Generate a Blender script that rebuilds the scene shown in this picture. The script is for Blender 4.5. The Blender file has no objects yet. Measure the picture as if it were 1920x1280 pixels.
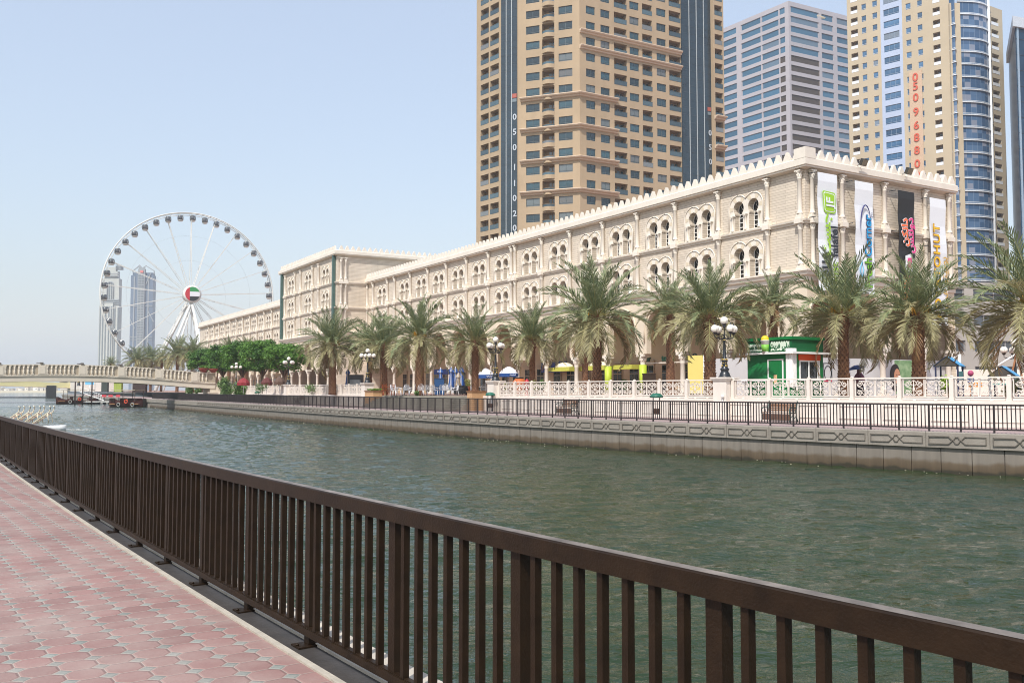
import bpy, bmesh, math, random
from mathutils import Vector, Matrix
from mathutils.geometry import tessellate_polygon
PI = math.pi
sc = bpy.context.scene
COL = sc.collection
random.seed(7)
# ------------------------------------------------------------ camera
F = 1707.0; HC = 1.65
PIT = math.atan(91 / F); CP, SP = math.cos(PIT), math.sin(PIT)
cam_d = bpy.data.cameras.new('camera'); cam = bpy.data.objects.new('camera', cam_d); COL.objects.link(cam)
cam.location = (0, 0, HC); cam.rotation_euler = (PI / 2 + PIT, 0, 0)
cam_d.sensor_width = 36; cam_d.lens = 36 * F / 1920; cam_d.clip_start = 0.1; cam_d.clip_end = 9000
sc.camera = cam
# ------------------------------------------------------------ world, sun, exposure
SUN_EL = math.radians(52); SUN_AZ = (-0.407, -0.914)
w = bpy.data.worlds.new('World'); sc.world = w; w.use_nodes = True
nt = w.node_tree; nt.nodes.clear()
sky = nt.nodes.new('ShaderNodeTexSky'); sky.sky_type = 'NISHITA'; sky.sun_disc = False
sky.sun_elevation = SUN_EL; sky.sun_rotation = math.atan2(SUN_AZ[0], SUN_AZ[1])
sky.air_density = 1.5; sky.dust_density = 2.6; sky.ozone_density = 2.6; sky.altitude = 0
bg = nt.nodes.new('ShaderNodeBackground'); bg.inputs[1].default_value = 0.15
wo = nt.nodes.new('ShaderNodeOutputWorld')
mixn = nt.nodes.new('ShaderNodeMix'); mixn.data_type = 'RGBA'; mixn.inputs[0].default_value = 0.5
mixn.inputs[7].default_value = (3.15, 3.38, 3.98, 1)          # pale desert haze over the clear-sky model
nt.links.new(sky.outputs[0], mixn.inputs[6]); nt.links.new(mixn.outputs[2], bg.inputs[0]); nt.links.new(bg.outputs[0], wo.inputs[0])
sd = bpy.data.lights.new('sun', 'SUN'); sd.energy = 3.1; sd.angle = math.radians(0.6); sd.color = (1.0, 0.96, 0.905)
so = bpy.data.objects.new('sun', sd); COL.objects.link(so)
SDIR = Vector((SUN_AZ[0] * math.cos(SUN_EL), SUN_AZ[1] * math.cos(SUN_EL), math.sin(SUN_EL)))
so.rotation_euler = SDIR.to_track_quat('Z', 'Y').to_euler(); so.location = (0, 0, 60)
sc.view_settings.view_transform = 'Standard'; sc.view_settings.look = 'None'
sc.view_settings.exposure = 0.55; sc.view_settings.gamma = 1.0
sc.render.engine = 'CYCLES'
sc.cycles.max_bounces = 6; sc.cycles.diffuse_bounces = 3; sc.cycles.glossy_bounces = 3
sc.cycles.transparent_max_bounces = 8; sc.cycles.volume_bounces = 1
sc.cycles.use_denoising = True; sc.cycles.filter_width = 1.0; sc.cycles.denoising_prefilter = 'ACCURATE'; sc.cycles.caustics_reflective = False; sc.cycles.caustics_refractive = False

# ------------------------------------------------------------ measuring helpers (photo pixel -> place on a plane of the site)
def ray(px, py):
    x = (px - 960) / F; yu = (640 - py) / F
    return Vector((x, CP - yu * SP, SP + yu * CP))
def at_z(px, py, z):
    d = ray(px, py); t = (z - HC) / d.z
    return Vector((d.x * t, d.y * t, z))
def at_y(px, py, Y):
    d = ray(px, py); t = Y / d.y
    return Vector((d.x * t, Y, HC + d.z * t))
def z_at(py, Y): return at_y(960, py, Y).z

# ------------------------------------------------------------ materials
def lin(c):
    if isinstance(c, str):
        c = [int(c[i:i + 2], 16) / 255 for i in (0, 2, 4)]
        return tuple(v / 12.92 if v <= 0.04045 else ((v + 0.055) / 1.055) ** 2.4 for v in c)
    return tuple(c)
MATS = {}
def mat(name, color, rough=0.7, metal=0.0, var=0.12, scale=3.0, bump=0.0, bscale=40.0, spec=0.4, color2=None, stretch=None, detail=5, emit=None):
    if name in MATS: return MATS[name]
    m = bpy.data.materials.new(name); m.use_nodes = True; MATS[name] = m
    n = m.node_tree; b = n.nodes['Principled BSDF']
    c = lin(color)
    b.inputs['Roughness'].default_value = rough; b.inputs['Metallic'].default_value = metal
    b.inputs['Specular IOR Level'].default_value = spec
    tc = n.nodes.new('ShaderNodeTexCoord'); src = tc.outputs['Object']
    if stretch:
        mp = n.nodes.new('ShaderNodeMapping'); mp.inputs['Scale'].default_value = stretch
        n.links.new(src, mp.inputs[0]); src = mp.outputs[0]
    if var > 0 or color2:
        nz = n.nodes.new('ShaderNodeTexNoise'); nz.inputs['Scale'].default_value = scale; nz.inputs['Detail'].default_value = detail
        nz.inputs['Roughness'].default_value = 0.62
        n.links.new(src, nz.inputs['Vector'])
        r = n.nodes.new('ShaderNodeValToRGB')
        r.color_ramp.elements[0].position = 0.3; r.color_ramp.elements[1].position = 0.7
        d = lin(color2) if color2 else tuple(v * (1 - var) for v in c)
        e = tuple(min(1, v * (1 + var)) for v in c) if not color2 else c
        r.color_ramp.elements[0].color = (*d, 1); r.color_ramp.elements[1].color = (*e, 1)
        n.links.new(nz.outputs['Fac'], r.inputs[0]); n.links.new(r.outputs[0], b.inputs['Base Color'])
    else:
        b.inputs['Base Color'].default_value = (*c, 1)
    if bump > 0:
        bz = n.nodes.new('ShaderNodeTexNoise'); bz.inputs['Scale'].default_value = bscale; bz.inputs['Detail'].default_value = 4
        n.links.new(src, bz.inputs['Vector'])
        bp = n.nodes.new('ShaderNodeBump'); bp.inputs['Strength'].default_value = bump; bp.inputs['Distance'].default_value = 0.02
        n.links.new(bz.outputs['Fac'], bp.inputs['Height']); n.links.new(bp.outputs[0], b.inputs['Normal'])
    return m
def mth(n, op, a, b=None, c=None):
    q = n.nodes.new('ShaderNodeMath'); q.operation = op
    for i, v in enumerate((a, b, c)):
        if v is None: continue
        if isinstance(v, (int, float)): q.inputs[i].default_value = v
        else: n.links.new(v, q.inputs[i])
    return q.outputs[0]
def mixc(n, fac, a, b):
    q = n.nodes.new('ShaderNodeMix'); q.data_type = 'RGBA'
    for s, v in ((q.inputs[0], fac), (q.inputs[6], a), (q.inputs[7], b)):
        if isinstance(v, (int, float)): s.default_value = v
        elif isinstance(v, tuple): s.default_value = (*v, 1)
        else: n.links.new(v, s)
    return q.outputs[2]
def leafmat(name, c1, c2, scale=1.2, trans=0.3):
    if name in MATS: return MATS[name]
    m = bpy.data.materials.new(name); m.use_nodes = True; MATS[name] = m
    n = m.node_tree; n.nodes.clear()
    out = n.nodes.new('ShaderNodeOutputMaterial')
    gi = n.nodes.new('ShaderNodeNewGeometry')
    nz = n.nodes.new('ShaderNodeTexNoise'); nz.inputs['Scale'].default_value = scale; nz.inputs['Detail'].default_value = 3
    n.links.new(gi.outputs['Position'], nz.inputs['Vector'])
    f = mth(n, 'MULTIPLY_ADD', gi.outputs['Random Per Island'], 0.7, 0.0)
    f2 = mth(n, 'MULTIPLY_ADD', nz.outputs['Fac'], 0.9, -0.15)
    f3 = mth(n, 'ADD', f, f2); f3 = mth(n, 'MINIMUM', mth(n, 'MAXIMUM', mth(n, 'SUBTRACT', f3, 0.1), 0.0), 1.0)
    c = mixc(n, f3, lin(c1), lin(c2))
    d = n.nodes.new('ShaderNodeBsdfPrincipled'); d.inputs['Roughness'].default_value = 0.5; d.inputs['Specular IOR Level'].default_value = 0.35
    n.links.new(c, d.inputs['Base Color'])
    t = n.nodes.new('ShaderNodeBsdfTranslucent'); n.links.new(c, t.inputs[0])
    mx = n.nodes.new('ShaderNodeMixShader'); mx.inputs[0].default_value = trans
    n.links.new(d.outputs[0], mx.inputs[1]); n.links.new(t.outputs[0], mx.inputs[2]); n.links.new(mx.outputs[0], out.inputs[0])
    return m
def streaks(n, b, tc, amt=0.22, sx=1.4):
    """rain streaks and patches multiplied into whatever feeds the base colour"""
    l = b.inputs['Base Color'].links[0].from_socket
    mp = n.nodes.new('ShaderNodeMapping'); mp.inputs['Scale'].default_value = (sx, sx, sx * 0.09); n.links.new(tc, mp.inputs[0])
    z = n.nodes.new('ShaderNodeTexNoise'); z.inputs['Scale'].default_value = 1.0; z.inputs['Detail'].default_value = 5; n.links.new(mp.outputs[0], z.inputs[0])
    f = mth(n, 'MULTIPLY_ADD', z.outputs['Fac'], amt * 2.4, 1 - amt * 1.3)
    hs = n.nodes.new('ShaderNodeHueSaturation'); n.links.new(l, hs.inputs['Color']); n.links.new(f, hs.inputs['Value']); n.links.new(hs.outputs[0], b.inputs['Base Color'])
def vary(m, amt=1.5, tint=(0.25, 0.24, 0.22), share=0.22):
    """each pane of its own: some darker, some with pale curtains behind"""
    n = m.node_tree; b = n.nodes['Principled BSDF']; l = b.inputs['Base Color'].links[0].from_socket
    oi = n.nodes.new('ShaderNodeObjectInfo'); v = mth(n, 'MULTIPLY_ADD', oi.outputs['Random'], amt, 1 - amt * 0.45)
    hs = n.nodes.new('ShaderNodeHueSaturation'); n.links.new(l, hs.inputs['Color']); n.links.new(v, hs.inputs['Value'])
    r2 = mth(n, 'FRACT', mth(n, 'MULTIPLY', oi.outputs['Random'], 37.7)); k = mth(n, 'MULTIPLY', mth(n, 'LESS_THAN', r2, share), 0.45)
    n.links.new(mixc(n, k, hs.outputs[0], tint), b.inputs['Base Color']); return m
def wallmat(name, color, joint, bw=1.1, bh=0.19, mort=0.016, axis='XY', var=0.06):
    """courses of cut stone: brick joints in the wall's own plane"""
    if name in MATS: return MATS[name]
    m = bpy.data.materials.new(name); m.use_nodes = True; MATS[name] = m
    n = m.node_tree; b = n.nodes['Principled BSDF']; b.inputs['Roughness'].default_value = 0.75
    tc = n.nodes.new('ShaderNodeTexCoord'); sp = n.nodes.new('ShaderNodeSeparateXYZ'); n.links.new(tc.outputs['Object'], sp.inputs[0])
    u = mth(n, 'ADD', sp.outputs[0], sp.outputs[1])
    cb = n.nodes.new('ShaderNodeCombineXYZ'); n.links.new(u, cb.inputs[0]); n.links.new(sp.outputs[2], cb.inputs[1])
    br = n.nodes.new('ShaderNodeTexBrick'); n.links.new(cb.outputs[0], br.inputs['Vector'])
    c = lin(color)
    br.inputs['Color1'].default_value = (*[v * (1 - var) for v in c], 1); br.inputs['Color2'].default_value = (*[min(1, v * (1 + var)) for v in c], 1)
    br.inputs['Mortar'].default_value = (*lin(joint), 1); br.inputs['Scale'].default_value = 1
    br.inputs['Mortar Size'].default_value = mort; br.inputs['Mortar Smooth'].default_value = 0.3
    br.inputs['Brick Width'].default_value = bw; br.inputs['Row Height'].default_value = bh
    nz = n.nodes.new('ShaderNodeTexNoise'); nz.inputs['Scale'].default_value = 0.35; nz.inputs['Detail'].default_value = 6
    n.links.new(tc.outputs['Object'], nz.inputs[0])
    f = mth(n, 'MULTIPLY_ADD', nz.outputs['Fac'], 0.35, 0.82)
    hs = n.nodes.new('ShaderNodeHueSaturation'); n.links.new(br.outputs['Color'], hs.inputs['Color']); n.links.new(f, hs.inputs['Value'])
    n.links.new(hs.outputs[0], b.inputs['Base Color'])
    streaks(n, b, tc.outputs['Object'], 0.13)
    bp = n.nodes.new('ShaderNodeBump'); bp.inputs['Strength'].default_value = 0.6; bp.inputs['Distance'].default_value = 0.02; bp.invert = True
    n.links.new(br.outputs['Fac'], bp.inputs['Height']); n.links.new(bp.outputs[0], b.inputs['Normal'])
    return m

# ------------------------------------------------------------ mesh builder
class MB:
    def __init__(s): s.v = []; s.f = []; s.m = []; s.sm = []; s.M = None
    def P(s, p):
        p = Vector(p)
        s.v.append(s.M @ p if s.M is not None else p); return len(s.v) - 1
    def face(s, pts, mi=0, sm=False):
        s.f.append([s.P(p) for p in pts]); s.m.append(mi); s.sm.append(sm)
    def idx(s, ids, mi=0, sm=False): s.f.append(ids); s.m.append(mi); s.sm.append(sm)
    def box(s, c, d, rz=0, mi=0, M=None):
        cx, cy, cz = c; hx, hy, hz = d[0] / 2, d[1] / 2, d[2] / 2
        ca, sa = math.cos(rz), math.sin(rz)
        P = []
        for z in (-hz, hz):
            for x, y in ((-hx, -hy), (hx, -hy), (hx, hy), (-hx, hy)):
                q = Vector((cx + x * ca - y * sa, cy + x * sa + y * ca, cz + z))
                P.append(s.P(M @ q if M is not None else q))
        for q in ((0, 3, 2, 1), (4, 5, 6, 7), (0, 1, 5, 4), (1, 2, 6, 5), (2, 3, 7, 6), (3, 0, 4, 7)):
            s.idx([P[i] for i in q], mi)
    def tube(s, pts, r, n=6, mi=0, caps=True, sm=True):
        pts = [Vector(p) for p in pts]
        if isinstance(r, (int, float)): r = [r] * len(pts)
        rings = []
        ref = None
        for i, p in enumerate(pts):
            t = (pts[min(i + 1, len(pts) - 1)] - pts[max(i - 1, 0)])
            if t.length < 1e-9: t = Vector((0, 0, 1))
            t.normalize()
            if ref is None: ref = Vector((0, 0, 1)) if abs(t.z) < 0.9 else Vector((1, 0, 0))
            a = t.cross(ref)
            if a.length < 1e-4: a = t.cross(Vector((0, 1, 0.1)))
            a.normalize(); b = t.cross(a).normalized()
            rings.append([s.P(p + (a * math.cos(2 * PI * k / n + PI / n) + b * math.sin(2 * PI * k / n + PI / n)) * r[i]) for k in range(n)])
        for i in range(len(pts) - 1):
            for k in range(n):
                s.idx([rings[i][k], rings[i][(k + 1) % n], rings[i + 1][(k + 1) % n], rings[i + 1][k]], mi, sm and n > 4)
        if caps:
            s.idx(rings[0][::-1], mi); s.idx(rings[-1], mi)
    def lathe(s, prof, c=(0, 0, 0), n=12, mi=0, sm=True, axis=None):
        c = Vector(c); rings = []
        for r, z in prof:
            if r < 1e-5: rings.append([s.P(c + Vector((0, 0, z)))])
            else: rings.append([s.P(c + Vector((r * math.cos(2 * PI * k / n), r * math.sin(2 * PI * k / n), z))) for k in range(n)])
        for a, b in zip(rings, rings[1:]):
            for k in range(n):
                k2 = (k + 1) % n
                if len(a) == 1 and len(b) == 1: continue
                if len(a) == 1: s.idx([a[0], b[k2], b[k]], mi, sm)
                elif len(b) == 1: s.idx([a[k], a[k2], b[0]], mi, sm)
                else: s.idx([a[k], a[k2], b[k2], b[k]], mi, sm)
        if len(rings[0]) > 1: s.idx(rings[0][::-1], mi)
        if len(rings[-1]) > 1: s.idx(rings[-1], mi)
    def sphere(s, c, r, n=12, m=8, mi=0, sz=1.0):
        s.lathe([(r * math.sin(PI * k / m), -r * sz * math.cos(PI * k / m)) for k in range(m + 1)], c, n, mi)
    def prism(s, out, lo, hi, fn, mi=0, caps=(True, True)):
        """2-D outline extruded between fn(u,v,lo) and fn(u,v,hi)"""
        A = [s.P(fn(u, v, lo)) for u, v in out]; B = [s.P(fn(u, v, hi)) for u, v in out]
        k = len(out)
        for i in range(k): s.idx([A[i], A[(i + 1) % k], B[(i + 1) % k], B[i]], mi)
        if caps[0]: s.idx(A[::-1], mi)
        if caps[1]: s.idx(B, mi)
    def tess(s, outer, holes, fn, mi=0):
        loops = [[Vector((u, v, 0)) for u, v in l] for l in [outer] + holes]
        flat = [p for l in loops for p in l]
        ids = [s.P(fn(p.x, p.y)) for p in flat]
        for t in tessellate_polygon(loops): s.idx([ids[i] for i in t], mi)
    def build(s, name, mats, parent=None, world=False):
        me = bpy.data.meshes.new(name)
        V = s.v
        if world and parent is not None:
            I = parent_mat(parent).inverted(); V = [I @ p for p in s.v]
        me.from_pydata([tuple(p) for p in V], [], s.f)
        if not isinstance(mats, (list, tuple)): mats = [mats]
        for q in mats: me.materials.append(q)
        if len(mats) > 1: me.polygons.foreach_set('material_index', s.m)
        me.polygons.foreach_set('use_smooth', s.sm)
        me.update()
        return link(name, me, parent)
def link(name, me, parent=None):
    o = bpy.data.objects.new(name, me); COL.objects.link(o)
    if parent is not None: o.parent = parent
    return o
def parent_mat(o):
    m = Matrix.LocRotScale(o.location, o.rotation_euler, o.scale)
    return parent_mat(o.parent) @ m if o.parent else m
def thing(name, label, cat, loc=(0, 0, 0), rz=0, group=None, kind=None):
    o = bpy.data.objects.new(name, None); COL.objects.link(o); o.empty_display_size = 0.2
    o.location = loc; o.rotation_euler = (0, 0, rz)
    return tag(o, label, cat, group, kind)
def tag(o, label=None, cat=None, group=None, kind=None):
    if label: o['label'] = label
    if cat: o['category'] = cat
    if group: o['group'] = group
    if kind: o['kind'] = kind
    return o
KIDS = {}
def kids(o): return [c for c in bpy.data.objects if c.parent == o]
def dup(root, loc, rz=0, label=None, scale=None):
    r = root.copy(); COL.objects.link(r); r.location = loc; r.rotation_euler = (0, 0, rz)
    if scale: r.scale = (scale, scale, scale) if isinstance(scale, (int, float)) else scale
    if label: r['label'] = label
    for ch in kids(root):
        c = ch.copy(); COL.objects.link(c); c.parent = r
        for g in kids(ch):
            d = g.copy(); COL.objects.link(d); d.parent = c
    return r
def repeat(name, me, places, parent, limit=100, subs=()):
    """places: matrices, the ones showing largest first; past the limit the rest become one part"""
    for M in places[:limit]:
        o = link(name, me, parent); o.matrix_local = M
        for sn, sm_ in subs: link(sn, sm_, o)
    rest = places[limit:]
    if rest:
        allm = [me] + [q for _, q in subs]
        b = MB(); mats = []
        for q in allm:
            base = len(mats); mats += list(q.materials)
            for M in rest:
                b.M = M
                st = len(b.v)
                for vv in q.vertices: b.P(vv.co)
                for pl in q.polygons: b.idx([st + i for i in pl.vertices], base + pl.material_index, pl.use_smooth)
        o = b.build(name, mats, parent); o['kind'] = 'stuff'
def polyarc(x0, y0, th, A, L, n, ds, s0=0):
    P = [Vector((x0, y0, 0))]; s = s0
    for i in range(n):
        a = math.radians(th + A * math.exp(-s / L)); P.append(P[-1] + Vector((-math.sin(a) * ds, math.cos(a) * ds, 0))); s += ds
    return P
def tang(P, i):
    t = P[min(i + 1, len(P) - 1)] - P[max(i - 1, 0)]; t.z = 0; return t.normalized()
def offs(P, d):
    """offset to the right of travel by d"""
    r = []
    for i, p in enumerate(P):
        t = tang(P, i); r.append(Vector((p.x + t.y * d, p.y - t.x * d, p.z)))
    return r
def miter_offs(P, d):
    r = []
    for i, p in enumerate(P):
        if i == 0 or i == len(P) - 1:
            t = tang(P, i) if len(P) < 3 else ((P[1] - P[0]) if i == 0 else (P[-1] - P[-2])).normalized()
            r.append(Vector((p.x + t.y * d, p.y - t.x * d, p.z))); continue
        a = (P[i] - P[i - 1]).normalized(); b = (P[i + 1] - P[i]).normalized()
        na = Vector((a.y, -a.x, 0)); nb = Vector((b.y, -b.x, 0)); m = (na + nb)
        m = m / max(m.length_squared / 2, 0.2)
        r.append(p + m * d)
    return r
def sweep(b, P, prof, mi=0, closed=False, caps=True):
    """profile [(outward to the right of travel, z)] swept along P with mitred corners"""
    rows = [miter_offs(P, o) for o, z in prof]
    ids = [[b.P((q.x, q.y, P[i].z + prof[k][1])) for i, q in enumerate(rows[k])] for k in range(len(prof))]
    K = len(prof)
    for k in range(K if closed else K - 1):
        a, c = ids[k], ids[(k + 1) % K]
        for i in range(len(P) - 1): b.idx([a[i], a[i + 1], c[i + 1], c[i]], mi)
    if closed and caps:
        b.idx([ids[k][0] for k in range(K)], mi); b.idx([ids[k][-1] for k in range(K)][::-1], mi)
def rect(o0, o1, z0, z1): return [(o0, z0), (o1, z0), (o1, z1), (o0, z1)]
def resample(P, step, phase=0.0):
    out = []; acc = -phase; nxt = 0.0
    for a, b in zip(P, P[1:]):
        L = (b - a).length
        while nxt <= acc + L + 1e-9:
            if nxt >= acc: out.append((a.lerp(b, (nxt - acc) / L if L else 0), (b - a).normalized()))
            nxt += step
        acc += L
    return out
def frame(p, t, z=0):
    """local x along t, y to the left of t, z up"""
    a = math.atan2(t.y, t.x)
    return Matrix.Translation((p.x, p.y, z)) @ Matrix.Rotation(a, 4, 'Z')
AR = {'ج': 0xFE9D, 'س': 0xFEB1, 'ت': 0xFE95, 'ف': 0xFED1, 'ل': 0xFEDD, 'ا': 0xFE8D, 'د': 0xFEA9, 'ن': 0xFEE5, 'ك': 0xFED9, 'و': 0xFEED,
      'ي': 0xFEF1, 'ه': 0xFEE9, 'ب': 0xFE8F, 'ط': 0xFEC1, 'ر': 0xFEAD, 'ز': 0xFEAF, 'ش': 0xFEB5, 'م': 0xFEE1, 'ق': 0xFED5, 'ع': 0xFEC9, 'ة': 0xFE93, 'ص': 0xFEB9}
def arab(s):
    out = []
    for i, c in enumerate(s):
        if c not in AR: out.append(c); continue
        prev = i > 0 and s[i - 1] in AR and s[i - 1] not in 'اددرزوة'
        nxt = i + 1 < len(s) and s[i + 1] in AR
        two = c in 'ادرزوة'
        k = (1 if prev else 0) if two else (3 if prev and nxt else 1 if prev else 2 if nxt else 0)
        out.append(chr(AR[c] + k))
    return ''.join(out[::-1])
TXT = {}
def text_mesh(body, size, ext=0.01, bold=0.0, align='CENTER', sx=1.0, spacing=1.0):
    k = (body, size, ext, bold, align, sx, spacing)
    if k in TXT: return TXT[k]
    c = bpy.data.curves.new('lettering', 'FONT'); c.body = body; c.size = size; c.extrude = ext; c.offset = bold; c.align_x = align; c.align_y = 'CENTER'
    c.resolution_u = 3; c.space_character = spacing
    o = bpy.data.objects.new('lettering', c); COL.objects.link(o); o.scale = (sx, 1, 1)
    dg = bpy.context.evaluated_depsgraph_get()
    me = bpy.data.meshes.new_from_object(o.evaluated_get(dg))
    if sx != 1: me.transform(Matrix.Diagonal((sx, 1, 1, 1)))
    bpy.data.objects.remove(o); bpy.data.curves.remove(c)
    me.materials.clear(); TXT[k] = me
    return me
def lettering(body, size, material, M, parent, ext=0.01, bold=0.0, align='CENTER', sx=1.0, name='lettering', spacing=1.0):
    me = text_mesh(body, size, ext, bold, align, sx, spacing).copy(); me.materials.append(material)
    o = link(name, me, parent); o.matrix_local = M
    return o
def wallM(p, right, up=Vector((0, 0, 1))):
    """text frame: x = reading direction, y = up of letters, z = towards the reader"""
    r = Vector(right).normalized(); u = Vector(up).normalized(); z = r.cross(u)
    m = Matrix((r, u, z)).transposed().to_4x4(); m.translation = Vector(p); return m

# palette
stone = wallmat('dressed_stone', 'd4c7b5', 'aa9b87', bw=1.9, bh=0.2, mort=0.014)
trim = mat('trim_stone', 'e0d7c9', 0.7, var=0.07, scale=0.8, bump=0.15, bscale=12)
trim2 = mat('soffit_stone', 'b8a890', 0.8, var=0.08, scale=1)
cream = mat('cream_paint', 'dcd3c8', 0.6, var=0.09, scale=1.5, bump=0.1)
conc = mat('quay_concrete', '8d867c', 0.85, var=0.16, scale=1.3, bump=0.4, bscale=25)
brown = mat('railing_brown', (0.0185, 0.0100, 0.0044), 0.5, var=0.35, scale=7, bump=0.15, bscale=90, spec=0.22)
darkrail = mat('railing_far', (0.026, 0.019, 0.019), 0.5, var=0.2, scale=2)
glass = mat('dark_glass', (0.012, 0.016, 0.018), 0.06, var=0.3, scale=0.7, spec=0.8)
white = mat('white_paint', 'e9e9e6', 0.45, var=0.04, scale=2)
black = mat('black_iron', (0.012, 0.014, 0.017), 0.35, var=0.2, scale=8, spec=0.6)
gold = mat('gold_paint', (0.55, 0.38, 0.10), 0.35, 0.6, var=0.2, scale=20)

# ============================================================ SETTING: water, ground, quays
def water_mat():
    m = bpy.data.materials.new('canal_water'); m.use_nodes = True
    n = m.node_tree; b = n.nodes['Principled BSDF']
    tc = n.nodes.new('ShaderNodeTexCoord')
    big = n.nodes.new('ShaderNodeTexNoise'); big.inputs['Scale'].default_value = 0.06; big.inputs['Detail'].default_value = 3
    n.links.new(tc.outputs['Object'], big.inputs[0])
    r = n.nodes.new('ShaderNodeValToRGB'); r.color_ramp.elements[0].position = 0.3; r.color_ramp.elements[1].position = 0.7
    r.color_ramp.elements[0].color = (0.014, 0.031, 0.015, 1); r.color_ramp.elements[1].color = (0.026, 0.040, 0.012, 1)
    n.links.new(big.outputs['Fac'], r.inputs[0]); n.links.new(r.outputs[0], b.inputs['Base Color'])
    b.inputs['Roughness'].default_value = 0.05; b.inputs['IOR'].default_value = 1.33; b.inputs['Specular IOR Level'].default_value = 0.5
    prev = None
    for sc_, dist, ang, st, det in ((3.2, 0.10, -8, 0.4, 4), (10.0, 0.025, 10, 0.5, 3)):
        mp = n.nodes.new('ShaderNodeMapping'); mp.inputs['Rotation'].default_value = (0, 0, math.radians(ang)); mp.inputs['Scale'].default_value = (st, 1.0, 1.0)
        n.links.new(tc.outputs['Object'], mp.inputs[0])
        nz = n.nodes.new('ShaderNodeTexNoise'); nz.inputs['Scale'].default_value = sc_; nz.inputs['Detail'].default_value = det; nz.inputs['Roughness'].default_value = 0.55
        nz.inputs['Distortion'].default_value = 0.6
        n.links.new(mp.outputs[0], nz.inputs[0])
        bp = n.nodes.new('ShaderNodeBump'); bp.inputs['Strength'].default_value = 1.0; bp.inputs['Distance'].default_value = dist
        n.links.new(nz.outputs['Fac'], bp.inputs['Height'])
        if prev: n.links.new(prev, bp.inputs['Normal'])
        prev = bp.outputs[0]
    n.links.new(prev, b.inputs['Normal'])
    return m
def paver_mat(name, cell, ang, c_oct, c_sq, c_gr, dsz=0.235, gw=0.028):
    m = bpy.data.materials.new(name); m.use_nodes = True
    n = m.node_tree; b = n.nodes['Principled BSDF']; b.inputs['Roughness'].default_value = 0.8
    tc = n.nodes.new('ShaderNodeTexCoord'); mp = n.nodes.new('ShaderNodeMapping')
    mp.inputs['Rotation'].default_value = (0, 0, math.radians(ang)); mp.inputs['Scale'].default_value = (1 / cell, 1 / cell, 1 / cell)
    n.links.new(tc.outputs['Object'], mp.inputs[0])
    sp = n.nodes.new('ShaderNodeSeparateXYZ'); n.links.new(mp.outputs[0], sp.inputs[0])
    fx = mth(n, 'FRACT', sp.outputs[0]); fy = mth(n, 'FRACT', sp.outputs[1])
    ax = mth(n, 'ABSOLUTE', mth(n, 'SUBTRACT', fx, 0.5)); ay = mth(n, 'ABSOLUTE', mth(n, 'SUBTRACT', fy, 0.5))   # 0 centre, .5 cell edge
    cx = mth(n, 'SUBTRACT', 0.5, ax); cy = mth(n, 'SUBTRACT', 0.5, ay)                                              # distance to the cell's corner
    dd = mth(n, 'ADD', cx, cy)
    insq = mth(n, 'LESS_THAN', dd, dsz)
    e1 = mth(n, 'ABSOLUTE', mth(n, 'SUBTRACT', dd, dsz)); e1 = mth(n, 'MULTIPLY', e1, 0.7)
    e2 = mth(n, 'MINIMUM', cx, cy)
    e2b = mth(n, 'ADD', e2, mth(n, 'MULTIPLY', insq, 1.0))
    e = mth(n, 'MINIMUM', e1, e2b)
    nzw = n.nodes.new('ShaderNodeTexNoise'); nzw.inputs['Scale'].default_value = 0.9; nzw.inputs['Detail'].default_value = 4
    n.links.new(tc.outputs['Object'], nzw.inputs[0])
    gw_ = mth(n, 'MULTIPLY_ADD', nzw.outputs['Fac'], gw * 1.6, gw * 0.2)
    grout = mth(n, 'LESS_THAN', e, mth(n, 'MULTIPLY', gw_, 0.55))
    fl = n.nodes.new('ShaderNodeVectorMath'); fl.operation = 'FLOOR'; n.links.new(mp.outputs[0], fl.inputs[0])
    add = n.nodes.new('ShaderNodeVectorMath'); add.operation = 'ADD'; n.links.new(mp.outputs[0], add.inputs[0]); add.inputs[1].default_value = (0.5, 0.5, 0)
    fl2 = n.nodes.new('ShaderNodeVectorMath'); fl2.operation = 'FLOOR'; n.links.new(add.outputs[0], fl2.inputs[0])
    w1 = n.nodes.new('ShaderNodeTexWhiteNoise'); w1.noise_dimensions = '2D'; n.links.new(fl.outputs[0], w1.inputs[0])
    w2 = n.nodes.new('ShaderNodeTexWhiteNoise'); w2.noise_dimensions = '2D'; n.links.new(fl2.outputs[0], w2.inputs[0])
    co = mixc(n, w1.outputs['Value'], tuple(v * 0.86 for v in lin(c_oct)), tuple(min(1, v * 1.1) for v in lin(c_oct)))
    cs = mixc(n, w2.outputs['Value'], tuple(v * 0.8 for v in lin(c_sq)), tuple(min(1, v * 1.12) for v in lin(c_sq)))
    c = mixc(n, insq, co, cs)
    big = n.nodes.new('ShaderNodeTexNoise'); big.inputs['Scale'].default_value = 0.45; big.inputs['Detail'].default_value = 7; big.inputs['Roughness'].default_value = 0.65
    n.links.new(tc.outputs['Object'], big.inputs[0])
    gcol = mixc(n, big.outputs['Fac'], tuple(v * 0.8 for v in lin(c_gr)), lin(c_gr))
    c = mixc(n, grout, c, gcol)
    fine = n.nodes.new('ShaderNodeTexNoise'); fine.inputs['Scale'].default_value = 60; fine.inputs['Detail'].default_value = 5
    n.links.new(tc.outputs['Object'], fine.inputs[0])
    dust = mth(n, 'MULTIPLY_ADD', big.outputs['Fac'], 0.5, mth(n, 'MULTIPLY_ADD', fine.outputs['Fac'], 0.3, 0.6))
    hs = n.nodes.new('ShaderNodeHueSaturation'); n.links.new(c, hs.inputs['Color']); n.links.new(dust, hs.inputs['Value'])
    sand = n.nodes.new('ShaderNodeTexNoise'); sand.inputs['Scale'].default_value = 1.3; sand.inputs['Detail'].default_value = 8; sand.inputs['Roughness'].default_value = 0.7
    n.links.new(tc.outputs['Object'], sand.inputs[0])
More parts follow.
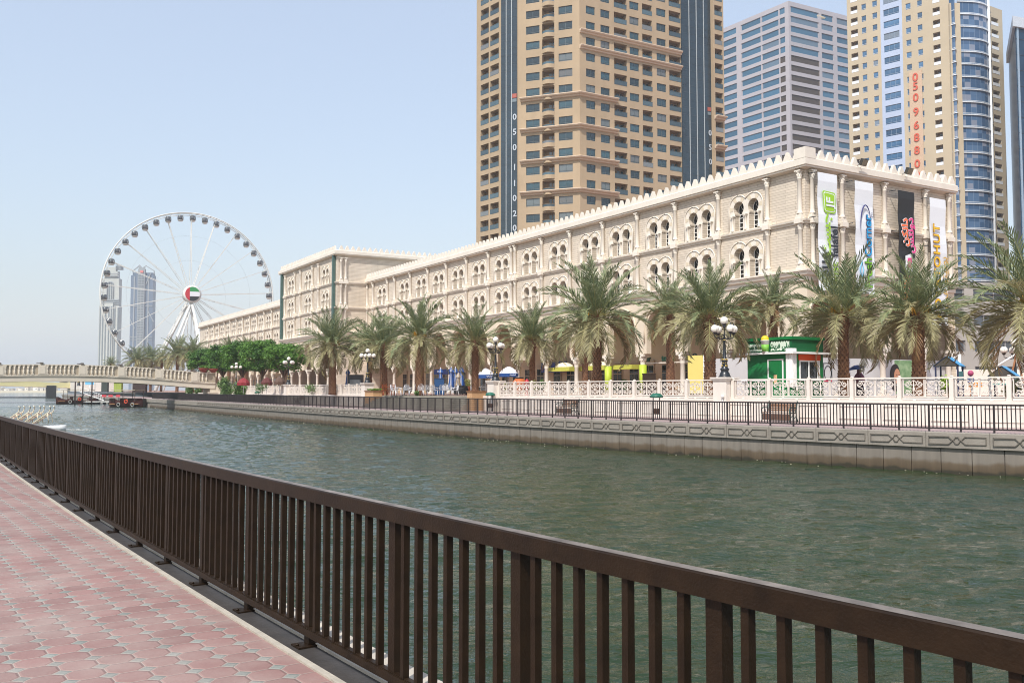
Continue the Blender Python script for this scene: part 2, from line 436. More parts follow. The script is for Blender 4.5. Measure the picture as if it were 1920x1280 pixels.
    sf = mth(n, 'MULTIPLY', mth(n, 'MAXIMUM', mth(n, 'SUBTRACT', sand.outputs['Fac'], 0.42), 0.0), 2.2)
    spots = n.nodes.new('ShaderNodeTexVoronoi'); spots.inputs['Scale'].default_value = 1.9; n.links.new(tc.outputs['Object'], spots.inputs['Vector'])
    sp_ = mth(n, 'LESS_THAN', spots.outputs['Distance'], 0.035)
    cc = mixc(n, mth(n, 'MINIMUM', sf, 0.55), hs.outputs[0], lin('a3938a'))
    n.links.new(mixc(n, mth(n, 'MULTIPLY', sp_, 0.6), cc, (0.05, 0.045, 0.04)), b.inputs['Base Color'])
    h = mth(n, 'MINIMUM', mth(n, 'MULTIPLY', e, 14.0), 1.0)
    bp = n.nodes.new('ShaderNodeBump'); bp.inputs['Strength'].default_value = 0.8; bp.inputs['Distance'].default_value = 0.008
    n.links.new(h, bp.inputs['Height'])
    b2 = n.nodes.new('ShaderNodeBump'); b2.inputs['Strength'].default_value = 0.25; b2.inputs['Distance'].default_value = 0.003
    n.links.new(fine.outputs['Fac'], b2.inputs['Height']); n.links.new(bp.outputs[0], b2.inputs['Normal']); n.links.new(b2.outputs[0], b.inputs['Normal'])
    return m

ZW = -1.30; ZQ = 0.15; ZP = 1.20

# --- near walkway and its edge
NR = polyarc(1.31, 2.36, 33.6, 3.0, 9, 330, 0.5)
t0 = (NR[0] - NR[1]).normalized(); NR = [NR[0] + t0 * (0.5 * k) for k in range(16, 0, -1)] + NR
b = MB(); A = offs(NR, -0.17); Bq = offs(NR, -45)
for i in range(len(NR) - 1): b.face([(A[i].x, A[i].y, 0), (A[i + 1].x, A[i + 1].y, 0), (Bq[i + 1].x, Bq[i + 1].y, 0), (Bq[i].x, Bq[i].y, 0)])
b.face([(A[0].x, A[0].y, 0), (Bq[0].x, Bq[0].y, 0), (Bq[0].x, -60, 0), (A[0].x, -60, 0)])
tag(b.build('pavement', paver_mat('octagon_pavers', 0.212, -36.0, '8a6b65', '82867f', 'a09187', dsz=0.265, gw=0.034)), kind='structure')
b = MB()
sweep(b, NR, [(-0.175, -0.02), (-0.175, 0.012), (-0.13, 0.012), (-0.13, -0.02)])
tag(b.build('kerb', mat('pale_kerb', 'aaa294', 0.8, var=0.15, scale=6, bump=0.3)), kind='structure')
b = MB(); sweep(b, NR, [(-0.13, 0.003), (0.04, 0.003)])
tag(b.build('kerb_strip', mat('dark_strip', '3c3835', 0.6, var=0.2, scale=7, bump=0.2)), kind='structure')  # even dark strip between kerb and coping
b = MB(); sweep(b, NR, [(0.04, -0.02), (0.04, 0.022), (0.30, 0.022), (0.32, 0.0), (0.32, -0.32), (0.26, -0.34), (0.26, -1.8)])
tag(b.build('near_quay', mat('pale_coping', 'b9b0a2', 0.85, var=0.15, scale=3, bump=0.4, bscale=30)), kind='structure')

# --- near railing
def picket_panel(n, L, pw, pd, z0, z1):
    b = MB()
    for k in range(1, n + 1): b.box((L * k / (n + 1), 0, (z0 + z1) / 2), (pw, pd, z1 - z0))
    me = b.build('picket_panel', brown).data; bpy.data.objects.remove(bpy.data.objects['picket_panel']); return me
def take(o):
    me = o.data; bpy.data.objects.remove(o); return me
def railing(name, label, path, step, phase, z0, H, n, pw, pd, rw, rh, pmat, postw, z_low, plates, skip_first=0):
    t = thing(name, label, 'railing', (path[0].x, path[0].y, z0))
    I = parent_mat(t).inverted()
    b = MB(); sweep(b, [Vector((p.x, p.y, z0 + H)) for p in path], [(-rw / 2, -rh), (-rw / 2, -0.006), (-rw / 2 + 0.006, 0), (rw / 2 - 0.006, 0), (rw / 2, -0.006), (rw / 2, -rh)], closed=True)
    if plates: sweep(b, [Vector((p.x, p.y, z0 + H + 0.0015)) for p in path], [(-rw / 2 + 0.006, 0), (rw / 2 - 0.006, 0)], mi=1)
    b.build('top_rail', [pmat, mat('dusty_sheen_paint', (0.17, 0.145, 0.125), 0.55, var=0.45, scale=6)], t, world=True)  # lighter top face: dust, with its sheen put into the colour
    b = MB(); sweep(b, [Vector((p.x, p.y, z0 + z_low)) for p in path], rect(-rw * 0.42, rw * 0.42, 0, 0.045), closed=True)
    sweep(b, [Vector((p.x, p.y, z0 + z_low)) for p in path], rect(-rw * 0.42 + 0.012, rw * 0.42 - 0.012, 0.045, 0.052), closed=True)
    b.build('bottom_rail', pmat, t, world=True)
    fr = resample(path, step, phase)
    pm = MB()
    for k in range(1, n + 1): pm.box((step * k / (n + 1), 0, (z_low + 0.05 + H - rh) / 2), (pw, pd, H - rh - z_low - 0.05))
    pme = take(pm.build('picket_panel', pmat))
    po = MB(); po.box((0, -0.022 if plates else 0.004, (H - rh) / 2 + 0.005), (postw, postw * 0.8, H - rh - 0.01))
    if plates:
        po.box((0, 0.02, 0.010), (0.13, 0.13, 0.010)); po.lathe([(0.011, 0.014), (0.010, 0.024), (0.005, 0.028)], (0, 0.068, 0), 8)
    pome = take(po.build('post', pmat))
    Ms = [I @ frame(p, tt, z0) for p, tt in fr]
    mids = sorted(Ms[:-1], key=lambda M: (parent_mat(t) @ M).translation.length)
    repeat('picket_panel', pme, mids, t); repeat('post', pome, sorted(Ms, key=lambda M: (parent_mat(t) @ M).translation.length), t)
    return t
NRF = [p for p in NR if p.y < 118]
pos = 0.0
for a_, b_ in zip(NRF, NRF[1:]):          # phase so that one post stands at (-1.31, 5.98)
    if a_.y <= 5.98 < b_.y: pos += (5.98 - a_.y) / (b_.y - a_.y) * (b_ - a_).length; break
    pos += (b_ - a_).length
near_rail = railing('canal_railing', 'dark brown metal railing along the near paved walkway', NRF, 1.15, pos % 1.15, 0.0, 1.02, 7, 0.033, 0.036, 0.066, 0.085, brown, 0.072, 0.075, True)

# --- far quay
Q0 = polyarc(18.99, 29.15, 30.32, 18.22, 18.87, 300, 0.5)
t0 = (Q0[0] - Q0[1]).normalized(); Q = [Q0[0] + t0 * (1.0 * k) for k in range(34, 0, -1)] + Q0
Q = [p for p in Q if p.x > -66]
QX = Q + [Q[-1] + Vector((-0.505, 0.863, 0)) * k for k in (20, 60, 120, 190)] + [Vector((-190, 460, 0)), Vector((-420, 960, 0))]
Bal = offs(Q, 6.0)
import numpy as np
def water_sheet():
    # wind ripples as real relief: many small wave trains, crests mostly across the view of the canal
    ys = [2.0]
    while ys[-1] < 230: y = ys[-1]; ys.append(y + (0.085 if y < 30 else 0.085 + (y - 30) * 0.006))
    ys = np.array(ys); NC = 230
    nx = np.interp(ys, [p.y for p in NR], [p.x for p in NR]) - 0.2
    fx_ = np.interp(ys, [p.y for p in QX], [p.x for p in QX]) + 1.5; fx_[ys < Q[0].y] = 46
    U = np.linspace(0, 1, NC)
    X = nx[:, None] + (fx_ - nx)[:, None] * U[None, :]; Y = np.repeat(ys[:, None], NC, 1)
    rs = np.random.RandomState(5); Z = np.zeros_like(X)
    gust = 0.85 + 0.25 * np.sin(X * 0.11 + Y * 0.05) * np.sin(Y * 0.09 - X * 0.03 + 1.3)
    for k in range(54):
        lam = 0.30 * (3.4 / 0.30) ** (rs.rand() ** 1.25); th = math.radians(97 + rs.normal() * 26); kk = 2 * math.pi / lam
        ph = kk * (X * math.cos(th) + Y * math.sin(th)) + rs.rand() * 6.28 + 0.9 * np.sin(0.35 * X + rs.rand() * 6) * np.sin(0.27 * Y + rs.rand() * 6)
        s_ = np.sin(ph); Z += lam * (0.0060 if lam < 1.1 else 0.0034) * (s_ + 0.3 * np.cos(2 * ph))
    Z = ZW + Z * gust
    V = np.stack([X, Y, Z], -1).reshape(-1, 3); n0 = len(V); R_ = len(ys)
    i = (np.arange(R_ - 1)[:, None] * NC + np.arange(NC - 1)[None, :]).reshape(-1)
    Fc = np.stack([i, i + 1, i + NC + 1, i + NC], -1)
    zl = ZW - 0.16
    ext = np.array([(-4000, -400, zl), (4000, -400, zl), (4000, 229.5, zl), (-4000, 229.5, zl), (-4000, 229.5, ZW), (4000, 229.5, ZW), (4000, 6000, ZW), (-4000, 6000, ZW)], float)
    V = np.concatenate([V, ext]); Fc = np.concatenate([Fc, np.array([[n0, n0 + 1, n0 + 2, n0 + 3], [n0 + 4, n0 + 5, n0 + 6, n0 + 7]])])
    me = bpy.data.meshes.new('water'); me.vertices.add(len(V)); me.vertices.foreach_set('co', V.astype(np.float32).ravel())
    me.loops.add(Fc.size); me.loops.foreach_set('vertex_index', Fc.astype(np.int32).ravel())
    me.polygons.add(len(Fc)); me.polygons.foreach_set('loop_start', (np.arange(len(Fc)) * 4).astype(np.int32)); me.polygons.foreach_set('use_smooth', np.ones(len(Fc), bool))
    me.update(calc_edges=True); me.validate(); me.materials.append(water_mat()); tag(link('water', me), kind='structure')
water_sheet()
b = MB()
sweep(b, QX, [(0.18, -1.9), (0.18, -0.40), (0.0, -0.40), (0.0, ZQ - 0.02), (0.02, ZQ), (0.40, ZQ)])
tag(b.build('quay_wall', conc), kind='structure')
def in_front(p, lo=-50, hi=1980):
    f = p.y * CP + (p.z - HC) * SP
    return f > 1 and lo < 960 + F * p.x / f < hi
def px_of(p):
    f = p.y * CP + (p.z - HC) * SP; u = -p.y * SP + (p.z - HC) * CP
    return 960 + F * p.x / f
# tide-stained piles and moulded fascia panels
pile_m = bpy.data.materials.new('stained_piles'); pile_m.use_nodes = True
n = pile_m.node_tree; pb = n.nodes['Principled BSDF']; pb.inputs['Roughness'].default_value = 0.8
tc = n.nodes.new('ShaderNodeTexCoord'); sp = n.nodes.new('ShaderNodeSeparateXYZ'); gi = n.nodes.new('ShaderNodeNewGeometry'); n.links.new(gi.outputs['Position'], sp.inputs[0])
nz = n.nodes.new('ShaderNodeTexNoise'); nz.inputs['Scale'].default_value = 1.6; nz.inputs['Detail'].default_value = 6; n.links.new(gi.outputs['Position'], nz.inputs[0])
mp = n.nodes.new('ShaderNodeMapping'); mp.inputs['Scale'].default_value = (5, 5, 0.5); n.links.new(gi.outputs['Position'], mp.inputs[0])
nz2 = n.nodes.new('ShaderNodeTexNoise'); nz2.inputs['Scale'].default_value = 1.0; nz2.inputs['Detail'].default_value = 4; n.links.new(mp.outputs[0], nz2.inputs[0])
hz = mth(n, 'MULTIPLY_ADD', nz.outputs['Fac'], 0.35, sp.outputs[2])
r = n.nodes.new('ShaderNodeValToRGB'); rr = r.color_ramp
rr.elements[0].position = 0.0; rr.elements[0].color = (0.035, 0.026, 0.014, 1); rr.elements[1].position = 1.0; rr.elements[1].color = (0.21, 0.185, 0.155, 1)
for ps_, cc in ((0.24, (0.030, 0.026, 0.014, 1)), (0.31, (0.085, 0.060, 0.034, 1)), (0.5, (0.115, 0.084, 0.053, 1)), (0.62, (0.19, 0.165, 0.135, 1))):
    e = rr.elements.new(ps_); e.color = cc
n.links.new(mth(n, 'ADD', hz, 1.3), r.inputs[0])
st = mth(n, 'MULTIPLY_ADD', nz2.outputs['Fac'], 0.7, 0.65)
hs = n.nodes.new('ShaderNodeHueSaturation'); n.links.new(r.outputs[0], hs.inputs['Color']); n.links.new(st, hs.inputs['Value']); n.links.new(hs.outputs[0], pb.inputs['Base Color'])
b = MB()
for p, t in resample(Q, 1.05, 0.3):
    M = frame(p, t)
    q = M @ Vector((0.5, 0, 0))
    if q.y > 175 or q.y < 12: continue
    b.box((0.5, -0.155, -1.15), (1.02, 0.09, 1.5), M=M)
tag(b.build('quay_piles', pile_m), kind='structure')
b = MB()
for k, (p, t) in enumerate(resample(Q, 2.15, 0.9)):
    M = frame(p, t)
    if p.y > 120 or p.y < 20: continue
    # raised outline strips: two long six-sided frames with a small hexagon between
    def strip(pts, w_=0.028, cl=True):
        pts = pts + [pts[0]] if cl else pts
        for a_, c_ in zip(pts, pts[1:]):
            dx, dz = c_[0] - a_[0], c_[1] - a_[1]; L = math.hypot(dx, dz); an = math.atan2(dz, dx)
            MM = M @ Matrix.Translation(((a_[0] + c_[0]) / 2, 0.014, (a_[1] + c_[1]) / 2)) @ Matrix.Rotation(-an, 4, 'Y')
            b.box((0, 0, 0), (L + w_ * 0.8, 0.028, w_), M=MM)
    zc = -0.125; h = 0.13
    strip([(0.12, zc - h), (0.12, zc + h), (0.80, zc + h), (0.93, zc), (0.80, zc - h)])
    strip([(2.03, zc - h), (2.03, zc + h), (1.35, zc + h), (1.22, zc), (1.35, zc - h)])
    strip([(0.96, zc), (1.03, zc + h * 0.9), (1.12, zc + h * 0.9), (1.19, zc), (1.12, zc - h * 0.9), (1.03, zc - h * 0.9)])
    b.box((0.0, 0.004, -0.125), (0.02, 0.01, 0.55), M=M)
tag(b.build('quay_mouldings', mat('groove_shade_concrete', '6e675e', 0.85, var=0.15, scale=3)), kind='structure')  # darker than the quay concrete: groove shade put into the colour
b = MB(); sweep(b, QX[:-2] , [(0.40, ZQ - 0.004), (6.0, ZQ - 0.004)])
tag(b.build('quay_path', mat('quay_tiles', '9a8682', 0.85, var=0.14, scale=2.0, bump=0.3)), kind='structure')
# upper land
BX = offs(QX, 6.0)
b = MB()
outer = [(p.x, p.y) for p in BX] + [(-420, 1500), (1500, 1500), (1500, -300), (BX[0].x + 20, -300)]
b.tess(outer, [], lambda u, v: (u, v, ZP))
tag(b.build('promenade', mat('promenade_paving', '94776a', 0.85, var=0.15, scale=0.5, bump=0.2)), kind='structure')
def arcs(P):
    s = [0.0]
    for a_, c_ in zip(P, P[1:]): s.append(s[-1] + (c_ - a_).length)
    return s
BS = arcs(Bal)
def s_px(px, z=1.5):
    last = None
    for i, p in enumerate(Bal):
        if p.y < 5: continue
        x = px_of(Vector((p.x, p.y, z)))
        if last is not None and last[1] >= px >= x:
            f = (last[1] - px) / (last[1] - x); return last[0] + (BS[i] - last[0]) * f
        last = (BS[i], x)
    return last[0]
def on_bal(s, off=0.0, z=0.0):
    """place at arc position s, off metres inland"""
    for i in range(len(Bal) - 1):
        if BS[i + 1] >= s:
            t = (Bal[i + 1] - Bal[i]).normalized(); p = Bal[i] + t * (s - BS[i])
            return Vector((p.x + t.y * off, p.y - t.x * off, z)), t
    return Bal[-1].copy(), tang(Bal, len(Bal) - 1)
def sub(s0, s1, step=0.7, off=0.0, z=0.0):
    k = max(1, int(abs(s1 - s0) / step)); return [on_bal(s0 + (s1 - s0) * i / k, off, z)[0] for i in range(k + 1)]
S = {k: s_px(k) for k in (1357, 927, 905, 712, 687, 539, 441, 455, 410)}
wall_ranges = [(2.0, S[905] - 0.0), (S[712], BS[-1])]
b = MB()
for s0, s1 in wall_ranges:
    P = sub(s0, s1, 1.0)
    sweep(b, P, [(0.0, ZQ - 0.02), (0.0, ZP - 0.12), (-0.03, ZP - 0.12), (-0.03, ZP + 0.02), (0.25, ZP + 0.02), (0.25, ZQ)])
ra = resample(Bal, 2.1, S[1357] % 2.1)
for p, t in ra:
    M = frame(p, t)
    if p.y > 150 or p.y < 20: continue
    s_ = px_of(Vector((p.x, p.y, 1)))
    if 700 < s_ < 915: continue
    for z_, hh in ((0.36, 0.03), (0.93, 0.03)): b.box((1.05, 0.013, z_), (1.5, 0.026, hh), M=M)
    for x_ in (0.315, 1.785): b.box((x_, 0.013, 0.645), (0.03, 0.026, 0.54), M=M)
tag(b.build('retaining_wall', cream), kind='structure')

far_rail = railing('quay_railing', 'long dark grey picket railing on the far quay edge across the canal', [p for p in offs([q for q in Q if q.y > 8], 0.42)],
                   1.10, 0.3, ZQ, 1.0, 7, 0.03, 0.03, 0.055, 0.055, darkrail, 0.06, 0.10, False)

# --- balustrade with scrollwork
def scroll(b, cx, cz, r0, a0, turns, sgn, r=0.013, y=0.0, mi=0, tail=None):
    pts = []
    if tail: pts += [(p[0], y, p[1]) for p in tail]
    N = int(10 * turns) + 4
    for k in range(N + 1):
        f = k / N; a = a0 + sgn * 2 * PI * turns * f; rr = r0 * (1 - 0.72 * f)
        pts.append((cx + rr * math.cos(a), y, cz + rr * math.sin(a)))
    b.tube(pts, r, 4, mi)
pb_ = MB(); L = 2.1; x0 = 0.17; wv = (L - 0.30) / 2
for hlf in (0, 1):
    xa = x0 + hlf * wv + 0.02; xb = xa + wv - 0.05; xm = (xa + xb) / 2
    for x_ in (xa, xb): pb_.box((x_, 0, 0.53), (0.035, 0.05, 0.72))
    for sg in (-1, 1):
        scroll(pb_, xm + sg * 0.235, 0.71, 0.125, PI / 2 + sg * 0.3, 1.35, sg, 0.021)
        scroll(pb_, xm + sg * 0.26, 0.31, 0.115, -PI / 2 - sg * 0.2, 1.3, -sg, 0.021)
        pb_.tube([(xm + sg * 0.36, 0, 0.70), (xm + sg * 0.30, 0, 0.58), (xm + sg * 0.10, 0, 0.50), (xm + sg * 0.13, 0, 0.40), (xm + sg * 0.33, 0, 0.42)], 0.02, 4)
        pb_.tube([(xm + sg * 0.02, 0, 0.85), (xm + sg * 0.12, 0, 0.74), (xm + sg * 0.06, 0, 0.62)], 0.018, 4)
        pb_.tube([(xm + sg * 0.02, 0, 0.2), (xm + sg * 0.13, 0, 0.3), (xm + sg * 0.05, 0, 0.42)], 0.018, 4)
        pb_.sphere((xm + sg * 0.235, 0, 0.71), 0.03, 6, 4); pb_.sphere((xm + sg * 0.26, 0, 0.31), 0.03, 6, 4)
    pb_.lathe([(0.012, 0.17), (0.025, 0.25), (0.015, 0.36), (0.045, 0.44), (0.05, 0.50), (0.02, 0.56), (0.04, 0.64), (0.015, 0.74), (0.012, 0.88)], (xm, 0, 0), 8)
pb_.box((L / 2, 0, 0.145), (L - 0.30, 0.055, 0.05))
pb_.box((L / 2, 0, 0.055), (L - 0.26, 0.09, 0.07))
for x_ in (0.62, 1.48): pb_.box((x_, 0, 0.012), (0.12, 0.09, 0.024))
panel_me = take(pb_.build('scroll_panel', cream))
po = MB(); po.box((0, 0, 0.47), (0.17, 0.17, 0.92)); po.box((0, 0, 0.05), (0.21, 0.21, 0.1)); po.lathe([(0.07, 0.98), (0.085, 1.01), (0.05, 1.04), (0.0, 1.05)], (0, 0, 0), 8)
bpost_me = take(po.build('post', cream))
def balustrade(s0, s1, label, cnt):
    nb = max(1, round((s1 - s0) / 2.1)); step = (s1 - s0) / nb
    p0, t0_ = on_bal(s0, 0.1)
    t = thing('balustrade', label, 'balustrade', (p0.x, p0.y, ZP + 0.02), group='cream scrollwork balustrades along the promenade')
    I = parent_mat(t).inverted(); Ms = []; Ps = []
    for k in range(nb + 1):
        p, tt = on_bal(s0 + step * k, 0.1)
        if k < nb:
            q, _ = on_bal(s0 + step * (k + 1), 0.1); Ms.append(I @ frame(p, (q - p).normalized(), ZP + 0.02) @ Matrix.Diagonal((step / 2.1, 1, 1, 1)))
        Ps.append(I @ frame(p, tt, ZP + 0.02))
    repeat('scroll_panel', panel_me, Ms, t); repeat('post', bpost_me, Ps, t)
    b = MB(); sweep(b, [Vector((p.x, p.y, ZP + 0.02)) for p in sub(s0, s1, 1.5, 0.1)], rect(-0.06, 0.06, 0.92, 0.98), closed=True)
    b.build('handrail', cream, t, world=True)
balustrade(s_px(2010), S[1357] - 0.55, 'cream scrollwork balustrade in front of the green kiosk and the playground', 1)
balustrade(S[1357] + 0.55, S[927] - 0.5, 'cream scrollwork balustrade between the two nearest lamp pedestals', 2)
balustrade(S[687] + 0.5, S[539] - 0.5, 'cream scrollwork balustrade just beyond the stepped terrace', 3)
balustrade(s_px(352), s_px(274), 'distant cream scrollwork balustrade seen under the footbridge', 5)
balustrade(S[539] + 0.5, s_px(462), 'cream scrollwork balustrade under the leafy green trees', 4)

# --- lamp pedestals and lamps
def pedestal_me():
    b = MB(); b.box((0, 0, 0.55), (0.86, 0.86, 1.1)); b.box((0, 0, 0.08), (0.98, 0.98, 0.16)); b.box((0, 0, 1.10), (0.98, 0.98, 0.05)); b.box((0, 0, 1.145), (1.08, 1.08, 0.045))
    b.box((0, -0.44, 0.60), (0.55, 0.02, 0.72))
    return take(b.build('lamp_pedestal', cream))
PED = pedestal_me()
def make_lamp():
    t = thing('street_lamp', 'x', 'street lamp')
    b = MB(); b.lathe([(0.34, 0), (0.34, 0.05), (0.29, 0.08), (0.25, 0.22), (0.19, 0.30), (0.21, 0.36), (0.22, 0.45), (0.16, 0.52), (0.13, 0.66), (0.16, 0.70), (0.12, 0.74), (0.15, 0.80), (0.17, 0.88), (0.12, 0.96),
                       (0.085, 1.02), (0.075, 1.5), (0.055, 1.9), (0.07, 1.93), (0.05, 1.98), (0.045, 2.15), (0.06, 2.2), (0.035, 2.25), (0.03, 2.62), (0.09, 2.66), (0.1, 2.72), (0.0, 2.73)], n=14)
    for k in range(8):
        a = k * PI / 4; b.sphere((0.2 * math.cos(a), 0.2 * math.sin(a), 0.42), 0.045, 6, 4)
    b.build('lamp_post', black, t)
    b = MB()
    for k in range(8):
        a = k * PI / 4 + 0.2; b.sphere((0.135 * math.cos(a), 0.135 * math.sin(a), 0.93), 0.045, 7, 5)
        b.sphere((0.125 * math.cos(a), 0.125 * math.sin(a), 0.76), 0.03, 6, 4)
        if k % 2 == 0: b.sphere((0.15 * math.cos(a), 0.15 * math.sin(a), 0.60), 0.045, 7, 5, sz=1.5)
    b.lathe([(0.058, 1.95), (0.066, 1.97), (0.05, 2.0)], n=10)
    b.build('gilt_ornament', gold, t)
    def globe(x, y, z):
        b = MB(); b.sphere((0, 0, 0), 0.215, 16, 12)
        g = b.build('globe', mat('lamp_globe', 'ece6da', 0.25, var=0.05, scale=5, spec=0.6), t); g.location = (x, y, z)
        b = MB(); b.lathe([(0.04, 0.21), (0.05, 0.225), (0.018, 0.26), (0.03, 0.29), (0.0, 0.33)], n=8)
        b.lathe([(0.05, -0.30), (0.11, -0.22), (0.13, -0.16), (0.125, -0.14)], n=10)
        for k in range(2):
            a = k * PI / 2 + 0.3
            b.tube([(0.218 * math.cos(a) * math.cos(q), 0.218 * math.sin(a) * math.cos(q), 0.218 * math.sin(q)) for q in [j * PI / 6 for j in range(-3, 10)]], 0.006, 4)
        b.build('globe_cap', black, g)
    for k in range(4):
        a = k * PI / 2 + 0.35; x, y = 0.58 * math.cos(a), 0.58 * math.sin(a)
        b = MB(); b.tube([(0, 0, 2.1), (x * 0.3, y * 0.3, 2.02), (x * 0.7, y * 0.7, 2.05), (x, y, 2.12), (x, y, 2.3)], [0.03, 0.025, 0.025, 0.025, 0.03], 6)
        b.tube([(x * 0.1, y * 0.1, 2.25), (x * 0.4, y * 0.4, 2.2), (x * 0.55, y * 0.55, 2.06)], 0.015, 5)
        b.build('lamp_arm', black, t); globe(x, y, 2.55)
    globe(0, 0, 3.0)
    return t
lamp0 = None
def place_lamp(loc, label, scale=1.0, rz=0.0):
    global lamp0
    if lamp0 is None:
        lamp0 = make_lamp(); lamp0.location = loc; lamp0['label'] = label; lamp0['group'] = 'globe street lamps along the promenade'; lamp0.rotation_euler = (0, 0, rz); r = lamp0
    else: r = dup(lamp0, loc, rz, label)
    r.scale = (scale,) * 3; return r
def ped(s, label, off=0.1):
    p, t = on_bal(s, off); o = link('lamp_pedestal', PED); o.matrix_world = frame(p, t, ZP); o.location = (p.x, p.y, ZP)
    M = frame(p, t, ZQ + 0.0); o.matrix_world = M @ Matrix.Diagonal((1, 1, 1.85, 1))
    tag(o, label, 'pedestal', 'cream lamp pedestals'); return p
p = ped(S[1357], 'square cream pedestal beside the green kiosk, under the nearest globe lamp'); place_lamp((p.x, p.y, ZQ + 1.167 * 1.85), 'black and gold five globe lamp just left of the green kiosk', 0.98)
p = ped(S[927], 'square cream pedestal at the right end of the stepped terrace'); place_lamp((p.x, p.y, ZQ + 1.167 * 1.85), 'five globe lamp on the pedestal at the right end of the steps', 0.98, 0.3)
p = ped(S[687], 'square cream pedestal at the left end of the stepped terrace'); place_lamp((p.x, p.y, ZQ + 1.167 * 1.85), 'five globe lamp on the pedestal at the left end of the steps', 1.0, 0.1)
p = ped(S[539], 'cream pedestal before the rightmost leafy green tree'); place_lamp((p.x, p.y, ZQ + 1.167 * 1.85), 'five globe lamp before the rightmost leafy green tree', 1.0, 0.5)
p = ped(S[441] , 'cream pedestal between the two ivy covered walls'); place_lamp((p.x, p.y, ZQ + 1.167 * 1.85), 'five globe lamp between the ivy walls by the bridge end', 1.0, 0.0)
p = at_z(1904, 742, ZP); q = at_y(1904, 700, 62); place_lamp((q.x, 62, ZP + 0.25), 'five globe lamp behind the playground swing', 1.15, 0.9)
q = at_y(148, 700, 205); place_lamp((q.x, 205, 2.6), 'small lamp seen above the bridge parapet against open sky', 1.35, 0.2)

# --- stepped terrace with planters
sm_ = (S[905] + S[712]) / 2
p, t = on_bal(S[905], 0.0); t_ = thing('terrace_steps', 'wide grey stone steps up to the cafe terrace', 'steps', (p.x, p.y, ZQ))
stepm = mat('step_stone', '9b9588', 0.8, var=0.12, scale=1.5, bump=0.2)
for k in range(7):
    b = MB(); P = sub(S[905] + 0.6, S[712] - 0.6, 1.5); o1 = -1.9 + 0.3 * k
    sweep(b, P, rect(o1, 0.4, ZQ + 0.15 * k, ZQ + 0.15 * (k + 1) - 0.03), closed=True)
    sweep(b, P, rect(o1 - 0.03, 0.4, ZQ + 0.15 * (k + 1) - 0.03, ZQ + 0.15 * (k + 1)), closed=True)
    b.build('step', stepm, t_, world=True)
sandst = wallmat('sandstone_planter', 'c29a70', '9a7650', bw=0.5, bh=0.14, mort=0.012)
for s_, w_, lab, nm in ((S[712] + 0.2, 2.0, 'tan sandstone planter left of the steps, filled with low greenery', 1), (S[905] + 0.25, 0.7, 'tan sandstone planter right of the steps', 2)):
    p, t = on_bal(s_, -0.35); t_ = thing('stone_planter', lab, 'planter', (p.x, p.y, ZQ), math.atan2(t.y, t.x), 'sandstone planters beside the steps')
    b = MB(); b.box((0, 0, 0.68), (w_, 1.2, 1.36)); b.build('planter_wall', sandst, t_)
    b = MB(); b.box((0, 0, 1.40), (w_ + 0.12, 1.32, 0.08)); b.build('planter_coping', mat('brown_coping', '7a5638', 0.7), t_)
    if nm == 1:
        b = MB(); rnd = random.Random(3)
        for _ in range(700):
            x, y = rnd.uniform(-w_ / 2, w_ / 2), rnd.uniform(-.5, .5); z = 1.44 + rnd.random() * 0.16; a = rnd.random() * 6.28; l = 0.09
            d = Vector((math.cos(a), math.sin(a), rnd.uniform(-.4, .6))) * l; e = Vector((-math.sin(a), math.cos(a), 0)) * 0.04
            c = Vector((x, y, z)); b.face([c - e, c + e, c + d + e, c + d - e])
        b.build('foliage', leafmat('low_green', '5f7f2a', '8fae3e'), t_)

# ============================================================ THE ARCADED HALL
CY = 67.0; C0 = at_y(1509, 312, CY); AX = Vector((-0.513, 0.858, 0)).normalized()
hall = thing('arcaded_hall', 'long cream stone building with paired horseshoe windows, arcade and saw-toothed parapet', 'building', (C0.x, C0.y, ZP), math.atan2(-AX.y, -AX.x))
def s_of(px, z=14.0, off=0.0):
    t = (px - 960) / F; k = (z - HC) * SP
    o = Vector((-0.858, -0.513, 0)) * off; X0 = C0.x + o.x; Y0 = CY + o.y
    return (X0 - t * (Y0 * CP + k)) / (-AX.x + AX.y * t * CP)
Z0, Z1, Z2, Z3 = 10.5 - ZP, 14.3 - ZP, 18.15 - ZP, 22.3 - ZP   # ledge, string course, main cornice, block cornice
L_MAIN = s_of(690); BL0 = L_MAIN; BL1 = L_MAIN + 28.5; WEND = s_of(375, 16)
PROJ = 5.0
# --- window unit (x along the wall, y into the wall, z up from the string course)
CV, CR, RR, UU = 1.95, 0.57, 1.03, 0.80
def hole(u0, v0):
    pts = [(-.47, .12), (.47, .12), (.47, 1.36), (.41, 1.45)]
    for k in range(17):
        a = math.radians(-46 + 272 * k / 16); pts.append((CR * math.cos(a), CV + CR * math.sin(a)))
    pts += [(-.41, 1.45), (-.47, 1.36)]
    return [(u0 + x, v0 + y) for x, y in pts]
def outer_ring(r=RR, base=0.12, k=12):
    pts = [(-UU - r, base), (-UU - r, CV)]
    a1 = math.acos(min(1, UU / r))
    for i in range(1, k + 1):
        a = PI - (PI - a1) * i / k; pts.append((-UU + r * math.cos(a), CV + r * math.sin(a)))
    for i in range(1, k + 1):
        a = (PI - a1) - (PI - a1) * i / k; pts.append((UU + r * math.cos(a), CV + r * math.sin(a)))
    pts.append((UU + r, base)); return pts
REV = 0.62
b = MB()
hs_ = [hole(-UU, 0), hole(UU, 0)]
b.tess(outer_ring(), hs_, lambda u, v: (u, -0.05, v), 0)
o_ = outer_ring(); A_ = [b.P((u, -0.05, v)) for u, v in o_]; B_ = [b.P((u, 0.01, v)) for u, v in o_]
for i in range(len(o_) - 1): b.idx([A_[i], A_[i + 1], B_[i + 1], B_[i]], 0)
